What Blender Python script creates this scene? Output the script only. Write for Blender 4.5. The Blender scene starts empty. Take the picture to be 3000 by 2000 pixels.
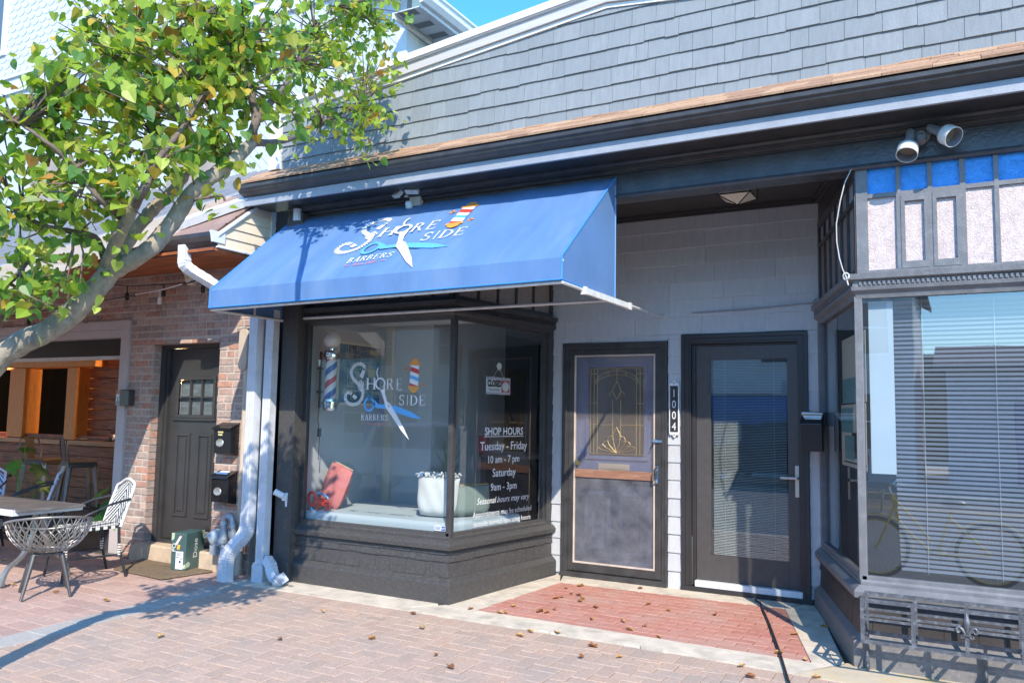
import bpy, math, random
from mathutils import Vector, Matrix
random.seed(7)
sc = bpy.context.scene
col = sc.collection
R = math.radians
# ------------------------------------------------------------------ camera
H = 1.485
cd = bpy.data.cameras.new('camera'); cam = bpy.data.objects.new('camera', cd); col.objects.link(cam)
yaw, pitch, roll = R(28.8836), R(5.1978), R(1.0239)
f_ = Vector((-math.sin(yaw)*math.cos(pitch), math.cos(yaw)*math.cos(pitch), math.sin(pitch)))
r0 = Vector((math.cos(yaw), math.sin(yaw), 0)); u0 = r0.cross(f_)
r_ = r0*math.cos(roll) + u0*math.sin(roll); u_ = -r0*math.sin(roll) + u0*math.cos(roll)
cam.matrix_world = Matrix(((r_.x, u_.x, -f_.x, 0), (r_.y, u_.y, -f_.y, 0), (r_.z, u_.z, -f_.z, H), (0, 0, 0, 1)))
cd.sensor_fit = 'HORIZONTAL'; cd.sensor_width = 36; cd.lens = 28.8; cd.clip_start = .05; cd.clip_end = 500
sc.camera = cam
# ------------------------------------------------------------------ light: sun behind the right shoulder
L = Vector((-.75, 1.0, -1.0)).normalized()
sun_el = math.asin(-L.z)
wd = bpy.data.worlds.new('World'); sc.world = wd; wd.use_nodes = True
nt = wd.node_tree
bg = nt.nodes['Background']; bg.inputs['Strength'].default_value = .15
sky = nt.nodes.new('ShaderNodeTexSky'); sky.sky_type = 'NISHITA'; sky.sun_disc = False
sky.sun_elevation = sun_el; sky.sun_rotation = math.atan2(-L.x, -L.y); sky.air_density = 1.0; sky.dust_density = .25; sky.ozone_density = 2.2
hs = nt.nodes.new('ShaderNodeHueSaturation'); hs.inputs['Saturation'].default_value = 1.2; gm = nt.nodes.new('ShaderNodeMix'); gm.data_type = 'RGBA'; gm.blend_type = 'MULTIPLY'; gm.inputs[0].default_value = 1; gm.inputs[7].default_value = (.74, .89, 1, 1)
nt.links.new(sky.outputs[0], gm.inputs[6]); nt.links.new(gm.outputs[2], hs.inputs['Color']); nt.links.new(hs.outputs[0], bg.inputs['Color'])
sl = bpy.data.lights.new('sun', 'SUN'); sl.energy = 2.0; sl.angle = R(.5); sl.color = (1, .905, .77)
so = bpy.data.objects.new('sun', sl); col.objects.link(so); so.rotation_euler = L.to_track_quat('-Z', 'Y').to_euler()
sc.view_settings.view_transform = 'Standard'; sc.view_settings.look = 'None'; sc.view_settings.gamma = 1; sc.view_settings.exposure = 1.62
sc.cycles.max_bounces = 7; sc.cycles.transparent_max_bounces = 12; sc.cycles.caustics_reflective = False; sc.cycles.caustics_refractive = False
# ------------------------------------------------------------------ materials
MATS = {}
def mat(name, c, rough=.6, metal=0, var=.12, vs=4, bump=0, bs=60, st=(1, 1, 1), spec=.5, c2=None, c2s=2.0, c2a=.5, emit=0, alpha=None, sub=0):
    if name in MATS: return MATS[name]
    m = bpy.data.materials.new(name); m.use_nodes = True; n = m.node_tree; N = n.nodes; b = N['Principled BSDF']
    b.inputs['Roughness'].default_value = rough; b.inputs['Metallic'].default_value = metal; b.inputs['Specular IOR Level'].default_value = spec
    tc = N.new('ShaderNodeTexCoord'); mp = N.new('ShaderNodeMapping'); mp.inputs['Scale'].default_value = st
    n.links.new(tc.outputs['Object'], mp.inputs[0])
    def noise(s, d=4):
        t = N.new('ShaderNodeTexNoise'); t.inputs['Scale'].default_value = s; t.inputs['Detail'].default_value = d; t.inputs['Roughness'].default_value = .6
        n.links.new(mp.outputs[0], t.inputs['Vector']); return t
    def mix(a, bb, fac):
        x = N.new('ShaderNodeMix'); x.data_type = 'RGBA'
        if hasattr(a, 'links'): n.links.new(a, x.inputs[6])
        else: x.inputs[6].default_value = (*a, 1)
        if hasattr(bb, 'links'): n.links.new(bb, x.inputs[7])
        else: x.inputs[7].default_value = (*bb, 1)
        n.links.new(fac, x.inputs[0]); return x.outputs[2]
    def ramp(o, a, bb):
        x = N.new('ShaderNodeMapRange'); x.inputs[1].default_value = a; x.inputs[2].default_value = bb; n.links.new(o, x.inputs[0]); return x.outputs[0]
    base = mix([k*(1-var) for k in c], [min(1, k*(1+var)) for k in c], ramp(noise(vs).outputs[0], .3, .7))
    if c2: 
        mm = N.new('ShaderNodeMath'); mm.operation = 'MULTIPLY'; mm.inputs[1].default_value = c2a
        n.links.new(ramp(noise(c2s, 6).outputs[0], .5, .68), mm.inputs[0]); base = mix(base, c2, mm.outputs[0])
    n.links.new(base, b.inputs['Base Color'])
    if bump:
        bp = N.new('ShaderNodeBump'); bp.inputs['Strength'].default_value = bump; bp.inputs['Distance'].default_value = .004
        n.links.new(noise(bs).outputs[0], bp.inputs['Height']); n.links.new(bp.outputs[0], b.inputs['Normal'])
    if emit:
        b.inputs['Emission Color'].default_value = (*c, 1); b.inputs['Emission Strength'].default_value = emit
    MATS[name] = m; return m
def glass(name, tint=(1, 1, 1), ior=1.5, rough=0.0, haze=.0, hcol=(.8, .85, .9), bump=0, bs=1.2):
    if name in MATS: return MATS[name]
    m = bpy.data.materials.new(name); m.use_nodes = True; n = m.node_tree; N = n.nodes; N.remove(N['Principled BSDF'])
    out = N['Material Output']; tr = N.new('ShaderNodeBsdfTransparent'); tr.inputs[0].default_value = (*tint, 1)
    gl = N.new('ShaderNodeBsdfGlossy'); gl.inputs['Roughness'].default_value = rough
    fr = N.new('ShaderNodeFresnel'); ge = N.new('ShaderNodeNewGeometry'); ma = N.new('ShaderNodeMath'); ma.operation = 'MULTIPLY_ADD'; ma.inputs[1].default_value = 1/ior-ior; ma.inputs[2].default_value = ior
    n.links.new(ge.outputs['Backfacing'], ma.inputs[0]); n.links.new(ma.outputs[0], fr.inputs[0]); mx = N.new('ShaderNodeMixShader')
    if bump:
        tc = N.new('ShaderNodeTexCoord'); t = N.new('ShaderNodeTexNoise'); t.inputs['Scale'].default_value = bs; n.links.new(tc.outputs['Object'], t.inputs['Vector'])
        bp = N.new('ShaderNodeBump'); bp.inputs['Strength'].default_value = bump; bp.inputs['Distance'].default_value = .05; n.links.new(t.outputs[0], bp.inputs['Height']); n.links.new(bp.outputs[0], gl.inputs['Normal'])
    n.links.new(fr.outputs[0], mx.inputs[0]); n.links.new(tr.outputs[0], mx.inputs[1]); n.links.new(gl.outputs[0], mx.inputs[2])
    if haze:
        df = N.new('ShaderNodeBsdfDiffuse'); df.inputs[0].default_value = (*hcol, 1); m2 = N.new('ShaderNodeMixShader'); m2.inputs[0].default_value = haze
        n.links.new(mx.outputs[0], m2.inputs[1]); n.links.new(df.outputs[0], m2.inputs[2]); n.links.new(m2.outputs[0], out.inputs[0])
    else: n.links.new(mx.outputs[0], out.inputs[0])
    MATS[name] = m; return m
def figured_glass(name, c, rough=.3, bump=.6, trans=.0):
    m = mat(name, c, rough, var=.14, vs=22, bump=0, c2=[k*.72 for k in c], c2s=3.5, c2a=.4); n = m.node_tree; N = n.nodes; b = N['Principled BSDF']
    tc = N.new('ShaderNodeTexCoord'); t = N.new('ShaderNodeTexNoise'); t.inputs['Scale'].default_value = 30; t.inputs['Distortion'].default_value = 4.0
    n.links.new(tc.outputs['Object'], t.inputs['Vector']); bp = N.new('ShaderNodeBump'); bp.inputs['Strength'].default_value = bump; bp.inputs['Distance'].default_value = .006
    n.links.new(t.outputs[0], bp.inputs['Height']); n.links.new(bp.outputs[0], b.inputs['Normal']); return m
# ------------------------------------------------------------------ mesh builder
class MB:
    def __init__(s): s.v = []; s.f = []; s.m = []
    def add(s, vs, fs, mi=0):
        o = len(s.v); s.v += [tuple(p) for p in vs]
        for q in fs: s.f.append([i+o for i in q]); s.m.append(mi)
        return s
    def box(s, x0, y0, z0, x1, y1, z1, mi=0):
        return s.add([(x0,y0,z0),(x1,y0,z0),(x1,y1,z0),(x0,y1,z0),(x0,y0,z1),(x1,y0,z1),(x1,y1,z1),(x0,y1,z1)],
                     [(3,2,1,0),(4,5,6,7),(0,1,5,4),(1,2,6,5),(2,3,7,6),(3,0,4,7)], mi)
    def obox(s, c, size, M=None, mi=0):
        a = [k/2 for k in size]; c = Vector(c); M = M or Matrix.Identity(3)
        vs = [c + M @ Vector((x*a[0], y*a[1], z*a[2])) for z in (-1, 1) for x, y in ((-1,-1),(1,-1),(1,1),(-1,1))]
        return s.add(vs, [(3,2,1,0),(4,5,6,7),(0,1,5,4),(1,2,6,5),(2,3,7,6),(3,0,4,7)], mi)
    def poly(s, pts, mi=0): return s.add(pts, [tuple(range(len(pts)))], mi)
    def prism(s, pts, vec, mi=0):
        n = len(pts); v = Vector(vec); a = [Vector(p) for p in pts]
        fs = [tuple(range(n-1, -1, -1)), tuple(range(n, 2*n))] + [(i, (i+1) % n, n+(i+1) % n, n+i) for i in range(n)]
        return s.add(a + [p+v for p in a], fs, mi)
    def tube(s, pts, r, n=8, mi=0, cap=True):
        pts = [Vector(p) for p in pts]; k = len(pts); rs = r if isinstance(r, (list, tuple)) else [r]*k
        vs = []; prev = None
        for i, p in enumerate(pts):
            t = (pts[min(i+1, k-1)] - pts[max(i-1, 0)]).normalized()
            if prev is None:
                a = Vector((0, 0, 1)) if abs(t.z) < .9 else Vector((1, 0, 0)); u = t.cross(a).normalized()
            else:
                u = prev - t*prev.dot(t); u.normalize()
            prev = u; w = t.cross(u)
            for j in range(n):
                an = 2*math.pi*j/n; vs.append(p + (u*math.cos(an) + w*math.sin(an))*rs[i])
        fs = [(i*n+j, i*n+(j+1) % n, (i+1)*n+(j+1) % n, (i+1)*n+j) for i in range(k-1) for j in range(n)]
        if cap: fs += [tuple(range(n-1, -1, -1)), tuple(range((k-1)*n, k*n))]
        return s.add(vs, fs, mi)
    def sweep(s, pts, prof, up=(0, 0, 1), mi=0, side=None):
        # sweeps closed profile [(a, b)] (a along side, b along up) along pts
        pts = [Vector(p) for p in pts]; k = len(pts); n = len(prof); vs = []
        for i, p in enumerate(pts):
            t = (pts[min(i+1, k-1)] - pts[max(i-1, 0)]).normalized()
            if side is not None: sd = Vector(side); u = sd.cross(t).normalized()
            else: u = Vector(up); sd = t.cross(u).normalized(); u = sd.cross(t)
            vs += [p + sd*a + u*b for a, b in prof]
        fs = [(i*n+j, i*n+(j+1) % n, (i+1)*n+(j+1) % n, (i+1)*n+j) for i in range(k-1) for j in range(n)]
        fs += [tuple(range(n-1, -1, -1)), tuple(range((k-1)*n, k*n))]
        return s.add(vs, fs, mi)
    def lathe(s, prof, o=(0, 0, 0), ax=(0, 0, 1), n=20, mi=0):
        o = Vector(o); w = Vector(ax).normalized(); a = Vector((1, 0, 0)) if abs(w.x) < .9 else Vector((0, 1, 0))
        u = w.cross(a).normalized(); v = w.cross(u); vs = []
        for r, h in prof:
            for j in range(n):
                an = 2*math.pi*j/n; vs.append(o + w*h + (u*math.cos(an) + v*math.sin(an))*max(r, 1e-4))
        fs = [(i*n+j, i*n+(j+1) % n, (i+1)*n+(j+1) % n, (i+1)*n+j) for i in range(len(prof)-1) for j in range(n)]
        return s.add(vs, fs, mi)
    def ball(s, c, r, n=16, mi=0, sq=(1, 1, 1)):
        c = Vector(c); vs = []; k = n//2
        for i in range(k+1):
            th = math.pi*i/k
            for j in range(n):
                an = 2*math.pi*j/n; vs.append(c + Vector((math.sin(th)*math.cos(an)*sq[0], math.sin(th)*math.sin(an)*sq[1], math.cos(th)*sq[2]))*r)
        fs = [(i*n+j, (i+1)*n+j, (i+1)*n+(j+1) % n, i*n+(j+1) % n) for i in range(k) for j in range(n)]
        return s.add(vs, fs, mi)
    def build(s, name, mats, parent=None, smooth=None, bevel=0, seg=2):
        me = bpy.data.meshes.new(name); me.from_pydata(s.v, [], s.f)
        mats = mats if isinstance(mats, (list, tuple)) else [mats]
        for k in mats: me.materials.append(k)
        if len(mats) > 1: me.polygons.foreach_set('material_index', s.m)
        if smooth is not None:
            me.polygons.foreach_set('use_smooth', [True]*len(s.f)); me.set_sharp_from_angle(angle=R(smooth))
        me.update(); o = bpy.data.objects.new(name, me); col.objects.link(o)
        if parent: o.parent = parent
        if bevel:
            b = o.modifiers.new('bevel', 'BEVEL'); b.width = bevel; b.segments = seg; b.limit_method = 'ANGLE'; b.angle_limit = R(40)
        return o
def tag(o, label=None, cat=None, group=None, kind=None):
    if label: o['label'] = label
    if cat: o['category'] = cat
    if group: o['group'] = group
    if kind: o['kind'] = kind
    return o
def thing(name, label, cat, loc=(0, 0, 0), rz=0, group=None):
    o = bpy.data.objects.new(name, None); col.objects.link(o); o.location = loc; o.rotation_euler = (0, 0, rz); o.empty_display_size = .1
    return tag(o, label, cat, group)
def dup(root, loc=None, rz=None, label=None, group=None):
    r = root.copy(); col.objects.link(r)
    if loc: r.location = loc
    if rz is not None: r.rotation_euler = (0, 0, rz)
    if label: r['label'] = label
    if group: r['group'] = group
    for ch in list(root.children):
        c = ch.copy(); col.objects.link(c); c.parent = r
        for g in ch.children:
            d = g.copy(); col.objects.link(d); d.parent = c
    return r
def zg(y): return -.02*(7.166-y)
def text_poly(mb, body, org, xa, ya, size, mi=0, align='CENTER', shear=0, sx=1, bold=0):
    cu = bpy.data.curves.new('txt', 'FONT'); cu.body = body; cu.size = size; cu.align_x = align; cu.shear = shear; cu.resolution_u = 3; cu.offset = bold
    ob = bpy.data.objects.new('txt', cu); col.objects.link(ob); bpy.context.view_layer.update()
    me = bpy.data.meshes.new_from_object(ob.evaluated_get(bpy.context.evaluated_depsgraph_get()))
    org, xa, ya = Vector(org), Vector(xa), Vector(ya)
    mb.add([org + xa*(v.co.x*sx) + ya*v.co.y for v in me.vertices], [tuple(p.vertices) for p in me.polygons], mi)
    bpy.data.objects.remove(ob); bpy.data.curves.remove(cu); bpy.data.meshes.remove(me)
def inside(p, poly):
    x, y = p; c = False; j = len(poly)-1
    for i in range(len(poly)):
        if (poly[i][1] > y) != (poly[j][1] > y) and x < (poly[j][0]-poly[i][0])*(y-poly[i][1])/(poly[j][1]-poly[i][1])+poly[i][0]: c = not c
        j = i
    return c
def clip(poly, conv):
    # Sutherland-Hodgman, conv counter-clockwise
    out = poly
    for i in range(len(conv)):
        a, b = conv[i], conv[(i+1) % len(conv)]; inp = out; out = []
        if not inp: return []
        def sd(p): return (b[0]-a[0])*(p[1]-a[1])-(b[1]-a[1])*(p[0]-a[0])
        for k in range(len(inp)):
            p, q = inp[k], inp[(k+1) % len(inp)]; sp, sq_ = sd(p), sd(q)
            if sp >= 0: out.append(p)
            if (sp >= 0) != (sq_ >= 0):
                t = sp/(sp-sq_); out.append((p[0]+(q[0]-p[0])*t, p[1]+(q[1]-p[1])*t))
    return out
# ------------------------------------------------------------------ ground
M_sand = mat('joint_sand', (.12, .10, .08), .95, bump=.5, bs=200)
M_pav = [mat('paver_%d' % i, c, .88, var=.16, vs=60, bump=.45, bs=330, spec=.25, c2=(.36, .315, .285), c2s=2.3, c2a=.5) for i, c in enumerate([(.50, .365, .285), (.475, .35, .275), (.52, .38, .295), (.485, .36, .285), (.51, .36, .275), (.45, .335, .265)])]
M_patio = [mat('patio_paver_%d' % i, c, .88, var=.14, vs=40, bump=.4, bs=300, spec=.25, c2=(.36, .28, .25), c2s=1.5, c2a=.5) for i, c in enumerate([(.49, .325, .265), (.53, .36, .295), (.45, .30, .25), (.51, .35, .29)])]
M_gray = [mat('gray_paver_%d' % i, c, .88, var=.1, vs=30, bump=.4, bs=300, spec=.25) for i, c in enumerate([(.40, .38, .34), (.43, .41, .37), (.36, .345, .31)])]
M_red = [mat('entry_brick_%d' % i, c, .85, var=.12, vs=30, bump=.3, bs=260, spec=.25, c2=(.50, .33, .27), c2s=2, c2a=.6) for i, c in enumerate([(.49, .225, .175), (.51, .245, .19), (.47, .21, .165), (.50, .255, .205)])]
M_conc = mat('concrete', (.66, .58, .47), .9, var=.12, vs=8, bump=.5, bs=180, spec=.2, c2=(.36, .31, .25), c2s=5, c2a=.6)
M_concY = mat('stained_concrete', (.58, .49, .36), .9, var=.12, vs=8, bump=.5, bs=180, spec=.2, c2=(.55, .38, .13), c2s=4, c2a=.8)
M_asph = mat('asphalt', (.17, .17, .17), .9, var=.2, vs=6, bump=.7, bs=220)
def paver(mb, poly, h, nm, jit=.0016):
    """one paver: chamfered top over polygon (x, y)"""
    if len(poly) < 3: return
    cx = sum(p[0] for p in poly)/len(poly); cy = sum(p[1] for p in poly)/len(poly); n = len(poly)
    A = abs(sum(poly[i][0]*poly[(i+1) % n][1]-poly[(i+1) % n][0]*poly[i][1] for i in range(n)))/2
    if A < 4e-4: return
    r = math.sqrt(A)/2; dz = random.gauss(0, jit); tx, ty = random.gauss(0, .010), random.gauss(0, .010)
    def ins(k): return [(cx+(p[0]-cx)*(1-k/r), cy+(p[1]-cy)*(1-k/r)) for p in poly]
    a, b = ins(.0027), ins(.0065)
    z = lambda p, d: zg(p[1])+h+dz-d+tx*(p[0]-cx)+ty*(p[1]-cy)
    vs = [(p[0], p[1], z(p, .02)) for p in a]+[(p[0], p[1], z(p, .0035)) for p in a]+[(p[0], p[1], z(p, 0)) for p in b]
    fs = [(i, (i+1) % n, n+(i+1) % n, n+i) for i in range(n)]+[(n+i, n+(i+1) % n, 2*n+(i+1) % n, 2*n+i) for i in range(n)]+[tuple(range(2*n, 3*n))]
    mb.add(vs, fs, random.randrange(nm))
g = MB(); g.add([(-40, 2.62, zg(2.62)-.016), (30, 2.62, zg(2.62)-.016), (30, 5.66, zg(5.66)-.016), (-40, 5.66, zg(5.66)-.016)], [(0, 1, 2, 3)])
tag(g.build('ground', M_sand), kind='structure')
# herringbone sidewalk with a soldier course along the concrete strip
w = .1; mb = MB(); reg = [(-5.545, 2.64), (1.6, 2.64), (1.6, 5.135), (-5.545, 5.135)]
for i in range(-10, 90):
    for j in range(-60, 60):
        ox = -6.2+(i+2*j)*w; oy = 3.6+(i-2*j)*w
        if not (-5.9 < ox < 1.7 and 2.3 < oy < 5.4): continue
        for q in ([(0, 0), (2, 0), (2, 1), (0, 1)], [(0, 1), (1, 1), (1, 3), (0, 3)]):
            paver(mb, clip([(ox+a*w, oy+b*w) for a, b in q], reg), 0, 6)
x = -5.545
while x < 1.6:
    paver(mb, [(x, 5.137), (x+.1, 5.137), (x+.1, 5.345), (x, 5.345)], 0, 6); x += .1
tag(mb.build('sidewalk', M_pav), kind='structure')
# patio in front of the restaurant: larger pavers, and a grey border band
mb = MB(); k = 0; y = 2.64
while y < 5.66:
    x = -13.6-(k % 2)*.15
    while x < -5.8:
        paver(mb, clip([(x, y), (x+.3, y), (x+.3, y+.15), (x, y+.15)], [(-13.5, 2.64), (-5.8, 2.64), (-5.8, 5.66), (-13.5, 5.66)]), 0, 4); x += .3
    y += .15; k += 1
tag(mb.build('patio', M_patio), kind='structure')
mb = MB(); y = 2.64
while y < 5.6:
    paver(mb, [(-5.798, y), (-5.548, y), (-5.548, y+.3), (-5.798, y+.3)], .0005, 3); y += .3
tag(mb.build('paver_border', M_gray), kind='structure')
# concrete strips round the bay windows and the entry
def slab(mb, poly, h=.006, t=.06, mi=0, seg=1):
    n = len(poly); top = [(p[0], p[1], zg(p[1])+h) for p in poly]; bot = [(p[0], p[1], zg(p[1])+h-t) for p in poly]
    mb.add(bot+top, [tuple(range(n, 2*n))]+[(i, (i+1) % n, n+(i+1) % n, n+i) for i in range(n)], mi)
mb = MB()
E0, E1, E2, E3 = (-3.386, 5.62), (-3.243, 6.853), (-1.293, 6.924), (-.886, 5.59)
def edge(a, b, n, j=.006): return [(a[0]+(b[0]-a[0])*t/n+(random.gauss(0, j) if 0 < t < n else 0), a[1]+(b[1]-a[1])*t/n+(random.gauss(0, j) if 0 < t < n else 0)) for t in range(n+1)]
slab(mb, edge((-5.55, 5.35), (-3.95, 5.352), 9)+[(-3.72, 5.68), (-5.55, 5.68)])
slab(mb, edge((-3.946, 5.352), (-2.62, 5.362), 8)+[(-2.60, 5.625)]+edge((-2.60, 5.615), E0, 6, .004)[1:]+[(-3.67, 5.64)])
slab(mb, edge((-2.612, 5.362), (-1.95, 5.38), 5, .009)+[(-1.94, 5.605), (-2.592, 5.617)])
slab(mb, edge((-1.944, 5.385), (-.96, 5.30), 6, .007)+[(-.70, 5.64), E3]+edge(E3, (-1.934, 5.605), 6, .004)[1:])
slab(mb, [E0, E1, (-3.40, 7.2), (-3.67, 5.644)])
slab(mb, [E1, (-1.30, 6.922), (-1.15, 7.3), (-3.396, 7.3)])
slab(mb, [E2, E3, (-.696, 5.644), (-1.12, 7.28)])
tag(mb.build('concrete_strip', M_conc), kind='structure')
mb = MB(); slab(mb, [(-.956, 5.30), (1.8, 5.30), (1.8, 5.69), (-.69, 5.69)])
tag(mb.build('stained_concrete_strip', M_concY), kind='structure')
# red brick entry floor
mb = MB(); P = [E0, E3, E2, E1]; slab(mb, P, -.012)
for q in range(len(mb.m)): mb.m[q] = 4
k = 0; y = 5.5
while y < 7:
    x = -3.6-(k % 2)*.1
    while x < -.8:
        paver(mb, clip([(x, y), (x+.2, y), (x+.2, y+.1), (x, y+.1)], P), .004, 4, .0008); x += .2
    y += .1; k += 1
tag(mb.build('entry_floor', M_red+[M_sand]), kind='structure')
# street behind the camera (seen in the window glass)
mb = MB(); mb.box(-60, 2.45, -.4, 50, 2.62, zg(2.62)-.004); tag(mb.build('kerb', M_conc, bevel=.015), kind='structure')
mb = MB(); mb.poly([(-60, -9.4, -.26), (50, -9.4, -.26), (50, 2.47, -.26), (-60, 2.47, -.26)]); tag(mb.build('street', M_asph), kind='structure')
mb = MB(); mb.box(-60, -60, -.4, 50, -9.4, -.13); tag(mb.build('far_pavement', M_conc), kind='structure')
M_yel = mat('road_paint_yellow', (.75, .5, .06), .7)
mb = MB()
for y in (-7.5, -7.25): mb.box(-60, y-.05, -.27, 50, y+.05, -.256)
tag(mb.build('road_marking', M_yel), kind='structure')
# ------------------------------------------------------------------ barber shop building
M_shin = mat('grey_shingle_paint', (.245, .27, .285), .7, var=.07, vs=9, bump=.5, bs=70, st=(5, 5, .7), spec=.3)
M_shin2 = mat('grey_shingle_paint_weathered', (.26, .285, .30), .7, var=.09, vs=7, bump=.8, bs=60, st=(5, 5, .7), spec=.3)
M_shin3 = mat('grey_shingle_paint_dark', (.23, .255, .27), .7, var=.07, vs=9, bump=.6, bs=65, st=(5, 5, .7), spec=.3)
M_side = [mat('grey_siding_paint_%d' % i, (.52*k, .53*k, .54*k), .62, var=.06, vs=8, bump=.35, bs=60, st=(6, 6, .8), spec=.35) for i, k in enumerate((1, .97, 1.03))]
M_blk = mat('black_paint', (.052, .050, .050), .36, var=.3, vs=8, bump=.5, bs=90, c2=(.06, .058, .055), c2s=9, c2a=.35)
M_blkold = mat('weathered_black_paint', (.065, .068, .078), .24, var=.3, vs=6, bump=1.0, bs=40, c2=(.075, .075, .078), c2s=4, c2a=.5)
M_blkdust = mat('dusty_black_paint', (.060, .057, .055), .5, var=.12, vs=20, bump=.35, bs=220, c2=(.20, .19, .18), c2s=75, c2a=.35)
M_slate = mat('slate_grey_paint', (.33, .35, .39), .45, var=.1, vs=5, bump=.6, bs=60, c2=(.26, .28, .3), c2s=12, c2a=.3)
M_slate2 = mat('charcoal_frame_paint', (.17, .172, .18), .42, var=.12, vs=7, bump=.6, bs=60, c2=(.26, .26, .26), c2s=14, c2a=.35)
M_white = mat('white_paint', (.78, .78, .77), .55, var=.05, vs=6, bump=.15, bs=60)
M_alum = mat('white_aluminium', (.72, .74, .77), .4, var=.05, vs=8, c2=(.5, .5, .5), c2s=9, c2a=.3)
M_brownsh = [mat('brown_roof_shingle_%d' % i, c, .9, var=.2, vs=60, bump=.6, bs=300) for i, c in enumerate([(.42, .25, .15), (.36, .21, .13), (.48, .30, .18)])]
M_fig = figured_glass('obscured_glass', (.60, .50, .47), .35, .9)
M_figd = figured_glass('obscured_glass_brown', (.34, .26, .23), .35, .5)
M_figb = figured_glass('blue_figured_glass', (.05, .33, .85), .22, .7)
G_win = glass('window_glass', (.93, .96, .95), 1.95, haze=.006)
G_win2 = glass('mirrored_window_glass', (.95, .97, .98), 2.7, haze=.03, bump=.012, bs=1.5)
G_door = glass('door_glass', (.85, .9, .9), 2.5, haze=.012)
shop = thing('shop_building', 'one storey grey shingled barber shop with black trimmed bay windows', 'building', (0, 0, 0))
def courses(mb, o, d, n, s0, s1, z0, z1, course, wr, th, clipp=None, nm=1, gap=.0025):
    """overlapping shingle courses on the vertical plane through o along d, outward n"""
    ox, oy = o; z = z0
    while z < z1-.005:
        s = s0-random.uniform(0, wr[0])
        while s < s1:
            wd_ = random.uniform(*wr); a, b = max(s, s0)+gap/2, min(s+wd_, s1)-gap/2
            if b-a > .01:
                dz = random.gauss(0, .0022); poly = [(a, z+dz), (b, z+dz+random.gauss(0, .001)), (b, min(z+course+.012, z1)), (a, min(z+course+.012, z1))]
                if clipp: poly = clip(poly, clipp)
                if len(poly) >= 3:
                    k = len(poly); t0 = th*random.uniform(.85, 1.2)
                    def pt(p, off): return (ox+d[0]*p[0]+n[0]*off, oy+d[1]*p[0]+n[1]*off, p[1])
                    fr = [pt(p, .002+t0*max(0, 1-(p[1]-z)/(course+.012))) for p in poly]; bk = [pt(p, -.004) for p in poly]
                    mb.add(fr+bk, [tuple(range(k))]+[(i, k+i, k+(i+1) % k, (i+1) % k) for i in range(k)], random.randrange(nm))
            s += wd_
        z += course
def mold(mb, path, prof, mi=0, close=True):
    """sweep profile [(outward offset, z)] along a plan path with mitred corners; outward = right-hand side"""
    n = len(path); dirs = []
    for i in range(n-1):
        dx, dy = path[i+1][0]-path[i][0], path[i+1][1]-path[i][1]; l = math.hypot(dx, dy); dirs.append((dx/l, dy/l))
    rows = []
    for i in range(n):
        a = dirs[max(i-1, 0)]; b = dirs[min(i, n-2)]; na, nb = (a[1], -a[0]), (b[1], -b[0])
        m = (na[0]+nb[0], na[1]+nb[1]); k = 2/(m[0]**2+m[1]**2)
        rows.append([(path[i][0]+m[0]*k*o, path[i][1]+m[1]*k*o, z) for o, z in prof])
    p = len(prof); vs = [q for r in rows for q in r]
    fs = [(i*p+j, i*p+(j+1) % p, (i+1)*p+(j+1) % p, (i+1)*p+j) for i in range(n-1) for j in range(p)]
    if close: fs += [tuple(range(p-1, -1, -1)), tuple(range((n-1)*p, n*p))]
    mb.add(vs, fs, mi)
def extx(mb, prof, x0, x1, mi=0): mb.prism([(x0, y, z) for y, z in prof], (x1-x0, 0, 0), mi)
# --- parapet of painted shingles with white coping
PX = [(-5.62, 4.235), (-2.30, 4.60), (1.9, 4.14)]
mb = MB(); cp = [(-5.62, 3.6), (1.9, 3.6), (1.9, 4.14), (-2.30, 4.60), (-5.62, 4.235)]
courses(mb, (0, 5.6), (1, 0), (0, -1), -5.62, 1.9, 3.715, 4.75, .1395, (.09, .24), .013, cp, 3)
mb.prism([(p[0], 5.606, p[1]) for p in cp], (0, .3, 0), 0)
mb.build('shingle_wall', [M_shin, M_shin2, M_shin3], shop)
mb = MB()
for (a, b) in ((PX[0], PX[1]), (PX[1], PX[2])):
    dx, dz = b[0]-a[0], b[1]-a[1]; l = math.hypot(dx, dz)
    e0 = .0 if a is PX[0] else 0
    for y0, y1, h0, h1, mi in ((5.575, 5.61, -.004, .030, 0), (5.55, 5.95, .032, .125, 1), (5.515, 5.97, .127, .185, 0), (5.53, 5.56, .118, .1265, 2)):
        mb.prism([(a[0], y0, a[1]+h0), (b[0], y0, b[1]+h0), (b[0], y0, b[1]+h1), (a[0], y0, a[1]+h1)], (0, y1-y0, 0), mi)
mb.build('coping', [M_white, mat('pale_grey_metal_trim', (.52, .50, .49), .5, var=.08, vs=3, st=(.2, 5, 12)), M_alum], shop)
mb = MB(); mb.box(-5.76, 5.56, 3.78, -5.625, 5.66, 4.40); mb.build('corner_board', M_white, shop)
# --- brown pent roof over the cornice
mb = MB(); x = -5.86
for k in range(4):
    ya, yb = 5.215+k*.1, 5.215+(k+1)*.1+.02; za, zb = 3.555+k*.055, 3.555+(k+1)*.055+.008
    x = -5.80-random.uniform(0, .1) if k else -5.82
    while x < 1.9:
        wd_ = random.uniform(.12, .3); t = .010+random.uniform(0, .006)
        mb.prism([(x, ya, za), (x+wd_-.003, ya, za), (x+wd_-.003, yb, zb), (x, yb, zb)], (0, -.3*t, t), random.randrange(3)); x += wd_
extx(mb, [(5.222, 3.545), (5.62, 3.76), (5.62, 3.70), (5.24, 3.53)], -5.80, 1.9, 3)
mb.build('pent_roof', M_brownsh+[M_blk], shop)
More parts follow.
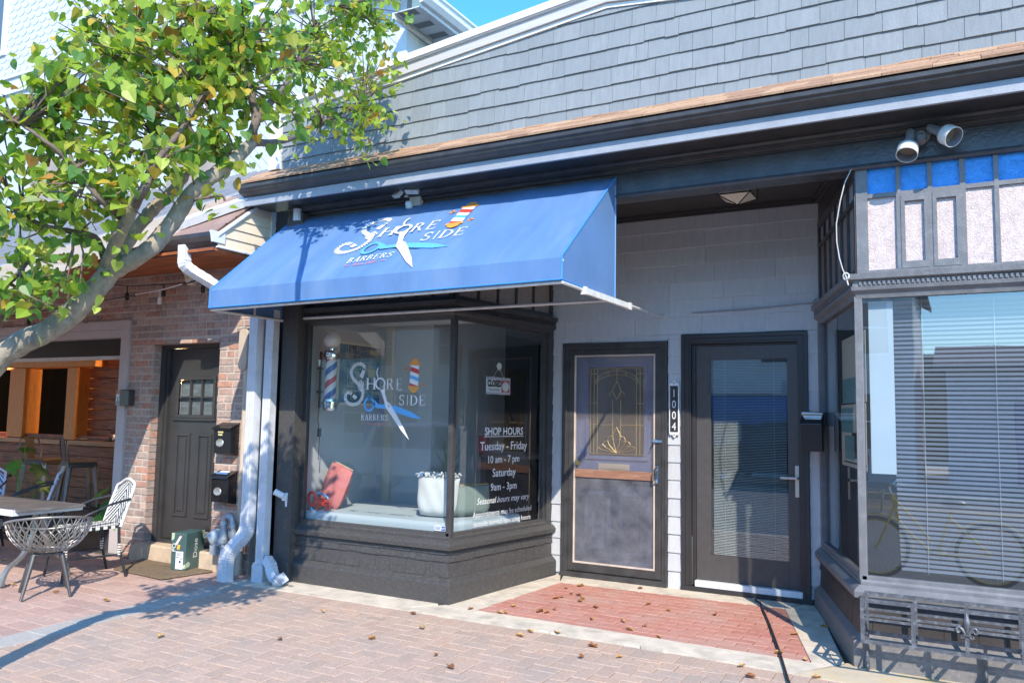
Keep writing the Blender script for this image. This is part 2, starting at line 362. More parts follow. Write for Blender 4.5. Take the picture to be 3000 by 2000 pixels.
# --- cornice, soffit, beam
mb = MB()
extx(mb, [(5.225, 3.545), (5.225, 3.515), (5.24, 3.505), (5.245, 3.49), (5.262, 3.475), (5.29, 3.464), (5.315, 3.455), (5.34, 3.455), (5.34, 3.545)], -5.80, 1.9, 0)
extx(mb, [(5.318, 3.452), (5.318, 3.372), (5.345, 3.372), (5.345, 3.452)], -5.80, 1.9, 1)
extx(mb, [(5.3435, 3.385), (5.68, 3.398), (5.68, 3.43), (5.3435, 3.43)], -5.795, 1.9, 0)
for y0, z0, r in ((5.60, 3.378, .016), (5.645, 3.352, .022)):
    extx(mb, [(y0, z0+.03), (y0, z0), (y0+r, z0-.012), (y0+r, z0-.03), (5.70, z0-.03), (5.70, z0+.03)], -5.52, 1.9, 0)
mb.build('cornice', [M_blk, M_slate], shop, bevel=.003)
mb = MB()
mb.box(-5.52, 5.702, 3.16, 1.9, 5.85, 3.36)
extx(mb, [(5.69, 3.17), (5.68, 3.15), (5.69, 3.135), (5.86, 3.135), (5.86, 3.17)], -5.2, 1.9)
mb.build('beam', M_blkold, shop, bevel=.004)
# --- pilaster at the left end
mb = MB(); mb.tube([(-5.40, 5.60, 3.37), (-5.40, 5.60, 3.26)], .04, 12); mb.build('drain_stub', M_alum, shop)
mb = MB(); mb.box(-5.525, 5.60, -.1, -5.335, 5.80, 3.34)
mb.box(-5.535, 5.575, -.1, -5.325, 5.60, .16); mb.build('pilaster', M_blkdust, shop, bevel=.004)
# --- bay windows
PL = [(-5.34, 5.72), (-3.715, 5.72), (-3.505, 7.17)]
PR = [(-1.03, 7.17), (-.585, 5.72), (2.0, 5.72)]
def bay(path, right):
    mb = MB()   # plinth, sill, rails, posts, lintel
    mold(mb, path, [(.08, -.12), (.08, .125), (.074, .137), (.034, .172), (-.05, .172), (-.05, -.12)], 1)
    b = mb.build('bay_window', [M_blk, M_blkdust if not right else mat('grey_plinth_paint', (.19, .18, .175), .75, var=.15, vs=30, bump=.6, bs=160, c2=(.28, .27, .26), c2s=40)], shop, bevel=.004)
    mb = MB()
    d0 = [((path[i+1][0]-path[i][0]), (path[i+1][1]-path[i][1])) for i in range(2)]
    for i in range(2):
        l = math.hypot(*d0[i]); d = (d0[i][0]/l, d0[i][1]/l); n = (d[1], -d[0])
        s0, s1 = 0, l
        if right: s0, s1 = (0, l+.028) if i == 0 else (-.028, l)
        else: s0, s1 = (0, l+.028) if i == 0 else (-.028, l)
        o = (path[i][0]+n[0]*.022, path[i][1]+n[1]*.022)
        courses(mb, o, d, n, s0, s1, .172, .33, .125, (.13, .2), .010, None, 1); courses(mb, o, d, n, s0, s1, .30, .392, .055, (.15, .24), .012, None, 1)
    mb.build('base_panel', M_blkdust if not right else mat('brown_black_paint', (.045, .038, .036), .5, var=.2, bump=.4), b)
    mb = MB()
    mold(mb, path, [(.045, .388), (.068, .395), (.07, .432), (.06, .445), (.03, .468), (-.06, .468), (-.06, .388)])
    mold(mb, path, [(.022, .466), (.022, .487), (.012, .5), (.012, .525), (-.03, .525), (-.03, .466)])
    mb.build('sill', M_blkdust if not right else M_slate2, b, bevel=.003)
    mb = MB()
    mold(mb, path, [(.012, 2.285), (.02, 2.315), (.045, 2.335), (.05, 2.358), (.038, 2.362), (.038, 2.392), (.066, 2.405), (.07, 2.44), (-.05, 2.44), (-.05, 2.285)])
    for i in range(2):   # bead of small dentils
        l = math.hypot(*d0[i]); d = (d0[i][0]/l, d0[i][1]/l); n = (d[1], -d[0]); s = .02
        M3 = Matrix(((d[0], -n[0], 0), (d[1], -n[1], 0), (0, 0, 1)))
        while s < l-.01:
            mb.obox((path[i][0]+d[0]*s+n[0]*.042, path[i][1]+d[1]*s+n[1]*.042, 2.377), (.014, .014, .022), M3); s += .028
    mb.build('lintel', M_blk if not right else M_slate2, b)
    mb = MB()
    c = path[1]; e = path[2] if not right else path[0]; st = path[0] if not right else None
    mb.box(c[0]-.024, c[1]-.012, .49, c[0]+.024, c[1]+.04, 2.30); MP = M_blk if not right else M_slate2; mb.build('post', MP, b, bevel=.004); mb = MB()
    def along(i, s, wd_, z0, z1, off=0, th=.05):
        l = math.hypot(*d0[i]); d = (d0[i][0]/l, d0[i][1]/l); n = (d[1], -d[0]); M3 = Matrix(((d[0], -n[0], 0), (d[1], -n[1], 0), (0, 0, 1)))
        mb.obox((path[i][0]+d[0]*(s+wd_/2)+n[0]*off, path[i][1]+d[1]*(s+wd_/2)+n[1]*off, (z0+z1)/2), (wd_, th, z1-z0), M3)
    if not right:
        along(0, 0, .055, .49, 2.30, -.005); mb.build('post', MP, b, bevel=.004); mb = MB(); along(1, 1.37, .095, .49, 2.30, -.002); along(1, 1.33, .05, .49, 2.30, -.015)
    else: along(0, .0, .075, .45, 2.30, -.002)
    mb.build('post', MP, b, bevel=.004)
    # panes
    for i in range(2):
        l = math.hypot(*d0[i]); d = (d0[i][0]/l, d0[i][1]/l); n = (d[1], -d[0]); q = MB()
        a = (path[i][0]+d[0]*.02-n[0]*.012, path[i][1]+d[1]*.02-n[1]*.012); z = (path[i][0]+d[0]*(l-.02)-n[0]*.012, path[i][1]+d[1]*(l-.02)-n[1]*.012)
        q.poly([(*a, .51), (*z, .51), (*z, 2.30), (*a, 2.30)]); q.build('window_pane', (G_win2 if right and i == 1 else G_win), b)
    # transom lights
    for i in range(2):
        l = math.hypot(*d0[i]); d = (d0[i][0]/l, d0[i][1]/l); n = (d[1], -d[0]); mb = MB(); M3 = Matrix(((d[0], -n[0], 0), (d[1], -n[1], 0), (0, 0, 1)))
        def bar(s0, s1, z0, z1, t0=-.03, t1=.01, mi=0):
            s = (s0+s1)/2; t = (t0+t1)/2
            mb.obox((path[i][0]+d[0]*s+n[0]*t, path[i][1]+d[1]*s+n[1]*t, (z0+z1)/2), (s1-s0, t1-t0, z1-z0), M3, mi)
        def pane(s0, s1, z0, z1, mi): bar(s0, s1, z0, z1, -.016, -.010, mi)
        if not right:
            np_ = 9 if i == 0 else 5; e0, e1 = .05, l-.05
            bar(0, l, 2.4405, 2.485); bar(0, l, 3.09, 3.15); bar(0, e0, 2.485, 3.09); bar(e1, l, 2.485, 3.09)
            for k in range(1, np_): s = e0+(e1-e0)*k/np_; bar(s-.011, s+.011, 2.485, 3.09, -.028, .006)
            pane(e0, e1, 2.485, 3.09, 1)
        elif i == 0:
            e0, e1 = .05, l-.04; bar(0, l, 2.4405, 2.485); bar(0, l, 3.09, 3.15); bar(0, e0, 2.485, 3.09); bar(e1, l, 2.485, 3.09); bar(e0, e1, 2.925, 2.955)
            for k in range(1, 6): s = e0+(e1-e0)*k/6; bar(s-.012, s+.012, 2.485, 3.09, -.0285, .008)
            pane(e0, e1, 2.485, 2.93, 1); pane(e0, e1, 2.95, 3.09, 4)
        else:
            x0 = path[1][0]; C_ = [(-.515, -.345), (-.318, -.163), (-.136, .016), (.048, .20), (.226, .376), (.404, .556), (.582, .732)]
            bar(0, l, 2.4405, 2.466); bar(0, C_[0][0]-x0, 2.466, 3.145); bar(0, l, 3.143, 3.165)
            for (a, b1), (c1, _) in zip(C_, C_[1:]): bar(b1-x0, c1-x0, 2.466, 3.1425, -.0295, .008)
            for a, b1 in C_:
                hop = C_[1][0]-.01 < a < C_[2][1]
                bar(a-x0, b1-x0, 2.942, 2.97, -.029, .007)
                pane(a-x0, b1-x0, 2.97, 3.143, 3)
                pane(a-x0, b1-x0, 2.466, 2.942, 2)
                if hop:
                    for u0, u1, w0, w1 in ((a-.001, b1+.001, 2.466, 2.51), (a-.001, b1+.001, 2.90, 2.941), (a-.001, a+.022, 2.51, 2.90), (b1-.022, b1+.001, 2.51, 2.90)): bar(u0-x0, u1-x0, w0, w1, -.009, .013)
            bar(.77-x0, l, 2.466, 3.143)
        mb.build('transom', [M_blk if not right or i == 0 else M_slate2, M_figd, M_fig, M_figb, mat('grey_obscured_glass', (.40, .40, .46), .3)], b)
    return b
bayL = bay(PL, False); bayR = bay(PR, True)
# --- recessed entry: siding, ceiling
M_ceil = mat('black_ceiling_paint', (.05, .046, .046), .5, var=.15, bump=.3)
mb = MB(); YW = 7.166
def side(s0, s1, z0, z1): courses(mb, (0, YW), (1, 0), (0, -1), s0, s1, z0, z1, .1575, (.25, .8), .012, None, 3, .0018)
side(-3.56, -.96, 2.243, 3.345); side(-3.38, -2.333, 2.19, 2.243); mb.box(-3.38, YW+.004, 2.18, -2.33, YW+.09, 2.25); side(-3.56, -3.378, .03, 2.243); side(-2.333, -2.207, .0, 2.243); side(-1.128, -.93, .16, 2.243)
mb.box(-3.56, YW+.003, -.05, -3.378, YW+.1, 3.4); mb.box(-3.378, YW+.003, 2.243, -1.128, YW+.1, 3.4); mb.box(-2.333, YW+.003, -.05, -2.207, YW+.1, 2.243); mb.box(-1.128, YW+.003, -.05, -.90, YW+.1, 3.4)
mb.build('entry_wall', M_side, shop)
mb = MB(); mb.box(-3.9, 5.852, 3.36, -.3, 7.25, 3.40)
for z0, y0 in ((3.335, 7.10), (3.315, 7.135)): mb.box(-3.56, y0, z0, -1.0, 7.165, z0+.026)
for z0, t in ((3.335, .05), (3.312, .025)):
    mold(mb, [(-1.03, 7.16), (-.60, 5.86)], [(-.05, z0), (t, z0), (t, z0+.026), (-.05, z0+.026)])
    mold(mb, [(-3.70, 5.86), (-3.505, 7.16)], [(-.05, z0), (t, z0), (t, z0+.026), (-.05, z0+.026)])
mold(mb, [(-1.03, 7.16), (-.60, 5.86)], [(-.06, 3.14), (.0, 3.14), (.0, 3.36), (-.06, 3.36)]); mold(mb, [(-3.70, 5.86), (-3.505, 7.16)], [(-.06, 3.14), (.0, 3.14), (.0, 3.36), (-.06, 3.36)])
mb.build('entry_ceiling', M_ceil, shop)
# --- doors
M_blu = mat('blue_door_paint', (.09, .135, .30), .55, var=.1, bump=.3, c2=(.2, .23, .36), c2s=6, c2a=.4)
M_brass = mat('brass', (.65, .50, .20), .5, 1, var=.1)
M_steel = mat('brushed_steel', (.62, .57, .52), .32, 1, var=.06, vs=40, st=(1, 1, .1))
M_chrome = mat('chrome', (.8, .8, .82), .06, 1, var=.02)
M_rust = mat('red_brown_wood', (.30, .15, .095), .6, var=.2, bump=.4, st=(1, 1, 6), c2=(.42, .28, .2), c2s=8)
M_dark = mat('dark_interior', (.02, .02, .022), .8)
M_gkt = mat('dull_aluminium', (.55, .52, .47), .5, .6, var=.15)
def casing(mb, x0, x1, zt, w_, y0, z0=0, mi=0):
    for k, (a, pr) in enumerate(((0, .028), (w_*.4, .02), (w_*.75, .011))):
        i0, i1 = a, w_
        mb.box(x0+a, y0-pr, z0, x0+(a+w_*.4 if k < 2 else w_), y0+.02, zt-a, mi); mb.box(x1-(a+w_*.4 if k < 2 else w_), y0-pr, z0, x1-a, y0+.02, zt-a, mi)
        mb.box(x0+a, y0-pr-.0008, zt-(a+w_*.4 if k < 2 else w_), x1-a, y0+.02, zt-a-.0004, mi)
# old wooden door behind a storm door
mb = MB(); casing(mb, -3.376, -2.336, 2.188, .062, YW, .0); mb.box(-3.376, YW-.045, -.02, -2.336, YW+.08, .052)
D1 = mb.build('door', M_blk, shop, bevel=.002); D1['label'] = 'old blue door behind black framed storm door'
mb = MB(); y0, y1 = YW-.006, YW+.028
for q in ((-3.313, .058, -3.262, 2.125), (-2.456, .058, -2.398, 2.125), (-3.262, 2.075, -2.456, 2.125), (-3.262, .058, -2.456, .13)): mb.box(q[0], y0, q[1], q[2], y1, q[3])
mb.build('storm_door', M_blk, D1, bevel=.003)
mb = MB()
for q in ((-3.2615, .131, -3.247, 2.0745), (-2.472, .131, -2.4565, 2.0745), (-3.247, 2.06, -2.472, 2.0745), (-3.247, .131, -2.472, .147)): mb.box(q[0], y0+.004, q[1], q[2], y1-.004, q[3])
mb.build('screen_frame', mat('pale_weathered_trim', (.60, .50, .42), .6, var=.2), D1, bevel=.002)
mb = MB(); mb.box(-3.247, y0+.002, .925, -2.472, y1-.002, 1.0); mb.build('rail', M_rust, D1, bevel=.003)
mb = MB(); mb.poly([(-3.247, YW+.01, 1.0), (-2.472, YW+.01, 1.0), (-2.472, YW+.01, 2.06), (-3.247, YW+.01, 2.06)]); mb.build('storm_glass', glass('dusty_glass', (.9, .88, .86), 1.5, haze=.17, hcol=(.55, .48, .44)), D1)
mb = MB()
x = -3.246
while x < -2.473: mb.box(x, YW+.009, .148, x+.0022, YW+.0105, .925); x += .0065
z = .149
while z < .925: mb.box(-3.247, YW+.011, z, -2.472, YW+.0122, z+.0022); z += .0065
mb.build('insect_screen', mat('grey_screen_wire', (.20, .20, .215), .6, .2, var=.45, vs=7), D1)
mb = MB(); yd = YW+.06   # blue panel door
X0, X1 = -3.30, -2.41
mb.box(X0, yd, .06, X1, yd+.04, 1.13); mb.box(X0, yd, 1.13, -3.13, yd+.04, 2.13); mb.box(-2.58, yd, 1.13, X1, yd+.04, 2.13); mb.box(-3.13, yd, 1.96, -2.58, yd+.04, 2.13)
for a, b in ((-3.17, -2.9), (-2.82, -2.55)):
    mb.box(a, yd-.012, .20, b, yd-.0005, .24); mb.box(a, yd-.012, .76, b, yd-.0005, .80); mb.box(a, yd-.012, .24, a+.04, yd-.0005, .76); mb.box(b-.04, yd-.012, .24, b, yd-.0005, .76); mb.box(a+.07, yd-.009, .27, b-.07, yd-.0005, .73)
for q in ((-3.165, 1.095, -2.545, 1.13), (-3.165, 1.96, -2.545, 1.995), (-3.165, 1.13, -3.13, 1.96), (-2.58, 1.13, -2.545, 1.96)): mb.box(q[0], yd-.016, q[1], q[2], yd-.0005, q[3])
mb.build('inner_door', M_blu, D1, bevel=.004)
mb = MB(); yl = yd+.006
mb.poly([(-3.13, yl+.006, 1.13), (-2.58, yl+.006, 1.13), (-2.58, yl+.006, 1.96), (-3.13, yl+.006, 1.96)], 0)
def came(pts, r=.0032): mb.tube([(x, yl, z) for x, z in pts], r, 6, 1)
xc = -2.855
def arc(cx, cz, rx, rz, a0, a1, n=12): return [(cx+rx*math.cos(R(a0+(a1-a0)*i/n)), cz+rz*math.sin(R(a0+(a1-a0)*i/n))) for i in range(n+1)]
for x in (-3.12, -3.085, -3.05, -2.66, -2.625, -2.59): came([(x, 1.14), (x, 1.95)])
for z in (1.95, 1.90, 1.62, 1.42, 1.15): came([(-3.12, z), (-2.59, z)] if z in (1.95, 1.15) else [(-3.12, z), (-3.05, z)]); came([(-2.66, z), (-2.59, z)])
came(arc(xc, 1.78, .235, .15, 20, 160)); came(arc(xc, 1.76, .235, .13, 20, 160)); came([(xc, 1.95), (xc, 1.84)]); came([(xc-.09, 1.91), (xc-.09, 1.885)]); came([(xc+.09, 1.91), (xc+.09, 1.885)])
for sg in (-1, 1):
    came([(xc, 1.83), (xc+sg*.03, 1.77), (xc+sg*.045, 1.73), (xc+sg*.02, 1.69), (xc, 1.66)]); came(arc(xc+sg*.05, 1.70, .025, .03, 0, 200, 8)); came([(xc+sg*.04, 1.65), (xc+sg*.04, 1.28)])
    came([(xc+sg*.19, 1.42), (xc+sg*.04, 1.42)])
    for k, (ra, ha) in enumerate(((.035, .17), (.09, .13), (.14, .09), (.19, .05))): came([(xc, 1.16), (xc+sg*ra*.8, 1.16+ha*.55), (xc+sg*ra, 1.17+ha*.8), (xc+sg*ra*.86, 1.17+ha*1.05), (xc+sg*ra*.5, 1.17+ha*1.15)])
    came([(xc, 1.40), (xc+sg*.02, 1.36), (xc+sg*.05, 1.31)])
mb.build('leaded_light', [glass('bevelled_dark_glass', (.25, .25, .25), 1.6, haze=.06, hcol=(.4, .36, .34)), M_brass], D1)
mb = MB(); mb.lathe([(.006, 0), (.012, .01), (.028, .028), (.031, .04), (.024, .052), (.0, .056)], (-3.235, yd-.0, 1.06), (0, -1, 0), 14); mb.build('knob', M_brass, D1, smooth=50)
mb = MB(); mb.box(-3.03, yd-.012, 1.0, -2.72, yd-.0005, 1.06); mb.box(-3.01, yd-.016, 1.012, -2.74, yd-.0125, 1.048); mb.build('letter_slot', mat('tarnished_brass', (.55, .48, .40), .5, .5), D1, bevel=.002)
mb = MB(); mb.box(-2.448, y0-.016, .90, -2.418, y0-.0005, 1.06); mb.tube([(-2.433, y0-.016, 1.045), (-2.45, y0-.05, 1.02), (-2.45, y0-.05, .94), (-2.433, y0-.016, .915)], .008, 8); mb.build('latch', M_chrome, D1, bevel=.002)
mb = MB(); mb.box(-2.47, y0-.014, 1.27, -2.385, y0-.0005, 1.295); mb.lathe([(.009, 0), (.009, .04)], (-2.452, y0-.012, 1.282), (0, -1, 0), 10); mb.build('lock', M_chrome, D1, bevel=.002)
# modern door with a big glass light
mb = MB(); casing(mb, -2.208, -1.128, 2.238, .085, YW, .0); mb.box(-2.123, YW+.02, 0, -2.088, YW+.09, 2.15); mb.box(-1.19, YW+.02, 0, -1.153, YW+.09, 2.15); mb.box(-2.088, YW+.02, 2.136, -1.19, YW+.09, 2.15); mb.box(-2.21, YW-.035, -.03, -1.11, YW+.05, .045)
D2 = mb.build('door', mat('black_door_frame', (.035, .033, .034), .4, var=.15, bump=.15), shop, bevel=.003); D2['label'] = 'modern black door with tall glass and steel lever'
mb = MB(); y0, y1 = YW+.035, YW+.078
for q in ((-2.0865, .10, -1.957, 2.134), (-1.305, .10, -1.1915, 2.134), (-1.957, 2.012, -1.305, 2.134), (-1.957, .10, -1.305, .318)): mb.box(q[0], y0, q[1], q[2], y1, q[3])
mb.build('door_leaf', mat('charcoal_door_paint', (.075, .070, .068), .42, var=.12, vs=20, bump=.12, bs=200), D2, bevel=.0015)
mb = MB(); mb.poly([(-1.957, y0+.012, .318), (-1.305, y0+.012, .318), (-1.305, y0+.012, 2.012), (-1.957, y0+.012, 2.012)]); mb.build('door_glass', G_door, D2)
mb = MB(); z = .325
while z < 2.0: mb.add([(-1.94, y1-.018, z), (-1.32, y1-.018, z), (-1.32, y1-.012, z+.0045), (-1.94, y1-.012, z+.0045)], [(0, 1, 2, 3)]); z += .0135
for x in (-1.84, -1.42): mb.box(x, y1-.02, .32, x+.002, y1-.018, 2.01)
mb.build('door_blind', mat('pale_grey_slat', (.5, .53, .54), .5), D2)
mb = MB(); mb.box(-2.0865, YW-.03, .046, -1.1915, YW+.034, .098); mb.build('threshold', M_alum, D2, bevel=.004)
mb = MB(); mb.box(-1.249, y0-.012, .855, -1.208, y0-.0005, 1.115); mb.lathe([(.013, 0), (.013, .03), (.009, .034), (.009, .05)], (-1.228, y0-.012, 1.013), (0, -1, 0), 12); mb.box(-1.36, y0-.066, 1.003, -1.22, y0-.052, 1.022); mb.lathe([(.008, 0), (.008, .006)], (-1.228, y0-.012, .91), (0, -1, 0), 10)
mb.build('handle', M_steel, D2, bevel=.003)
# --- rooms behind the glass
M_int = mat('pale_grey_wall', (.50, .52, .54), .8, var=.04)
M_intc = mat('white_ceiling', (.75, .75, .73), .9, var=.03)
M_flo = mat('grey_floor_boards', (.45, .43, .4), .5, var=.15)
mb = MB()
mb.box(-5.47, 5.82, .05, -5.40, 6.92, 2.75); mb.box(-5.47, 6.9, .05, -4.72, 6.98, 2.75); mb.box(-4.80, 6.98, .05, -4.72, 8.4, 2.75); mb.box(-7.2, 11.0, .05, -3.3, 11.1, 2.75); mb.box(-7.2, 8.4, .05, -7.1, 11.0, 2.75); mb.box(-7.1, 8.4, .05, -4.8, 8.48, 2.75)
mb.box(-3.42, 7.275, .05, -3.35, 11.0, 2.75)
mb.build('interior_wall', M_int, shop)
BL = [(-5.395, 5.77), (-3.75, 5.77), (-3.57, 6.98), (-5.395, 6.98)]; BR = [(-.55, 5.77), (2, 5.77), (2, 6.6), (-.80, 6.6)]; DP = [(-7.1, 6.98), (-3.57, 6.98), (-3.53, 7.27), (-3.36, 7.28), (-3.36, 11), (-7.1, 11)]
def plate(mb, P, z0, z1): mb.prism([(x, y, z0) for x, y in P], (0, 0, z1-z0))
mb = MB(); plate(mb, BL, 2.40, 2.437); plate(mb, DP, 2.6, 2.68); mb.box(-4.72, 6.94, 2.40, -3.58, 6.99, 2.61); mb.build('interior_ceiling', M_intc, shop)
mb = MB(); plate(mb, BL, -.05, .06); plate(mb, DP, -.05, .06); mb.build('interior_floor', M_flo, shop)
mb = MB(); mb.box(-5.29, 6.86, .3, -5.20, 6.899, 2.40); mb.build('corner_post', mat('cream_trim', (.62, .55, .46), .6, var=.06), shop)
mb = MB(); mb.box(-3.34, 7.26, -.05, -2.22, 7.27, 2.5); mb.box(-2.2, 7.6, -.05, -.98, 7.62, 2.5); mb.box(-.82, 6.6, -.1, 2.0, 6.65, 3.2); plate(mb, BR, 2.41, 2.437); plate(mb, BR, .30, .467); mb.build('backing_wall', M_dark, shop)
M_bb = mat('brown_backing_board', (.3, .22, .19), .8)
for q in ((-.50, 2.0), (-5.3, -3.76)): MB().box(q[0], 5.9, 2.45, q[1], 5.94, 3.2).build('transom_backing', M_bb, shop)
for q in ([(-.53, 5.80, 2.45), (-.85, 6.84, 2.45), (-.82, 6.84, 2.45), (-.50, 5.80, 2.45)], [(-3.79, 5.95, 2.45), (-3.64, 7.05, 2.45), (-3.67, 7.05, 2.45), (-3.82, 5.95, 2.45)]): MB().prism(q, (0, 0, .7)).build('transom_backing', M_bb, shop)
mb = MB(); mb.box(-5.6, 5.86, 3.41, 2.0, 11.3, 3.5); mb.box(-5.6, 5.9, -.1, -5.53, 11.3, 3.4); mb.box(-7.3, 11.15, -.1, 2.0, 11.3, 3.4); mb.box(1.95, 5.8, -.1, 2.05, 11.2, 4.0); mb.build('roof_deck', M_dark, shop)
# --- painted window lettering
LOGO = {"rope": [[-0.1544, 0.4729], [-0.1496, 0.4989], [-0.1711, 0.5195], [-0.2083, 0.527], [-0.2522, 0.5148], [-0.2918, 0.4832], [-0.3035, 0.4454], [-0.2884, 0.4102], [-0.2611, 0.3809], [-0.2303, 0.3575], [-0.1921, 0.3284], [-0.1652, 0.2995], [-0.1561, 0.2591], [-0.1687, 0.213], [-0.2002, 0.1782], [-0.2511, 0.1604], [-0.3034, 0.1658], [-0.3456, 0.1887], [-0.36, 0.2236], [-0.3511, 0.2586], [-0.3233, 0.275], [-0.289, 0.26], [-0.2658, 0.2385]], "tas1": [[-0.1704, 0.4702], [-0.1393, 0.464], [-0.1619, 0.3919], [-0.2032, 0.4125]], "tas2": [[-0.2804, 0.2327], [-0.2554, 0.256], [-0.2171, 0.2272], [-0.2458, 0.2068]], "knot": [[-0.2034, 0.3342], [-0.1937, 0.3631], [-0.1638, 0.3514], [-0.1624, 0.3197], [-0.1906, 0.2937]], "H": [[-0.1284, 0.2949], [-0.0125, 0.2949], [-0.1328, 0.3975]], "R": [[0.098, 0.2949], [0.179, 0.2949], [0.0941, 0.3931]], "E": [[0.2036, 0.291], [0.2709, 0.291], [0.1997, 0.3924]], "S2": [[0.2363, 0.1603], [0.2985, 0.1609], [0.2329, 0.2517]], "I": [[0.3102, 0.161], [0.3478, 0.1614], [0.3069, 0.2502]], "D": [[0.3547, 0.1603], [0.4368, 0.1611], [0.3515, 0.2492]], "E2": [[0.4503, 0.1612], [0.514, 0.1618], [0.4472, 0.2495]], "BARBERS": [[-0.1721, 0.0219], [0.1353, 0.0275], [-0.1746, 0.0792]], "SINCE": [[-0.117, -0.0165], [0.0663, -0.0127], [-0.1181, 0.0089]], "dash1": [[-0.1662, -0.0022], [-0.1305, -0.0015]], "dash2": [[0.0801, -0.0036], [0.1146, -0.0029]], "wring": [[0.0319, 0.3479], [0.0888, 0.3477], [0.034, 0.2954]], "hook": [[0.0049, 0.4825], [-0.0087, 0.4626], [-0.0089, 0.4339], [0.007, 0.3965]], "wblade": [[0.0262, 0.312], [0.0845, 0.3183], [0.092, 0.2489], [0.1131, 0.1925], [0.1404, 0.1764], [0.2024, 0.0996], [0.2916, -0.0228], [0.3579, -0.1329], [0.2777, -0.0601], [0.1486, 0.0864], [0.0963, 0.1421], [0.0765, 0.2048]], "bring": [[-0.0845, 0.1656], [-0.0219, 0.1662], [-0.0818, 0.1021]], "bthumb": [[-0.1111, 0.2228], [-0.0877, 0.2407], [-0.0591, 0.2129]], "bblade": [[-0.0358, 0.1534], [-0.0031, 0.1347], [0.0999, 0.1296], [0.1945, 0.1032], [0.3799, 0.0552], [0.4791, 0.0508], [0.3783, 0.1019], [0.2548, 0.1437], [0.1455, 0.1639], [0.0194, 0.1678], [-0.0301, 0.2079]], "pivot": [[0.1319, 0.1525]], "pcapT": [[0.3575, 0.5228], [0.3636, 0.5424], [0.3802, 0.5572], [0.3971, 0.5625], [0.4177, 0.5554], [0.4318, 0.5412], [0.4357, 0.5272]], "pbandT": [[0.3402, 0.5259], [0.4562, 0.5213], [0.4555, 0.5018], [0.3424, 0.5051]], "pbody": [[0.3513, 0.5033], [0.44, 0.4993], [0.4345, 0.3243], [0.3453, 0.3284]], "pbandB": [[0.3317, 0.3256], [0.4468, 0.3204], [0.4461, 0.3021], [0.3317, 0.3049]], "pcapB": [[0.3448, 0.3022], [0.4334, 0.2993], [0.4206, 0.2772], [0.3905, 0.2649], [0.3629, 0.276]], "star1": [[0.3008, 0.4743], [0.3318, 0.4739]], "star2": [[0.4827, 0.3353], [0.5129, 0.3352]]}
M_let = [mat('white_vinyl', (.80, .80, .79), .5, var=.02), mat('sky_blue_vinyl', (.12, .42, .80), .5, var=.02), mat('orange_vinyl', (.85, .34, .06), .5, var=.02), mat('red_vinyl', (.62, .06, .05), .5, var=.02), mat('dark_vinyl', (.03, .05, .10), .5), mat('coral_vinyl', (.75, .20, .13), .5)]
def ring(cx, cz, rx, rz, ix, iz, a0=0, a1=360, n=28):
    out = []
    for i in range(n):
        a, b = R(a0+(a1-a0)*i/n), R(a0+(a1-a0)*(i+1)/n)
        out.append([(cx+ix*math.cos(a), cz+iz*math.sin(a)), (cx+rx*math.cos(a), cz+rz*math.sin(a)), (cx+rx*math.cos(b), cz+rz*math.sin(b)), (cx+ix*math.cos(b), cz+iz*math.sin(b))])
    return out
def rect(a, b, c, d): return [(a, b), (c, b), (c, d), (a, d)]
def serif(ch):
    """polygons of a serif capital in a unit box"""
    st = lambda x, w_=.17: [rect(x, 0, x+w_, 1), rect(x-.07, 0, x+w_+.07, .05), rect(x-.07, .95, x+w_+.07, 1)]
    if ch == 'H': return st(.09)+st(.74)+[rect(.26, .48, .74, .54)]
    if ch == 'I': return st(.415)
    if ch == 'E': return st(.1)+[rect(.1, .95, .9, 1), rect(.1, 0, .93, .05), rect(.27, .48, .7, .535), rect(.85, .78, .9, 1), rect(.88, 0, .93, .24), rect(.66, .4, .7, .62)]
    if ch == 'D': return st(.08)+ring(.25, .5, .7, .5, .52, .45, -90, 90, 16)
    if ch == 'R': return st(.1)+ring(.27, .745, .52, .255, .36, .20, -90, 90, 12)+[[(.42, .5), (.60, .5), (.97, 0), (.76, 0)]]
    if ch == 'B': return st(.1)+ring(.27, .755, .46, .245, .31, .19, -90, 90, 12)+ring(.27, .26, .58, .26, .42, .205, -90, 90, 12)
    if ch == 'A': return [[(.44, 1), (.56, 1), (.2, 0), (.1, 0)], [(.44, 1), (.6, 1), (.93, 0), (.72, 0)], rect(.25, .3, .75, .36), rect(.0, 0, .3, .05), rect(.62, 0, 1.0, .05)]
    if ch == 'S': return ring(.5, .74, .40, .26, .24, .20, 25, 270, 16)+ring(.5, .26, .42, .26, .26, .20, -155, 90, 16)+[rect(.82, .70, .88, .97), rect(.08, .03, .14, .32)]
    return []
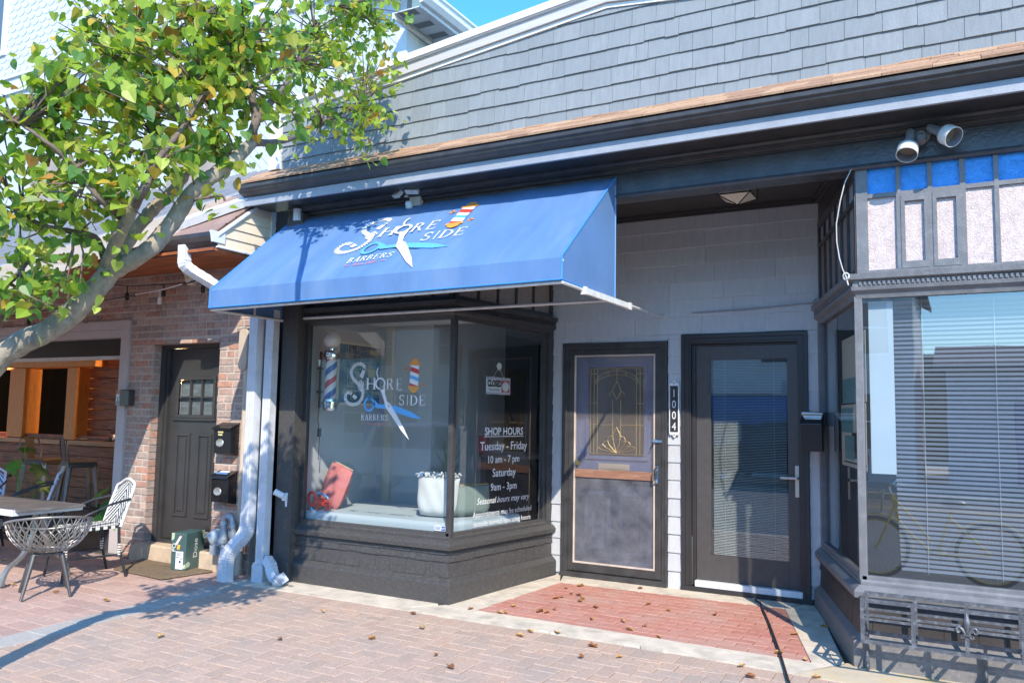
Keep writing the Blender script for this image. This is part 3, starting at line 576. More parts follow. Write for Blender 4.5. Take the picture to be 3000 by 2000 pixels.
def logo(emit):
    """emit(list of (x, z) points, colour index, layer)"""
    G = LOGO
    def glyph(ch, box, ci=0, lay=0):
        (x0, z0), (x1, _), (_, z1) = box
        for p in serif(ch): emit([(x0+(x1-x0)*a, z0+(z1-z0)*b) for a, b in p], ci, lay)
    # twisted rope S
    pts = [Vector((*p, 0)) for p in G['rope']]; dn = []
    for a, b in zip(pts, pts[1:]):
        n = max(1, round((b-a).length/.004)); dn += [a+(b-a)*i/n for i in range(n)]
    # smooth
    for _ in range(3): dn = [dn[0]]+[(dn[i-1]+dn[i]*2+dn[i+1])/4 for i in range(1, len(dn)-1)]+[dn[-1]]
    acc = 0; last = dn[0]; i = 1; hw = .0165; step = .0125; seg = [dn[0]]
    for p in dn[1:]:
        acc += (p-last).length; last = p
        if acc >= step: seg.append(p); acc = 0
    for k in range(1, len(seg)-1):
        t = (seg[k+1]-seg[k-1]).normalized(); nrm = Vector((-t.y, t.x, 0)); c = seg[k]; d = t*.0047; sk = t*.005
        q = [c-nrm*hw-sk-d, c-nrm*hw-sk+d, c-nrm*hw*.5+d*1.15-sk*.4, c+nrm*hw*.5+d*1.15+sk*.4, c+nrm*hw+sk+d, c+nrm*hw+sk-d, c+nrm*hw*.5-d*1.1+sk*.4, c-nrm*hw*.5-d*1.1-sk*.4]
        emit([(v.x, v.y) for v in q], 0, 0)
    for n in ('tas1', 'tas2'):
        a, b, c, d = [Vector((*p, 0)) for p in G[n]]
        for k in range(3): u0, u1 = k/3+.02, (k+1)/3-.04; emit([tuple((a.lerp(b, u0))[:2]), tuple(a.lerp(b, u1)[:2]), tuple(d.lerp(c, u1)[:2]), tuple(d.lerp(c, u0)[:2])], 0, 0)
    kc = Vector((-.182, .329, 0))
    for k in range(4):
        for q in ring(kc.x+.012*math.cos(k*1.6), kc.y+.014*math.sin(k*1.6), .025, .032, .017, .023, k*70, k*70+230, 10): emit(q, 0, 1)
    for ch, k in (('H', 'H'), ('R', 'R'), ('E', 'E'), ('S', 'S2'), ('I', 'I'), ('D', 'D'), ('E', 'E2')): glyph(ch, G[k])
    (x0, z0), (x1, _), (_, z1) = G['BARBERS']; wd_ = (x1-x0)/7
    for i, ch in enumerate('BARBERS'): glyph(ch, ((x0+i*wd_+.002, z0+.0055*i/7), (x0+(i+1)*wd_-.003, z0), (x0, z1)))
    for n in ('dash1', 'dash2'): (a, b), (c, d) = G[n]; emit(rect(a, b-.0025, c, b+.0025), 5, 0)
    (cx, cz), (ex, _), (_, bz) = G['bring']
    for q in ring(cx, cz, ex-cx, cz-bz, (ex-cx)*.66, (cz-bz)*.7): emit(q, 1, 0)
    emit(G['bthumb'], 1, 0); emit(G['bblade'], 1, 0)
    (cx, cz), (ex, _), (_, bz) = G['wring']
    for q in ring(cx, cz, ex-cx, cz-bz, (ex-cx)*.68, (cz-bz)*.74): emit(q, 0, 1)
    hk = G['hook']
    for a, b in zip(hk, hk[1:]):
        v = Vector((b[0]-a[0], b[1]-a[1])).normalized()*.006; emit([(a[0]-v.y, a[1]+v.x), (b[0]-v.y, b[1]+v.x), (b[0]+v.y, b[1]-v.x), (a[0]+v.y, a[1]-v.x)], 0, 1)
    w_ = G['wblade']; emit([w_[0], w_[1], w_[2], w_[11]], 0, 1); emit([w_[2], w_[3], w_[10], w_[11]], 0, 1); emit([w_[3], w_[4], w_[9], w_[10]], 0, 1); emit([w_[4], w_[5], w_[8], w_[9]], 0, 1); emit([w_[5], w_[6], w_[7], w_[8]], 0, 1)
    px, pz = G['pivot'][0]; emit([(px+.006*math.cos(a*.785), pz+.006*math.sin(a*.785)) for a in range(8)], 4, 2)
    for n in ('pcapT', 'pbandT', 'pbandB', 'pcapB'): emit(G[n], 2, 1)
    a, b, c, d = [Vector(p) for p in G['pbody']]; 
    cols = [0, 3, 0, 1, 0, 3]; cut = [0, .12, .35, .52, .70, .92, 1.06]
    for k in range(6):
        l0, l1 = max(0, cut[k]-.06), max(0, min(1, cut[k+1]-.06)); r0_, r1 = min(1, cut[k]+.07) if k else 0, min(1, cut[k+1]+.07)
        emit([tuple(a.lerp(d, l0)), tuple(b.lerp(c, r0_)), tuple(b.lerp(c, r1)), tuple(a.lerp(d, l1))], cols[k], 0)
    for n in ('star1', 'star2'):
        (cx, cz), (ex, _) = G[n]; r = ex-cx
        for rr, ci, lay in ((r, 2, 0), (r*.42, 4, 1)): emit([(cx+(rr if k % 2 == 0 else rr*.28)*math.cos(k*math.pi/4), cz+(rr if k % 2 == 0 else rr*.28)*math.sin(k*math.pi/4)) for k in range(8)], ci, lay)
mb = MB(); yl = 5.7285
logo(lambda p, ci, lay: mb.poly([(x-4.5, yl-.0012*lay, z+1.4) for x, z in p], ci))
a, b, c = LOGO['SINCE']; text_poly(mb, 'Since 2020', ((a[0]+b[0])/2-4.5, yl, a[1]+1.4), (1, 0, 0), (0, 0, 1), .034, 5, sx=1.05)
mb.build('window_lettering', M_let, bayL)
mb = MB(); p1, p2 = PL[1], PL[2]; dl = math.hypot(p2[0]-p1[0], p2[1]-p1[1]); dv = Vector(((p2[0]-p1[0])/dl, (p2[1]-p1[1])/dl, 0)); nv = Vector((dv.y, -dv.x, 0)); o = Vector((p1[0], p1[1], 0))-nv*.0105
for t, s_, z, sz, sh, bo in (('SHOP HOURS', .74, 1.297, .094, 0, .0016), ('Tuesday - Friday', .74, 1.165, .105, 0, .0006), ('10 am - 7 pm', .735, 1.052, .090, 0, .0006), ('Saturday', .745, .932, .100, 0, .0006), ('9am - 3pm', .745, .812, .090, 0, .0006), ('Seasonal hours may vary', .745, .705, .078, .28, 0), ('Appointments may be scheduled', .745, .60, .066, 0, 0), ('outside normal operating hours', .745, .52, .066, 0, 0)):
    mb = MB(); text_poly(mb, t, o+dv*s_+Vector((0, 0, z+.02)), dv, (0, 0, 1), sz, 0, shear=sh, bold=bo, sx=.98)
    if t == 'SHOP HOURS': q = o+dv*.45; e = o+dv*1.03; mb.poly([(q.x, q.y, 1.30), (e.x, e.y, 1.30), (e.x, e.y, 1.306), (q.x, q.y, 1.306)], 0)
    mb.build('hours_lettering', M_let, bayL)
mb = MB(); mb.poly([(-3.86, yl, .535), (-3.752, yl, .535), (-3.752, yl, .578), (-3.86, yl, .578)], 0); mb.poly([(-3.792, yl-.001, .538), (-3.754, yl-.001, .538), (-3.754, yl-.001, .575), (-3.792, yl-.001, .575)], 1)
text_poly(mb, 'ADT', (-3.773, yl-.002, .549), (1, 0, 0), (0, 0, 1), .022, 0)
for k in range(3): mb.poly([(-3.855, yl-.001, .545+k*.01), (-3.80, yl-.001, .545+k*.01), (-3.80, yl-.001, .550+k*.01), (-3.855, yl-.001, .550+k*.01)], 1)
mb.build('security_sticker', [M_let[0], mat('sticker_blue', (.03, .12, .45), .5)], bayL)
# ------------------------------------------------------------------ brick restaurant on the left
M_br = [mat('brick_%d' % i, c, .88, var=.25, vs=28, bump=.7, bs=160, spec=.2, c2=(.46, .37, .32), c2s=20, c2a=.5) for i, c in enumerate([(.47, .325, .265), (.43, .325, .28), (.50, .275, .205), (.40, .315, .275), (.52, .385, .32), (.44, .255, .20), (.35, .27, .235)])]
M_mort = mat('mortar', (.55, .485, .415), .95, var=.12, vs=10, bump=.8, bs=150)
M_step = mat('worn_limestone', (.60, .47, .34), .85, var=.15, vs=7, bump=.6, bs=60, c2=(.4, .33, .26), c2s=6)
M_door = mat('black_door_paint', (.045, .044, .045), .33, var=.15, bump=.1, c2=(.06, .055, .05), c2s=5, c2a=.4)
M_owood = mat('orange_stained_plywood', (.42, .13, .045), .55, var=.3, vs=5, bump=.3, st=(.6, 7, 5), c2=(.16, .04, .015), c2s=3.5, c2a=.8)
M_beige = mat('weathered_cream_board', (.62, .53, .44), .75, var=.1, vs=4, bump=.3, st=(1, 1.2, 7), c2=(.55, .38, .26), c2s=3, c2a=.5)
M_metal = mat('grey_metal_roofing', (.34, .34, .36), .45, .3, var=.08, vs=3, c2=(.5, .5, .52), c2s=14, c2a=.3)
M_cream = mat('cream_siding', (.80, .68, .53), .55, var=.04, bump=.1)
M_bshin = [mat('porch_shingle_%d' % i, c, .9, var=.15, vs=60, bump=.5, bs=300) for i, c in enumerate([(.29, .19, .155), (.25, .165, .14), (.33, .22, .18)])]
M_gut = mat('dark_bronze_gutter', (.05, .042, .042), .3, .2, var=.2, vs=5)
rest = thing('brick_restaurant', 'brick restaurant with wide open front and black side door', 'building')
YB = 5.70
def bricks(mb, x0, x1, z0, z1, holes=(), phase=0):
    z = z0; k = phase
    while z < z1-.01:
        zt = min(z+.062, z1); x = x0-(.102 if k % 2 else 0)-random.uniform(0, .02)
        while x < x1:
            wd_ = .198 if random.random() > .12 else .098
            segs = [(max(x, x0), min(x+wd_, x1))]
            for hx0, hx1, hz0, hz1 in holes:
                if z < hz1-.02 and zt > hz0+.02:
                    ns = []
                    for a, b in segs:
                        if b <= hx0 or a >= hx1: ns.append((a, b))
                        else:
                            if a < hx0: ns.append((a, hx0))
                            if b > hx1: ns.append((hx1, b))
                    segs = ns
            for a, b in segs:
                if b-a > .02:
                    d = random.gauss(0, .0018); j = lambda: random.gauss(0, .0012); c = .004; mi = random.choices(range(7), (5, 5, 3, 4, 4, 3, 3))[0]
                    y = YB-.004+d; f = [(a+j()+c, y, z+j()+c), (b+j()-c, y, z+j()+c), (b+j()-c, y, zt+j()-c), (a+j()+c, y, zt+j()-c)]
                    bk = [(a, y+.012, z), (b, y+.012, z), (b, y+.012, zt), (a, y+.012, zt)]
                    mb.add(f+bk, [(0, 1, 2, 3)]+[(i, 4+i, 4+(i+1) % 4, (i+1) % 4) for i in range(4)], mi)
            x += wd_+.012
        z += .074; k += 1
mb = MB(); hol = [(-7.44, -6.455, -1, 2.20)]
bricks(mb, -7.81, -5.93, -.06, 2.44, hol); bricks(mb, -12.5, -5.93, 2.4585, 2.93)
z = -.06; k = 0
while z < 2.19:   # brick return of the door reveal
    y = YB+.008; d = .095
    mb.add([(-7.436, y, z), (-7.436, y+d, z), (-7.436, y+d, z+.062), (-7.436, y, z+.062), (-7.448, y, z), (-7.448, y+d, z), (-7.448, y+d, z+.062), (-7.448, y, z+.062)], [(0, 1, 2, 3), (0, 4, 5, 1), (3, 2, 6, 7), (0, 3, 7, 4), (1, 5, 6, 2)], random.randrange(7)); z += .074
mb.box(-7.815, YB+.002, -.1, -7.444, YB+.14, 2.44, 7); mb.box(-6.45, YB+.002, -.1, -5.93, YB+.14, 2.44, 7); mb.box(-7.444, YB+.003, 2.205, -6.45, YB+.14, 2.44, 7); mb.box(-12.5, YB+.002, 2.4405, -5.93, YB+.14, 2.95, 7)
mb.build('brick_wall', M_br+[M_mort], rest)
mb = MB()
x = -7.44
for k in range(5): mb.box(x+.002, YB-.012, 2.165, x+.2-.01, YB+.1, 2.203, k % 3); x += .2
mb.build('door_lintel', M_br[2:5], rest, bevel=.004)
# step
mb = MB(); mb.box(-7.46, 5.61, -.12, -6.0, 5.86, .135); mb.box(-7.50, 5.585, -.12, -7.3, 5.70, .10); mb.build('door_step', M_step, rest, bevel=.015)
# black six-light door
yd = YB+.115
mb = MB(); mb.box(-7.44, yd-.02, .135, -7.37, yd+.08, 2.195); mb.box(-6.53, yd-.02, .135, -6.457, yd+.08, 2.195); mb.box(-7.37, yd-.02, 2.13, -6.53, yd+.08, 2.195); mb.box(-7.37, yd-.0, .135, -7.335, yd+.07, 2.129); mb.box(-7.39, yd-.05, .13, -6.50, yd+.08, .165)
BD = mb.build('door', M_door, rest, bevel=.003); BD['label'] = 'black panelled door with six small panes'
mb = MB(); yy = yd+.035; X0, X1 = -7.333, -6.54
gx0, gx1, gz0, gz1 = -7.19, -6.68, 1.44, 1.80
mb.box(X0, yy, .168, X1, yy+.04, gz0-.03); mb.box(X0, yy, gz1+.03, X1, yy+.04, 2.128); mb.box(X0, yy, gz0-.03, gx0-.03, yy+.04, gz1+.03); mb.box(gx1+.03, yy, gz0-.03, X1, yy+.04, gz1+.03)
for q in ((gx0-.035, gz0-.035, gx1+.035, gz0), (gx0-.035, gz1, gx1+.035, gz1+.035), (gx0-.035, gz0, gx0, gz1), (gx1, gz0, gx1+.035, gz1)): mb.box(q[0], yy-.014, q[1], q[2], yy-.0005, q[3])
for k in (1, 2): x = gx0+(gx1-gx0)*k/3; mb.box(x-.009, yy-.01, gz0, x+.009, yy+.02, gz1)
mb.box(gx0, yy-.0095, (gz0+gz1)/2-.009, gx1, yy+.02, (gz0+gz1)/2+.009)
mb.box(gx0-.06, yy-.022, gz0-.06, gx1+.06, yy-.0005, gz0-.036)
for a, b in ((-7.20, -6.99), (-6.88, -6.67)):
    for q in ((a, .40, b, .43), (a, 1.22, b, 1.25), (a, .43, a+.03, 1.22), (b-.03, .43, b, 1.22)): mb.box(q[0], yy-.012, q[1], q[2], yy-.0005, q[3])
    mb.box(a+.055, yy-.009, .455, b-.055, yy-.0005, 1.195)
mb.build('door_leaf', M_door, BD, bevel=.004)
mb = MB(); mb.poly([(gx0, yy+.018, gz0), (gx1, yy+.018, gz0), (gx1, yy+.018, gz1), (gx0, yy+.018, gz1)]); mb.build('door_panes', glass('door_light_glass', (.75, .8, .82), 2.0), BD)
MB().box(gx0-.02, yy+.03, gz0, gx1+.02, yy+.034, gz1).build('pane_backing', mat('painted_pane_reflection', (.30, .31, .32), .8, var=.35, vs=9, st=(1, 1, 3)), BD)  # added backing hides the lit interior; its pale colour stands in for pane reflections
mb = MB(); mb.box(-6.585, yd-.02, .92, -6.565, yd+.03, 1.12); mb.build('handle', M_door, BD, bevel=.004)
# big opening with pale frame, folding glass door lifted overhead
M_frame = mat('pale_taupe_frame', (.52, .47, .46), .55, var=.05, bump=.1)
mb = MB(); mb.box(-7.945, YB-.03, -.1, -7.816, YB+.14, 2.345); mb.box(-12.5, YB-.032, 2.345, -7.812, YB+.14, 2.44); mb.box(-12.5, YB-.01, 2.26, -7.947, YB+.12, 2.3435); mb.build('opening_frame', M_frame, rest, bevel=.003)
mb = MB()
S = [(5.86, 2.25), (6.9, 2.33)]
def slat(y0, z0, y1, z1, x0, x1, t=.045, mi=0): mb.prism([(x0, y0, z0), (x0, y1, z1), (x0, y1, z1+t), (x0, y0, z0+t)], (x1-x0, 0, 0), mi)
for x0 in (-12.4, -10.2): 
    x1 = x0+2.18
    slat(5.80, 2.04, 5.83, 2.26, x0, x1, .03); slat(5.85, 2.245, 5.99, 2.262, x0, x1); slat(6.78, 2.33, 6.9, 2.34, x0, x1)
    for k in range(4): xx = x0+k*(x1-x0-.06)/3; slat(5.99, 2.262, 6.78, 2.33, xx, xx+.06)
mb.box(-12.4, 5.79, 2.03, -7.95, 5.85, 2.07, 1); mb.build('folding_door', [mat('dark_bronze_metal', (.04, .036, .035), .4, .3), mat('pale_seal', (.6, .58, .55), .5)], rest, bevel=.003)
mb = MB()
mb.box(-7.965, YB+.03, -.05, -7.95, YB+.09, 2.26); mb.build('door_track', M_frame, rest)
# interior: bar with timber posts
M_timb = mat('yellow_pine_post', (.85, .33, .075), .55, var=.25, vs=6, bump=.25, st=(6, 6, .7), c2=(.22, .08, .02), c2s=6, c2a=.6)
M_timd = mat('scorched_pine_board', (.34, .10, .03), .55, var=.4, vs=6, bump=.3, st=(.7, 6, 8), c2=(.03, .012, .008), c2s=4, c2a=.9)
mb = MB(); mb.box(-17, 10.5, -.1, -6.5, 10.6, 3); mb.box(-17, 5.85, -.1, -16.9, 10.5, 3); mb.box(-6.6, 6.0, -.1, -6.5, 10.5, 3); mb.box(-17, 5.85, 2.62, -6.5, 10.6, 2.7); mb.build('interior_wall', mat('charcoal_wall', (.035, .034, .036), .7), rest)
mb = MB(); mb.box(-17, 5.6, -.12, -7.45, 10.5, -.02); mb.build('interior_floor', mat('dark_tile_floor', (.10, .10, .10), .4, var=.3, vs=3), rest)
mb = MB(); yb = 7.05
z = .0
while z < 1.0: mb.box(-15, yb, z, -9.6, yb+.06, z+.136, 0); z += .14
mb.box(-15, yb-.08, .985, -9.6, yb+.4, 1.05, 1)
mb.build('bar_counter', [M_timd, mat('bar_top_wood', (.55, .20, .055), .4, var=.3, vs=5, st=(.6, 6, 5), c2=(.15, .05, .02), c2s=5, c2a=.6)], rest, bevel=.004)
mb = MB()
for x, wd_ in ((-12.32, .42), (-10.95, .26)):
    mb = MB(); mb.box(x, yb-.03, 1.0525, x+wd_*.3, yb+.19, 2.05); mb.box(x+wd_*.32-.01, yb-.05, 1.0525, x+wd_, yb+.2, 2.05); mb.build('bar_post', M_timb, rest, bevel=.008)
mb = MB(); mb.box(-15, yb-.06, 2.055, -10.3, yb+.2, 2.16, 0); mb.box(-15, yb-.05, 2.165, -9.9, yb+.22, 2.30, 1); mb.build('bar_header', [M_timb, M_timd], rest, bevel=.006)
mb = MB(); z = 1.06
while z < 2.05: mb.box(-10.63, yb+.1, z, -9.98, yb+.16, z+.137); z += .141
mb.build('board_wall', M_timd, rest, bevel=.004)
mb = MB()
for x in (-13.2, -12.75, -11.3, -10.6): MB().box(x, 8.5, 1.0, x+.24, 8.7, 2.4).build('back_post', M_timb, rest)
# side glazing beside the opening (reflects the street)
mb = MB(); mb.poly([(-9.6, yb+.02, .3), (-7.95, 6.1, .3), (-7.95, 6.1, 2.03), (-9.6, yb+.02, 2.03)]); mb.build('side_glazing', glass('smoked_glass', (.35, .38, .40), 1.9), rest)
# porch eave, soffit, gutter, shingled gable end
mb = MB(); mb.box(-13, 4.99, 2.905, -5.80, 5.70, 2.93); mb.build('porch_soffit', M_owood, rest)
mb = MB(); extx(mb, [(5.02, 2.93), (4.99, 2.95), (4.955, 2.985), (4.945, 3.03), (4.95, 3.065), (4.965, 3.07), (4.96, 3.04), (5.03, 3.04)], -7.2, -5.80); extx(mb, [(5.0, 2.90), (5.03, 2.90), (5.03, 3.07), (5.0, 3.07)], -9, -5.805)
mb.build('gutter', M_gut, rest)
mb = MB(); mb.prism([(-5.805, 4.945, 3.075), (-5.805, 5.10, 3.075), (-5.805, 5.10, 2.975), (-5.805, 4.965, 2.975)], (.03, 0, 0)); mb.build('gutter_end', M_alum, rest)
mb = MB()   # gable end clapboards in the plane x = -5.8
z = 2.945
def gx(z): return 5.035+max(0, (z-3.06))/.79
while z < 3.46:
    zt = min(z+.093, 3.46)
    mb.add([(-5.80, gx(z), z), (-5.80, 5.72, z), (-5.80, 5.72, zt), (-5.80, gx(zt), zt), (-5.785, gx(z), z), (-5.785, 5.72, z), (-5.796, 5.72, zt), (-5.796, gx(zt), zt)], [(4, 5, 6, 7), (0, 4, 7, 3), (0, 1, 5, 4), (3, 7, 6, 2)]); z += .095
mb.build('gable_siding', M_cream, rest)
mb = MB(); mb.prism([(-5.815, 5.02, 3.03), (-5.815, 5.55, 3.455), (-5.815, 5.55, 3.485), (-5.815, 5.02, 3.062)], (.05, 0, 0)); mb.box(-5.815, 5.02, 2.932, -5.775, 5.72, 2.948); mb.box(-5.79, 5.65, 2.95, -5.77, 5.70, 3.46); mb.box(-5.81, 5.50, 3.47, -5.74, 5.72, 3.49); mb.build('gable_trim', M_alum, rest, bevel=.002)
mb = MB(); y = 5.0
k = 0
while y < 5.58:
    z = 3.07+(y-5.0)*.79; x = -6.42-random.uniform(0, .1)
    while x < -5.83:
        wd_ = random.uniform(.14, .28); x1 = min(x+wd_-.003, -5.79); mb.prism([(x, y, z), (x1, y, z), (x1, y+.125, z+.099), (x, y+.125, z+.099)], (0, -.006, .009), random.randrange(3)); x += wd_
    y += .11
mb.prism([(-6.5, 5.01, 3.065), (-5.79, 5.01, 3.065), (-5.79, 5.6, 3.53), (-6.5, 5.6, 3.53)], (0, .01, -.02), 0)
mb.build('porch_roof', M_bshin, rest)
# metal canopy roof with cream barge board
def rz_(y): return 2.70+.50*(y-3.84)
mb = MB(); x = -16
mb.prism([(-16, 3.2, rz_(3.2)), (-6.42, 3.2, rz_(3.2)), (-6.42, 8.0, rz_(8.0)), (-16, 8.0, rz_(8.0))], (0, 0, -.03))
while x < -6.4:
    mb.prism([(x-.012, 3.2, rz_(3.2)), (x+.012, 3.2, rz_(3.2)), (x+.012, 8.0, rz_(8.0)), (x-.012, 8.0, rz_(8.0))], (0, 0, .035)); x += .3
mb.build('metal_roof', M_metal, rest)
mb = MB(); mb.prism([(-6.42, 3.2, rz_(3.2)-.19), (-6.42, 5.7, rz_(5.7)-.19), (-6.42, 5.7, rz_(5.7)+.012), (-6.42, 3.2, rz_(3.2)+.012)], (.025, 0, 0)); mb.build('barge_board', M_beige, rest)
mb = MB(); mb.prism([(-6.425, 3.2, rz_(3.2)-.20), (-6.425, 5.2, rz_(5.2)-.20), (-6.425, 5.2, rz_(5.2)-.175), (-6.425, 3.2, rz_(3.2)-.175)], (-9, 0, 0)); mb.build('canopy_ceiling', M_owood, rest)
# ------------------------------------------------------------------ white house behind
house = thing('white_house', 'tall white sided house rising behind the metal roof', 'house')
M_hs = mat('white_siding', (.52, .56, .60), .5, var=.03); M_hs2 = mat('white_trim', (.58, .61, .63), .5, var=.03)
mb = MB(); XH, YH = -6.0, 8.0
def diag(mb, x0, x1, z0, z1, y):
    c = .115; t = x0-(z1-z0)-1
    while t < x1+(z1-z0)+1:   # planks falling to the right
        p = [(t, z1), (t+c*1.414-.012, z1), (t+c*1.414-.012+(z1-z0), z0), (t+(z1-z0), z0)]
        p = clip(p[::-1], [(x0, z0), (x1, z0), (x1, z1), (x0, z1)])
        if len(p) > 2: mb.prism([(a, y-.012, b) for a, b in p], (0, .012, 0))
        t += c*1.414
diag(mb, -20, XH-.12, 4.4, 7.0, YH); mb.box(-20, YH, 3.5, XH-.01, YH+.1, 7.0); mb.build('diagonal_siding', M_hs, house)
mb = MB(); z = 4.0
while z < 6.35: mb.add([(XH+.014, YH, z), (XH+.014, 16, z), (XH+.003, 16, z+.11), (XH+.003, YH, z+.11), (XH-.01, YH, z), (XH-.01, 16, z)], [(0, 1, 2, 3), (0, 4, 5, 1)]); z += .112
mb.build('side_clapboard', M_hs, house)
mb = MB(); mb.box(XH-.13, YH-.03, 3.5, XH+.02, YH+.02, 6.38); mb.box(XH-.008, YH-.02, 3.5, XH+.03, YH+.11, 6.38); mb.box(-20, YH-.06, 6.98, -6.3, YH+.02, 7.28); mb.box(-20, YH-.10, 7.24, -6.3, YH+.02, 7.30); mb.box(-20, YH-.03, 4.35, XH-.13, YH+.0, 4.62)
mb.build('corner_trim', M_hs2, house)
mb = MB(); z = 7.3; k = 0   # fish-scale shingles
while z < 9.6:
    x = -18-(k % 2)*.11
    while x < -8.5:
        n = 7; pts = [(x, YH-.022, z+.16), (x, YH-.024, z)]+[(x+.105-.105*math.cos(math.pi*i/n), YH-.025, z-.075*math.sin(math.pi*i/n)) for i in range(1, n)]+[(x+.21, YH-.024, z), (x+.21, YH-.022, z+.16)]
        mb.prism([(a, y+ (.016 if i in (0, len(pts)-1) else 0), b) for i, (a, y, b) in enumerate(pts)], (0, .008, 0)); x += .22
    z += .13; k += 1
mb.box(-20, YH, 7.0, -6.6, YH+.1, 9.8); mb.build('scalloped_siding', M_hs, house)
mb = MB(); mb.box(-16.5, YH-.06, 7.75, -14.85, YH-.001, 7.85); mb.box(-14.97, YH-.06, 7.85, -14.85, YH-.001, 9.6); mb.box(-16.4, YH-.03, 7.85, -15.0, YH-.0012, 9.6, 1)
mb.build('window', [M_hs2, mat('grey_window_glass', (.10, .13, .16), .1)], house)
mb = MB(); mb.box(-12.6, YH-.05, 4.45, -12.52, YH-.013, 5.6); mb.box(-13.9, YH-.05, 4.45, -13.82, YH-.013, 5.6); mb.box(-13.82, YH-.03, 4.5, -12.6, YH-.0135, 5.6, 1); mb.box(-13.95, YH-.07, 4.40, -12.5, YH-.013, 4.48); MW2 = [M_hs2, mat('tan_window_blind', (.34, .27, .22), .5)]; mb.build('window', MW2, house); mb = MB()
mb.box(-10.4, YH-.05, 4.6, -9.2, YH-.0135, 4.72, 0); mb.box(-10.35, YH-.03, 4.72, -9.25, YH-.0137, 5.2, 1)
mb.build('window', MW2, house)
# side eave with vented soffit
mb = MB(); xe = -5.53
z0 = 6.33
y = YH-.35; k = 0
while y < 16:
    mb.box(XH+.032, y, z0, xe-.015, y+.155, z0+.012, 0)
    if k % 2 == 0:
        for j in range(8): mb.box(XH+.10, y+.02+j*.016, z0-.003, xe-.12, y+.026+j*.016, z0-.0005, 1)
    y += .16; k += 1
mb.build('vented_soffit', [M_hs2, mat('vent_slot', (.12, .12, .12), .8)], house)
mb = MB(); mb.box(xe-.014, YH-.35, z0-.02, xe, 16, z0+.16); extx_ = [(xe+.001, z0+.02), (xe+.05, z0+.03), (xe+.09, z0+.09), (xe+.10, z0+.165), (xe+.001, z0+.165)]
mb.prism([(x, YH-.4, z) for x, z in extx_], (0, 9, 0)); mb.prism([(xe+.12, YH-.4, z0+.166), (XH-3, YH-.4, z0+2.0), (XH-3, YH-.4, z0+2.05), (xe+.12, YH-.4, z0+.19)], (0, 9, 0)); mb.box(XH+.03, YH-.35, z0-.06, XH+.06, 16, z0-.001)
mb.build('eave_gutter', M_alum, house)
mb = MB(); mb.prism([(-5.98, YH+.12, 3.5), (-5.98, YH+.12, 6.5), (-9, YH+.12, 8.5), (-20, YH+.12, 8.5), (-20, YH+.12, 3.5)], (0, .1, 0)); mb.build('front_wall', M_hs2, house)
mb = MB(); mb.box(-6.3, 7.98, 6.36, -6.02, 8.1, 6.5); mb.build('eave_return', M_hs2, house)
# ------------------------------------------------------------------ awning
M_awn = mat('blue_canvas', (.105, .215, .43), .66, var=.10, vs=2.2, bump=.3, bs=420, st=(2.2, .6, .6), c2=(.19, .29, .46), c2s=1.3, c2a=.55)
M_tube = mat('white_frame_tube', (.72, .71, .69), .45, var=.08, vs=10, c2=(.45, .40, .34), c2s=14, c2a=.35)
awn = thing('awning', 'faded blue canvas awning with barber lettering over the left shop window', 'awning')
AX0, AX1, AY0, AY1, AZ0, AZ1, AZ2 = -5.54, -2.265, 4.76, 5.69, 2.375, 2.53, 3.30
def az(x): return (x-AX1)/(AX0-AX1)*-.03     # slight sag to the left
mb = MB(); n = 48; rows = []
for i in range(n+1):
    x = AX0+(AX1-AX0)*i/n; s = az(x); sag = .008*math.sin(math.pi*((i*3/n) % 1))+.004*math.sin(i*2.3)
    rows.append([(x, AY0-.004, AZ0+s), (x, AY0-.003, AZ1+s-.01), (x, AY0+.004, AZ1+s)]+[(x, AY0+(AY1-AY0)*t, AZ1+s+(AZ2-AZ1-s)*t-sag*math.sin(math.pi*t)-.003*math.sin(t*9+i*.9)) for t in (.15, .3, .45, .6, .75, .9, 1)])
vs = [p for r in rows for p in r]; k = len(rows[0])
mb.add(vs, [(i*k+j, (i+1)*k+j, (i+1)*k+j+1, i*k+j+1) for i in range(n) for j in range(k-1)])
for x, sg in ((AX0, -1), (AX1, 1)):
    s = az(x); mb.add([(x, AY0-.004, AZ0+s), (x, AY1, AZ0+s-.01), (x, AY1, AZ2), (x, AY0, AZ1+s)], [(0, 1, 2, 3)])
cv = mb.build('canopy', M_awn, awn, smooth=20)
mb = MB()   # piping along the seams
for x in (AX0, AX1):
    s = az(x); mb.tube([(x, AY0-.004, AZ0+s), (x, AY0-.002, AZ1+s), (x, AY1, AZ2+.002)], .006, 6); mb.tube([(x, AY0, AZ0+s), (x, AY1, AZ0+s-.01)], .005, 6)
    mb.tube([(x, AY1, AZ2), (x, AY1, AZ0)], .005, 6)
mb.tube([(AX0, AY0-.006, AZ0-.03), (AX1, AY0-.006, AZ0)], .006, 6)
mb.build('piping', mat('bright_blue_piping', (.05, .26, .70), .5, var=.05), cv)
mb = MB()
def bar(a, b, r=.0125): mb.tube([a, b], r, 8)
zl, zr_ = AZ0-.045, AZ0-.015
bar((AX0, AY0+.02, zl), (AX1, AY0+.02, zr_)); bar((AX0+.01, AY0+.02, zl), (AX0+.01, AY1, zl)); bar((AX1-.01, AY0+.02, zr_), (AX1-.01, AY1, zr_))
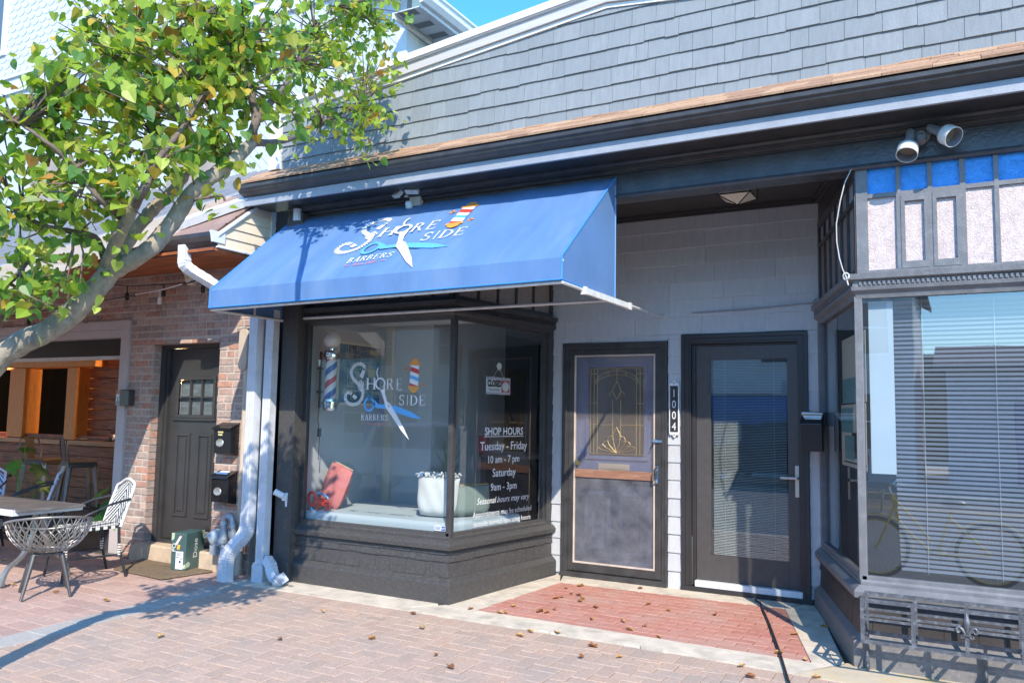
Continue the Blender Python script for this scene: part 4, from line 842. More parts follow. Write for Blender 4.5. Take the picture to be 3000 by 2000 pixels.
bar((AX0+.01, AY1, zl), (AX0+.01, AY1, AZ2-.06)); bar((AX1-.01, AY1, zr_), (AX1-.01, AY1, AZ2-.06)); bar((AX0+.012, AY0+.03, AZ1-.06), (AX0+.012, AY1-.02, AZ2-.08)); bar((AX1-.014, AY0+.03, AZ1-.03), (AX1-.014, AY1-.02, AZ2-.08)); bar((AX0+.012, 5.25, zl), (AX0+.012, 5.25, 2.88)); bar((AX0, AY0+.02, AZ1-.05), (AX1, AY0+.02, AZ1-.02)); bar((AX0, AY1-.02, zl+.02), (AX1, AY1-.02, zr_))
mb.build('frame', M_tube, awn)
mb = MB(); mb.box(AX1-.012, 5.12, 2.33, AX1+.016, 5.98, 2.372); mb.box(AX1-.018, 5.10, 2.325, AX1+.02, 5.14, 2.378); mb.box(AX1-.018, 5.95, 2.325, AX1+.02, 6.0, 2.378)
mb.tube([(AX1, 5.9, 2.36), (-2.33, 6.6, 2.385)], .012, 8); mb.tube([(-2.33, 6.55, 2.383), (-2.385, 7.15, 2.42)], .008, 8); mb.ball((-2.385, 7.148, 2.42), .018, 10)
mb.build('support_rod', M_tube, awn)
mb = MB(); sl_ = math.hypot(AY1-AY0, AZ2-AZ1); dy, dz = (AY1-AY0)/sl_, (AZ2-AZ1)/sl_
def am(p, lay):
    x, z = p; X = 1.3879*x-.0633*z-3.975; s = .105*x+1.4907*z+.1899; o_ = .007+.0012*lay
    return (X, AY0+dy*s-dz*o_, AZ1+dz*s+dy*o_+az(X)*(1-s/sl_))
logo(lambda p, ci, lay: mb.poly([am(q, lay) for q in p], ci))
a, b, c = LOGO['SINCE']; q0 = Vector(am(((a[0]+b[0])/2, a[1]), 0)); qx = Vector(am((a[0]/2+b[0]/2+.1, a[1]), 0))-q0; qz = Vector(am((a[0]/2+b[0]/2, a[1]+.1), 0))-q0
text_poly(mb, 'Since 2020', q0, qx*10, qz*10, .034, 5, sx=1.05)
mb.build('awning_lettering', M_let, awn)
# ------------------------------------------------------------------ lamps and wall things on the shop
M_lampw = mat('dirty_white_plastic', (.68, .68, .64), .45, var=.08, vs=20, c2=(.5, .47, .4), c2s=25, c2a=.4)
M_lampg = mat('grey_lamp_metal', (.30, .31, .34), .5, .3, var=.1)
t = thing('floodlight', 'white twin head floodlight with motion sensor above the awning', 'wall lamp', (-4.13, 5.70, 3.30))
rot = lambda ax, a: Matrix.Rotation(R(a), 3, ax)
mb = MB(); mb.box(-.02, -.06, -.03, .09, -.0, .10); mb.tube([(.03, -.05, .06), (-.05, -.09, .055)], .012, 8); mb.build('base', M_lampw, t, bevel=.006)
mb = MB(); mb.obox((.055, -.11, .10), (.13, .05, .085), rot('X', -35) @ rot('Z', 8)); mb.build('lamp_head', M_lampw, t, bevel=.008)
mb = MB(); mb.obox((-.10, -.12, .075), (.105, .04, .075), rot('X', -30) @ rot('Y', 24) @ rot('Z', -20)); mb.build('lamp_head', M_lampw, t, bevel=.008)
mb = MB(); mb.lathe([(.0, 0), (.02, .0), (.033, .012), (.034, .05), (.03, .065), (.0, .068)], (.0, -.08, -.06), (0, -.15, 1), 14); mb.build('motion_sensor', mat('pale_blue_lens', (.62, .70, .76), .3), t, smooth=40)
t = thing('floodlight', 'old grey lamp holder with two bell shaped lamps above the right bay window', 'wall lamp', (-.19, 5.68, 3.30))
mb = MB(); mb.lathe([(.0, -.03), (.055, -.03), (.055, -.005), (.035, .0), (.035, .05), (.03, .06), (.0, .06)], (0, -.02, 0), (0, -1, -.3), 18); mb.lathe([(.035, 0), (.04, .01), (.03, .04), (.0, .045)], (0, -.075, -.03), (0, -.5, -1), 14); mb.build('base', mat('rusty_grey_metal', (.18, .17, .17), .6, .3, var=.3, c2=(.25, .15, .1), c2s=20), t, smooth=40)
for (o_, ax) in (((-.055, -.06, .02), (-.12, -.62, -1.0)), ((.05, -.06, .03), (.62, -.55, -.55))):
    mb = MB(); mb.lathe([(.0, 0), (.026, .0), (.028, .085), (.032, .10), (.056, .135), (.062, .15), (.063, .215), (.059, .215), (.057, .15), (.03, .13), (.0, .125)], o_, ax, 22, 0)
    k = len(mb.f); n_ = 22
    for i in range(k):
        if 5*n_ <= i < 7*n_: mb.m[i] = 1
        if 8*n_ <= i: mb.m[i] = 2
    h = mb.build('lamp_head', [M_lampg, M_lampw, mat('tan_lamp_inside', (.40, .32, .25), .6)], t, smooth=45)
t = thing('ceiling_lantern', 'square glass ceiling lantern with black frame over the entry', 'lamp', (-1.52, 6.40, 3.36))
mb = MB(); mb.prism([(-.14, -.14, 0), (.14, -.14, 0), (.14, .14, 0), (-.14, .14, 0)], (0, 0, -.012)); mb.prism([(-.11, -.11, -.012), (.11, -.11, -.012), (.11, .11, -.012), (-.11, .11, -.012)], (0, 0, -.03)); mb.build('base', mat('brown_black_metal', (.045, .035, .03), .4, .3), t, bevel=.004)
mb = MB(); s_ = .125
for x, y in ((-s_, -s_), (s_, -s_), (s_, s_), (-s_, s_)): mb.tube([(x, y, -.04), (x, y, -.12)], .006, 6); mb.tube([(x, y, -.12), (0, 0, -.185)], .005, 6); mb.tube([(x, y, -.045), (-y, x, -.045)], .006, 6); mb.tube([(x, y, -.12), (-y, x, -.12)], .006, 6)
mb.ball((0, 0, -.19), .012, 8); mb.build('lantern_frame', mat('black_iron', (.02, .02, .02), .5, .2), t)
mb = MB(); a_ = [(-s_, -s_), (s_, -s_), (s_, s_), (-s_, s_)]
for i in range(4): p, q = a_[i], a_[(i+1) % 4]; mb.poly([(*p, -.045), (*q, -.045), (*q, -.12), (*p, -.12)]); mb.poly([(*p, -.12), (*q, -.12), (0, 0, -.185)])
mb.build('lantern_glass', mat('frosted_amber_glass', (.78, .70, .56), .3, var=.1, vs=30), t)
for x in (-.05, .05):
    mb = MB(); mb.ball((x, 0, -.075), .03, 10); mb.build('bulb', mat('white_bulb', (.9, .88, .8), .3), t, smooth=60)
# house number plaque
t = thing('number_plaque', 'slim black and white plaque with house number 1004', 'sign', (-2.268, 7.142, 1.575))
mb = MB(); mb.box(-.046, -.012, -.215, .046, .0, .215)
for sg in (1, -1): mb.prism([(x*.046/.05, -.012, sg*z) for x, z in [(-.05, .212), (-.042, .235), (-.02, .228), (-.012, .245), (0, .258), (.012, .245), (.02, .228), (.042, .235), (.05, .212)]], (0, .012, 0))
mb.build('board', mat('plaque_white', (.80, .80, .78), .4), t, bevel=.002)
mb = MB(); mb.box(-.036, -.0145, -.205, .036, -.0125, .205); 
for sg in (1, -1): mb.box(-.005, -.0145, sg*.23-.006, .005, -.0125, sg*.23+.006)
mb.build('panel', mat('plaque_black', (.03, .03, .035), .4), t)
mb = MB()
for i, ch in enumerate('1004'): text_poly(mb, ch, (0, -.0165, .105-i*.098), (1, 0, 0), (0, 0, 1), .10, 0, sx=.8)
mb.build('number', M_let[0], t)
# mailbox by the modern door
t = thing('mailbox', 'black wall mailbox stuffed with letters beside the modern door', 'mailbox', (-1.055, 6.90, 1.25))
mb = MB(); mb.prism([(-.085, 0, 0), (-.085, -.10, .0), (-.085, -.115, .22), (-.085, 0, .30)], (.17, 0, 0)); mb.build('box', mat('gloss_black_metal', (.018, .018, .02), .3, var=.1), t, bevel=.008)
mb = MB(); mb.box(-.09, -.01, .2, .09, .1, .31); mb.build('back_plate', M_blk, t, bevel=.003)
mb = MB()
for k in range(5): mb.obox((.004*k-.006, -.02-.013*k, .255-.012*k), (.155-.008*k, .004, .10), rot('X', -6) @ rot('Y', 2-k), 0 if k != 1 else 1)
mb.build('letters', [M_let[0], mat('brown_envelope', (.55, .32, .18), .7)], t)
mb = MB(); mb.lathe([(.005, 0), (.005, .008)], (-.006, -.112, .09), (0, -1, 0), 8); mb.lathe([(.005, 0), (.005, .008)], (-.006, -.111, .07), (0, -1, 0), 8); mb.build('rivet', M_chrome, t)
# cable on siding, hanging rope
mb = MB(); mb.tube([(-2.11, 7.146, 2.432), (-1.8, 7.142, 2.439), (-1.5, 7.14, 2.448), (-1.25, 7.14, 2.462), (-1.08, 7.135, 2.47), (-1.045, 7.08, 2.49), (-1.04, 7.0, 2.48)], .005, 6); mb.tube([(-2.06, 7.146, 2.428), (-1.6, 7.14, 2.436), (-1.2, 7.14, 2.462)], .004, 6)
tag(mb.build('wall_cable', mat('grey_cable', (.30, .31, .34), .5)), 'thin grey cable stapled across the siding above the doors', 'cable')
t = thing('rope', 'white rope hanging knotted at the corner of the right bay window', 'rope')
pts = [(-.605, 5.675, 3.14), (-.645, 5.66, 3.05), (-.675, 5.66, 2.93), (-.70, 5.65, 2.78), (-.70, 5.65, 2.66), (-.685, 5.645, 2.55), (-.665, 5.64, 2.47), (-.648, 5.64, 2.43), (-.635, 5.635, 2.37)]
mb = MB(); mb.tube(pts, .004, 8); mb.build('cord', mat('white_rope', (.50, .50, .49), .8, bump=.6, bs=200), t, smooth=60)
mb = MB(); kp = Vector((-.645, 5.64, 2.425)); mb.tube([kp+Vector((.018*math.cos(a*.7), .01*math.sin(a*1.4), .022*math.sin(a*.7))) for a in range(10)], .006, 6); mb.tube([kp, kp+Vector((.012, -.004, -.06))], .005, 6); mb.build('knot', MATS['white_rope'], t, smooth=60)
# ------------------------------------------------------------------ window box grille
M_iron = mat('weathered_grey_iron', (.11, .12, .135), .45, .3, var=.25, vs=20, bump=.3, c2=(.34, .35, .37), c2s=25, c2a=.5)
t = thing('window_grille', 'ornamental iron window box grille below the right bay window', 'grille')
def frame(mb, y, x0, x1, step, z0, z1, mids):
    for z in (z0, z1): mb.box(x0, y-.006, z-.011, x1, y+.006, z+.011)
    for z in mids: mb.box(x0, y-.005, z-.007, x1, y+.005, z+.007)
    x = x0
    while x < x1: mb.box(x-.011, y-.0075, z0-.011, x+.011, y+.0075, z1+.0115); x += step
mb = MB(); frame(mb, 5.36, -.56, 2.0, .27, .205, .44, (.36, .335)); mb.build('front_panel', M_iron, t)
mb = MB(); frame(mb, 5.60, -.56, 2.0, .27, .205, .44, (.345,)); mb.build('rear_panel', M_iron, t)
mb = MB()
for z in (.205, .44, .345): mb.box(-.568, 5.367, z-.008, -.552, 5.592, z+.008)
mb.tube([(-.56, 5.37, .21), (-.56, 5.59, .43)], .006, 6); mb.tube([(-.56, 5.59, .21), (-.56, 5.37, .43)], .006, 6)
mb.build('end_panel', M_iron, t)
mb = MB()
for x in (-.29, -.02, .25): mb.box(x-.01, 5.367, .193, x+.01, 5.592, .205)
mb.build('bottom_bars', M_iron, t)
for x in (-.56, .07):
    mb = MB(); mb.box(x-.01, 5.61, -.03, x+.01, 5.625, .205); sp = [(x, 5.60-.05*math.sin(a*.5)-.012*a*.5, .0+.02*math.cos(a*.5)+.012*a) for a in range(13)]; mb.tube(sp, .006, 6); mb.tube([(x, 5.60+.02*math.cos(a*.6), -.0+.02*math.sin(a*.6)) for a in range(10)], .006, 6); mb.build('scroll_bracket', M_iron, t)
mb = MB(); fx, fy, fz = -.02, 5.352, .345   # fleur-de-lis
mb.lathe([(.0, -.06), (.008, -.05), (.02, .0), (.014, .03), (.004, .055), (.0, .06)], (fx, fy, fz+.03), (0, 0, 1), 10)
for sg in (-1, 1): mb.tube([(fx+sg*.008, fy, fz-.03), (fx+sg*.022, fy, fz+.0), (fx+sg*.04, fy, fz+.012), (fx+sg*.052, fy, fz-.002), (fx+sg*.046, fy, fz-.02), (fx+sg*.035, fy, fz-.018)], .008, 8); mb.tube([(fx+sg*.008, fy, fz-.035), (fx+sg*.022, fy, fz-.05), (fx+sg*.032, fy, fz-.045), (fx+sg*.028, fy, fz-.035)], .006, 8)
mb.box(fx-.022, fy-.008, fz-.036, fx+.022, fy+.008, fz-.026); mb.build('fleur_ornament', M_iron, t, smooth=50)
# ------------------------------------------------------------------ things behind the right bay glass
t = thing('window_blind', 'dark slatted venetian blind filling the right bay window', 'blind')
mb = MB(); z = .56
while z < 2.27: mb.add([(-.40+(z-1.4)*-.03, 5.838, z), (1.95, 5.838, z), (1.95, 5.850, z+.017), (-.40+(z-1.4)*-.03, 5.850, z+.017)], [(0, 1, 2, 3)]); z += .0292
mb.build('slats', mat('blue_grey_slat', (.135, .16, .20), .4, var=.1, vs=2), t)
mb = MB()
for x in (-.22, .18, .6): mb.box(x-.0015, 5.834, .55, x+.0015, 5.837, 2.28)
mb.build('ladder_cord', mat('pale_cord', (.35, .38, .42), .6), t)
mb = MB(); mb.box(-.45, 5.825, 2.262, 1.95, 5.865, 2.295); mb.build('head_rail', MATS['blue_grey_slat'], t)
M_pap = mat('cream_paper', (.70, .66, .55), .8, var=.03); M_teal = mat('teal_print', (.16, .36, .38), .7, var=.25, vs=30); M_bluep = mat('pale_blue_board', (.50, .62, .68), .6, var=.05, vs=3)
tag(MB().box(-.53, 5.775, 1.16, -.385, 5.785, 2.27).build('display_board', M_bluep), 'tall pale blue board standing in the right bay window beside the blind', 'board')
p1, p2 = Vector((-1.03, 7.17, 0)), Vector((-.585, 5.72, 0)); dv = (p2-p1).normalized(); nv = Vector((dv.y, -dv.x, 0))
def sheet(name, lab, parts, s0, s1, z0, z1, off):
    mb = MB()
    for (a, b, c, d, mi) in parts: 
        o_ = p1-nv*(off-.0015*(mi > 0)); v = [o_+dv*(s0+(s1-s0)*a), o_+dv*(s0+(s1-s0)*c)]; q0, q1 = z0+(z1-z0)*b, z0+(z1-z0)*d
        mb.prism([(v[0].x, v[0].y, q0), (v[1].x, v[1].y, q0), (v[1].x, v[1].y, q1), (v[0].x, v[0].y, q1)], tuple(-nv*.001*(1 if mi else 2)), mi)
    tag(mb.build(name, [M_pap, M_teal, M_dark]), lab, 'poster')
sheet('poster', 'cream poster with small teal skyline print, upper one behind the angled right bay glass', [(0, 0, 1, 1, 0), (.72, .45, .97, .8, 1), (.0, .0, .65, .38, 1)], .66, 1.46, 1.62, 2.09, .05)
sheet('poster', 'cream poster with teal and black print, lower one behind the angled right bay glass', [(0, 0, 1, 1, 0), (.15, .12, .55, .5, 1), (.45, .15, .66, .55, 2), (.02, .55, .5, .95, 1), (.10, .06, 1, .085, 2)], .62, 1.46, 1.17, 1.61, .045)
# ------------------------------------------------------------------ things in the barber's window
t = thing('barber_pole_lamp', 'striped barber pole lamp with white globe and chrome caps in the left window', 'barber pole', (-5.185, 5.90, 1.50))
mb = MB(); mb.ball((0, 0, .665), .083, 24); mb.build('globe', mat('opal_globe', (.86, .86, .86), .18, var=.02), t, smooth=60)
mb = MB(); mb.lathe([(.0, .585), (.03, .585), (.03, .57), (.07, .565), (.078, .55), (.078, .53), (.088, .525), (.088, .505), (.072, .50), (.066, .48), (.0, .475)], n=28); mb.build('top_cap', M_chrome, t, smooth=30)
mb = MB(); mb.lathe([(.0, .115), (.07, .11), (.072, .09), (.088, .085), (.088, .065), (.075, .06), (.075, .03), (.06, .005), (.03, -.008), (.0, -.01)], n=28); mb.build('bottom_cap', M_chrome, t, smooth=30)
mb = MB(); n1, n2 = 40, 60; vs = [(.052*math.cos(2*math.pi*j/n1), .052*math.sin(2*math.pi*j/n1), .11+.37*i/n2) for i in range(n2+1) for j in range(n1)]; fs = []; ms = []
for i in range(n2):
    for j in range(n1):
        fs.append((i*n1+j, i*n1+(j+1) % n1, (i+1)*n1+(j+1) % n1, (i+1)*n1+j)); u = (j/n1*1.0+i/n2*1.55*-1+.2) % 1; ms.append([0, 1, 0, 2][min(3, int(u*4))])
mb.v, mb.f, mb.m = vs, fs, ms; mb.build('striped_cylinder', [mat('pole_white', (.82, .82, .84), .3, var=.02), mat('pole_red', (.60, .04, .05), .3, var=.03), mat('pole_blue', (.03, .10, .42), .3, var=.03)], t, smooth=60)
mb = MB(); mb.box(-.135, -.012, .03, -.12, .012, .56); mb.tube([(-.127, 0, .53), (-.06, 0, .53)], .012, 8); mb.tube([(-.127, 0, .08), (-.06, 0, .08)], .012, 8)
for z in (.18, .40): mb.box(-.165, -.01, z-.012, -.1, .01, z+.012)
mb.build('bracket', mat('dark_steel', (.12, .12, .13), .4, .6), t, bevel=.002)
mb = MB(); mb.tube([(-.13, .0, .03), (-.14, .0, -.08), (-.11, .0, -.2), (-.115, .0, -.45)], .004, 6); mb.box(-.13, -.01, -.24, -.10, .01, -.16); mb.build('power_cord', M_blk, t)
t = thing('map_poster', 'blue and cream town map on the wall inside the barber window', 'poster', (-5.392, 6.58, 1.88))
mb = MB(); mb.box(-.006, -.35, -.315, .0, .35, .315); mb.build('sheet', M_pap, t)
mb = MB(); mb.box(.0005, -.325, -.29, .002, .325, .29); mm = mat('map_blue', (.05, .19, .30), .7, var=.6, vs=5, c2=(.42, .42, .32), c2s=9, c2a=.9); mb.build('map_sea', mm, t)
mb = MB(); rr = random.Random(3)
for k in range(150):
    y, z = rr.uniform(-.3, .25), rr.uniform(-.27, .27)
    if rr.random() < .5: mb.box(.0025, y, z, .0032, min(y+rr.uniform(.04, .18), .32), z+.003)
    else: mb.box(.0025, y, z, .0032, y+.003, min(z+rr.uniform(.04, .15), .28))
mb.box(.0027, .12, -.02, .0036, .24, .06); mb.box(.0027, .14, .21, .0036, .3, .26)
mb.build('map_streets', mat('map_cream', (.50, .50, .38), .8), t)
# seat cushion following the bay, with printed writing
M_cush = mat('pale_blue_canvas', (.48, .55, .59), .85, var=.06, vs=3, bump=.4, bs=250)
t = thing('seat_cushion', 'long pale blue canvas cushion on the window seat of the barber shop', 'cushion')
mb = MB(); mb.prism([(-5.37, 5.765, .47), (-3.755, 5.765, .47), (-3.60, 6.78, .47), (-5.37, 6.78, .47)], (0, 0, .125)); mb.build('pad', M_cush, t, bevel=.04, seg=4)
mb = MB(); text_poly(mb, '1.1095 - JUN - 26', (-4.62, 6.02, .5965), (-1, 0, 0), (0, -1, 0), .10, 0); mb.build('printed_text', mat('faded_print', (.14, .17, .22), .8), t)
def pillow(name, w_, h_, th, m, M3, c, parent=None, n=14):
    mb = MB(); vs = []; idx = {}
    for sd in (1, -1):
        for i in range(n+1):
            for j in range(n+1):
                u, v = i/n*2-1, j/n*2-1; e = max(0, (1-u**4)*(1-v**4))**.55; pin = 1-.05*(1-abs(u))*abs(v)**3-.10*u*u*v*v; pin2 = 1-.06*(1-abs(v))*abs(u)**3-.26*max(0, -v)**2
                p = Vector((u*w_/2*pin2, sd*th/2*e+.006*math.sin(u*9+v*4)*e, v*h_/2*pin)); idx[(sd, i, j)] = len(vs); vs.append(Vector(c)+M3 @ p)
    fs = []
    for i in range(n):
        for j in range(n):
            fs.append((idx[(1, i, j)], idx[(1, i, j+1)], idx[(1, i+1, j+1)], idx[(1, i+1, j)])); fs.append((idx[(-1, i, j)], idx[(-1, i+1, j)], idx[(-1, i+1, j+1)], idx[(-1, i, j+1)]))
    mb.add(vs, fs); return mb.build(name, m, parent, smooth=70)
def seam(M3, c, w_, h_, r, m, parent, sides='tblr', name='piping'):
    mb = MB(); P4 = {'t': [(-1, 1), (1, 1)], 'b': [(-1, -1), (1, -1)], 'l': [(-1, -1), (-1, 1)], 'r': [(1, -1), (1, 1)]}
    for s_ in sides:
        (a, b), (c2_, d) = P4[s_]; mb.tube([Vector(c)+M3 @ Vector(((a+(c2_-a)*k/8)*w_/2*(1-.10*(1-abs(a+(c2_-a)*k/8))*(1 if False else 0)), 0, (b+(d-b)*k/8)*h_/2)) for k in range(9)], r, 6)
    return mb.build(name, m, parent)
M_pink = mat('coral_pink_cotton', (.66, .21, .20), .9, var=.06, vs=5, bump=.4, bs=300)
t = thing('pillow', 'coral pink pillow leaning in the left corner of the window seat', 'pillow', (-5.19, 6.03, .80))
M3 = rot('Z', -14) @ rot('Y', 14) @ rot('X', -12); pillow('cushion_cover', .33, .42, .13, M_pink, M3, (0, 0, 0), t); seam(M3, (0, 0, 0), .32, .41, .006, mat('cream_piping', (.66, .55, .40), .8), t, 'tl')
t = thing('pillow', 'quilted grey pillow squeezed behind the coral pink pillow', 'pillow', (-5.29, 6.14, .79))
pillow('cushion_cover', .30, .38, .12, mat('quilted_grey_cotton', (.40, .43, .44), .9, var=.2, vs=14, bump=.8, bs=25), rot('Z', -30) @ rot('X', -10), (0, 0, 0), t)
M_wcot = mat('white_cotton', (.62, .63, .62), .9, var=.04, bump=.5, bs=40)
t = thing('pillow', 'white cotton pillow with fringed top standing beside the window post', 'pillow', (-4.06, 6.06, .775))
M3 = rot('Z', 10) @ rot('X', -8); pillow('cushion_cover', .40, .36, .17, M_wcot, M3, (0, 0, 0), t)
mb = MB(); rr = random.Random(8)
for k in range(34):
    u = -.19+.38*k/33; a = Vector((u, rr.uniform(-.02, .02), .172)); b = a+Vector((rr.uniform(-.03, .03), -rr.uniform(.02, .06), rr.uniform(.0, .035))); c = b+Vector((rr.uniform(-.03, .03), -rr.uniform(0, .02), -rr.uniform(.0, .04)))
    mb.tube([M3 @ a, M3 @ b, M3 @ c], [.007, .008, .006], 6, rr.choice([0, 0, 0, 1]))
mb.build('fringe', [M_wcot, mat('blue_yarn', (.12, .25, .48), .9)], t)
t = thing('pillow', 'sage green pillow with orange piping lying behind the shop hours lettering', 'pillow', (-3.88, 6.27, .735))
M3 = rot('Z', 66) @ rot('X', -12); M_sage = mat('sage_green_cotton', (.20, .25, .225), .9, var=.08, bump=.4, bs=120); pillow('cushion_cover', .50, .28, .15, M_sage, M3, (0, 0, 0), t); seam(M3, (0, 0, 0), .48, .275, .005, mat('orange_piping', (.72, .36, .10), .8), t, 't')
# neon style open sign
t = thing('open_sign', 'unlit red and blue tube sign spelling Open on the seat cushion', 'sign', (-5.215, 5.84, .67)); t.rotation_euler = (0, 0, R(8))
mb = MB(); rd_, bl_ = .0105, .009
def el(cx, cz, rx, rz, a0, a1, n=20): return [(cx+rx*math.cos(R(a0+(a1-a0)*i/n)), 0, cz+rz*math.sin(R(a0+(a1-a0)*i/n))) for i in range(n+1)]
mb.tube(el(-.075, .02, .042, .06, 75, 435), rd_, 8)
mb.tube([(-.012, 0, -.06), (-.004, 0, .0), (.0, 0, .035)]+el(.008, .012, .026, .026, 150, -150, 12), rd_, 8); mb.tube([(.03, -.004, .0), (.06, -.004, .012)]+el(.052, .008, .020, .026, 20, 330, 14), rd_, 8); mb.tube([(.078, -.004, -.055), (.084, -.004, .02), (.088, -.004, .0), (.104, -.004, .022), (.118, -.004, .012), (.112, -.004, -.045)], rd_, 8)
for v in range(len(mb.v)):
    x, y, z = mb.v[v]; mb.v[v] = (x, y, z-.25*(x+.05)*.5)
mb.build('red_tube', mat('red_tube', (.75, .05, .03), .2, var=.02), t, smooth=60)
mb = MB(); mb.tube(el(.0, .0, .105, .075, 100, 25), bl_, 8); mb.tube(el(.0, -.02, .10, .075, 205, 300), bl_, 8); mb.build('blue_tube', mat('blue_tube', (.10, .38, .80), .2, var=.02), t, smooth=60)
mb = MB(); mb.obox((.0, .03, -.02), (.2, .003, .12)); mb.tube([(0, .03, -.03), (0, .12, -.07)], .004, 6); mb.build('backing', glass('clear_acrylic', (.92, .92, .92), 1.45), t)
# grass plant in a pot behind the pillows
t = thing('potted_grass', 'tall green grass plant behind the white fringed pillow', 'plant', (-4.22, 6.45, .59))
mb = MB(); rr = random.Random(4)
for k in range(110):
    a, l = rr.uniform(0, 6.28), rr.uniform(.3, .62); r1 = rr.uniform(.02, .20); w0 = .0035
    pts = [Vector((.02*math.cos(a), .02*math.sin(a), .1)), Vector((r1*.45*math.cos(a), r1*.45*math.sin(a), .1+l*.65)), Vector((r1*1.2*math.cos(a), r1*1.2*math.sin(a), .1+l))]; sd = Vector((-math.sin(a), math.cos(a), 0))
    mb.add([pts[0]-sd*w0, pts[0]+sd*w0, pts[1]+sd*w0, pts[1]-sd*w0, pts[2]], [(0, 1, 2, 3), (3, 2, 4)])
mb.build('foliage', mat('grass_green', (.06, .13, .045), .6, var=.3, vs=10), t)
mb = MB(); mb.lathe([(.0, 0), (.07, 0), (.09, .14), (.08, .14), (.0, .12)], n=18); mb.build('pot', mat('dark_pot', (.04, .04, .04), .5), t)
# closed sign hanging on the angled pane
q1, q2 = Vector((-3.715, 5.72, 0)), Vector((-3.505, 7.17, 0)); du = (q2-q1).normalized(); nu = Vector((du.y, -du.x, 0))
t = thing('closed_sign', 'white and red Closed sign hanging from a suction cup on the window', 'sign')
def sp(s_, z, o_=0): v = q1+du*s_-nu*(.022-o_); return Vector((v.x, v.y, z))
mb = MB()
def sq4(s0, z0, s1, z1, mi, lay): mb.poly([sp(s0, z0, lay*.0012), sp(s1, z0, lay*.0012), sp(s1, z1, lay*.0012), sp(s0, z1, lay*.0012)], mi)
sq4(.475, 1.676, .825, 1.826, 0, 0)
for k in range(18):
    for z in (1.68, 1.810): s0 = .48+k*.019; mb.poly([sp(s0, z, .0012), sp(s0+.009, z, .0012), sp(s0+.013, z+.012, .0012), sp(s0+.004, z+.012, .0012)], 1 if k % 2 else 2)
sq4(.695, 1.697, .813, 1.806, 1, 1)
cx, cz = .754, 1.746; mb.poly([sp(cx+.052*math.cos(a*.26), cz+.045*math.sin(a*.26), .0024) for a in range(24)], 0)
for a in range(12): mb.poly([sp(cx+.043*math.cos(a*.5236)+.003*dx, cz+.037*math.sin(a*.5236)+.003*dz_, .0036) for dx, dz_ in ((-1, -1), (1, -1), (1, 1), (-1, 1))], 3)
sq4(cx-.002, cz, cx+.002, cz+.03, 1, 3)
text_poly(mb, 'CLOSED', sp(.592, 1.745, .0024), du, (0, 0, 1), .078, 3, sx=.68, bold=.004); text_poly(mb, 'Please Call Again', sp(.59, 1.709, .0024), du, (0, 0, 1), .026, 3, shear=.35, sx=.9); text_poly(mb, 'WILL RETURN AT', sp(.754, 1.796, .0024), du, (0, 0, 1), .012, 0)
mb.build('board', [M_let[0], mat('sign_red', (.62, .05, .08), .5), mat('sign_blue', (.10, .25, .50), .5), mat('sign_black', (.015, .015, .02), .5)], t)
mb = MB(); mb.tube([sp(.57, 1.822, .002), sp(.645, 1.915, .002), sp(.73, 1.822, .002)], .0018, 6); mb.build('string', M_let[0], t)
mb = MB(); mb.lathe([(.0, .0), (.034, .0), (.030, .008), (.012, .016), (.008, .03), (.0, .03)], sp(.645, 1.925, .012), -nu, 18); mb.build('suction_cup', mat('clear_rubber', (.55, .58, .5), .25, var=.05), t, smooth=40)
# barber station at the back
t = thing('barber_station', 'dark barber counter with cabinet standing at the back of the shop', 'counter', (-4.75, 8.05, .06))
mb = MB(); mb.box(-.42, -.2, .97, 1.15, .3, 1.02); mb.build('counter_top', mat('dark_walnut', (.09, .055, .04), .4), t, bevel=.004)
mb = MB(); mb.box(-.38, -.16, 0, .1, .28, .965); mb.box(.75, -.16, 0, 1.1, .28, .965); mb.build('cabinet', mat('charcoal_cabinet', (.05, .05, .055), .5), t, bevel=.004)
for x, z, s_, lab in ((-.12, .0, 1, 'square red container on the barber counter, left of the two'), (.22, -.12, 1.25, 'taller red container with sticker on the barber counter')):
    b = thing('container', lab, 'container', (-4.95+x, 8.0+z, 1.082), group='red containers on the counter'); mb = MB(); mb.prism([(-.06*s_, -.05, 0), (.06*s_, -.05, 0), (.07*s_, .06, 0), (-.07*s_, .06, 0)], (0, 0, .15*s_)); mb.build('body', mat('red_plastic', (.55, .03, .05), .4), b, bevel=.006)
    mb = MB(); mb.box(-.065*s_, -.055, .15*s_+.001, .065*s_, .06, .15*s_+.02); mb.build('lid', mat('clear_lid', (.55, .5, .5), .3), b)
t = thing('wall_mirror', 'tall dark framed mirror panel on the back wall of the barber shop', 'mirror', (-4.95, 10.97, 1.0)); mb = MB(); mb.box(-.5, -.04, 0, .75, .0, 1.3); mb.build('frame', M_dark, t); mb = MB(); mb.box(-.45, -.045, .05, .7, -.041, 1.25); mb.build('mirror_glass', mat('dark_mirror', (.05, .06, .07), .1, .6), t)
t = thing('doorway', 'dark open doorway at the back right of the barber shop', 'doorway', (-3.95, 10.96, .06)); MB().box(-.4, -.03, 0, .4, .0, 2.05).build('opening', M_dark, t)
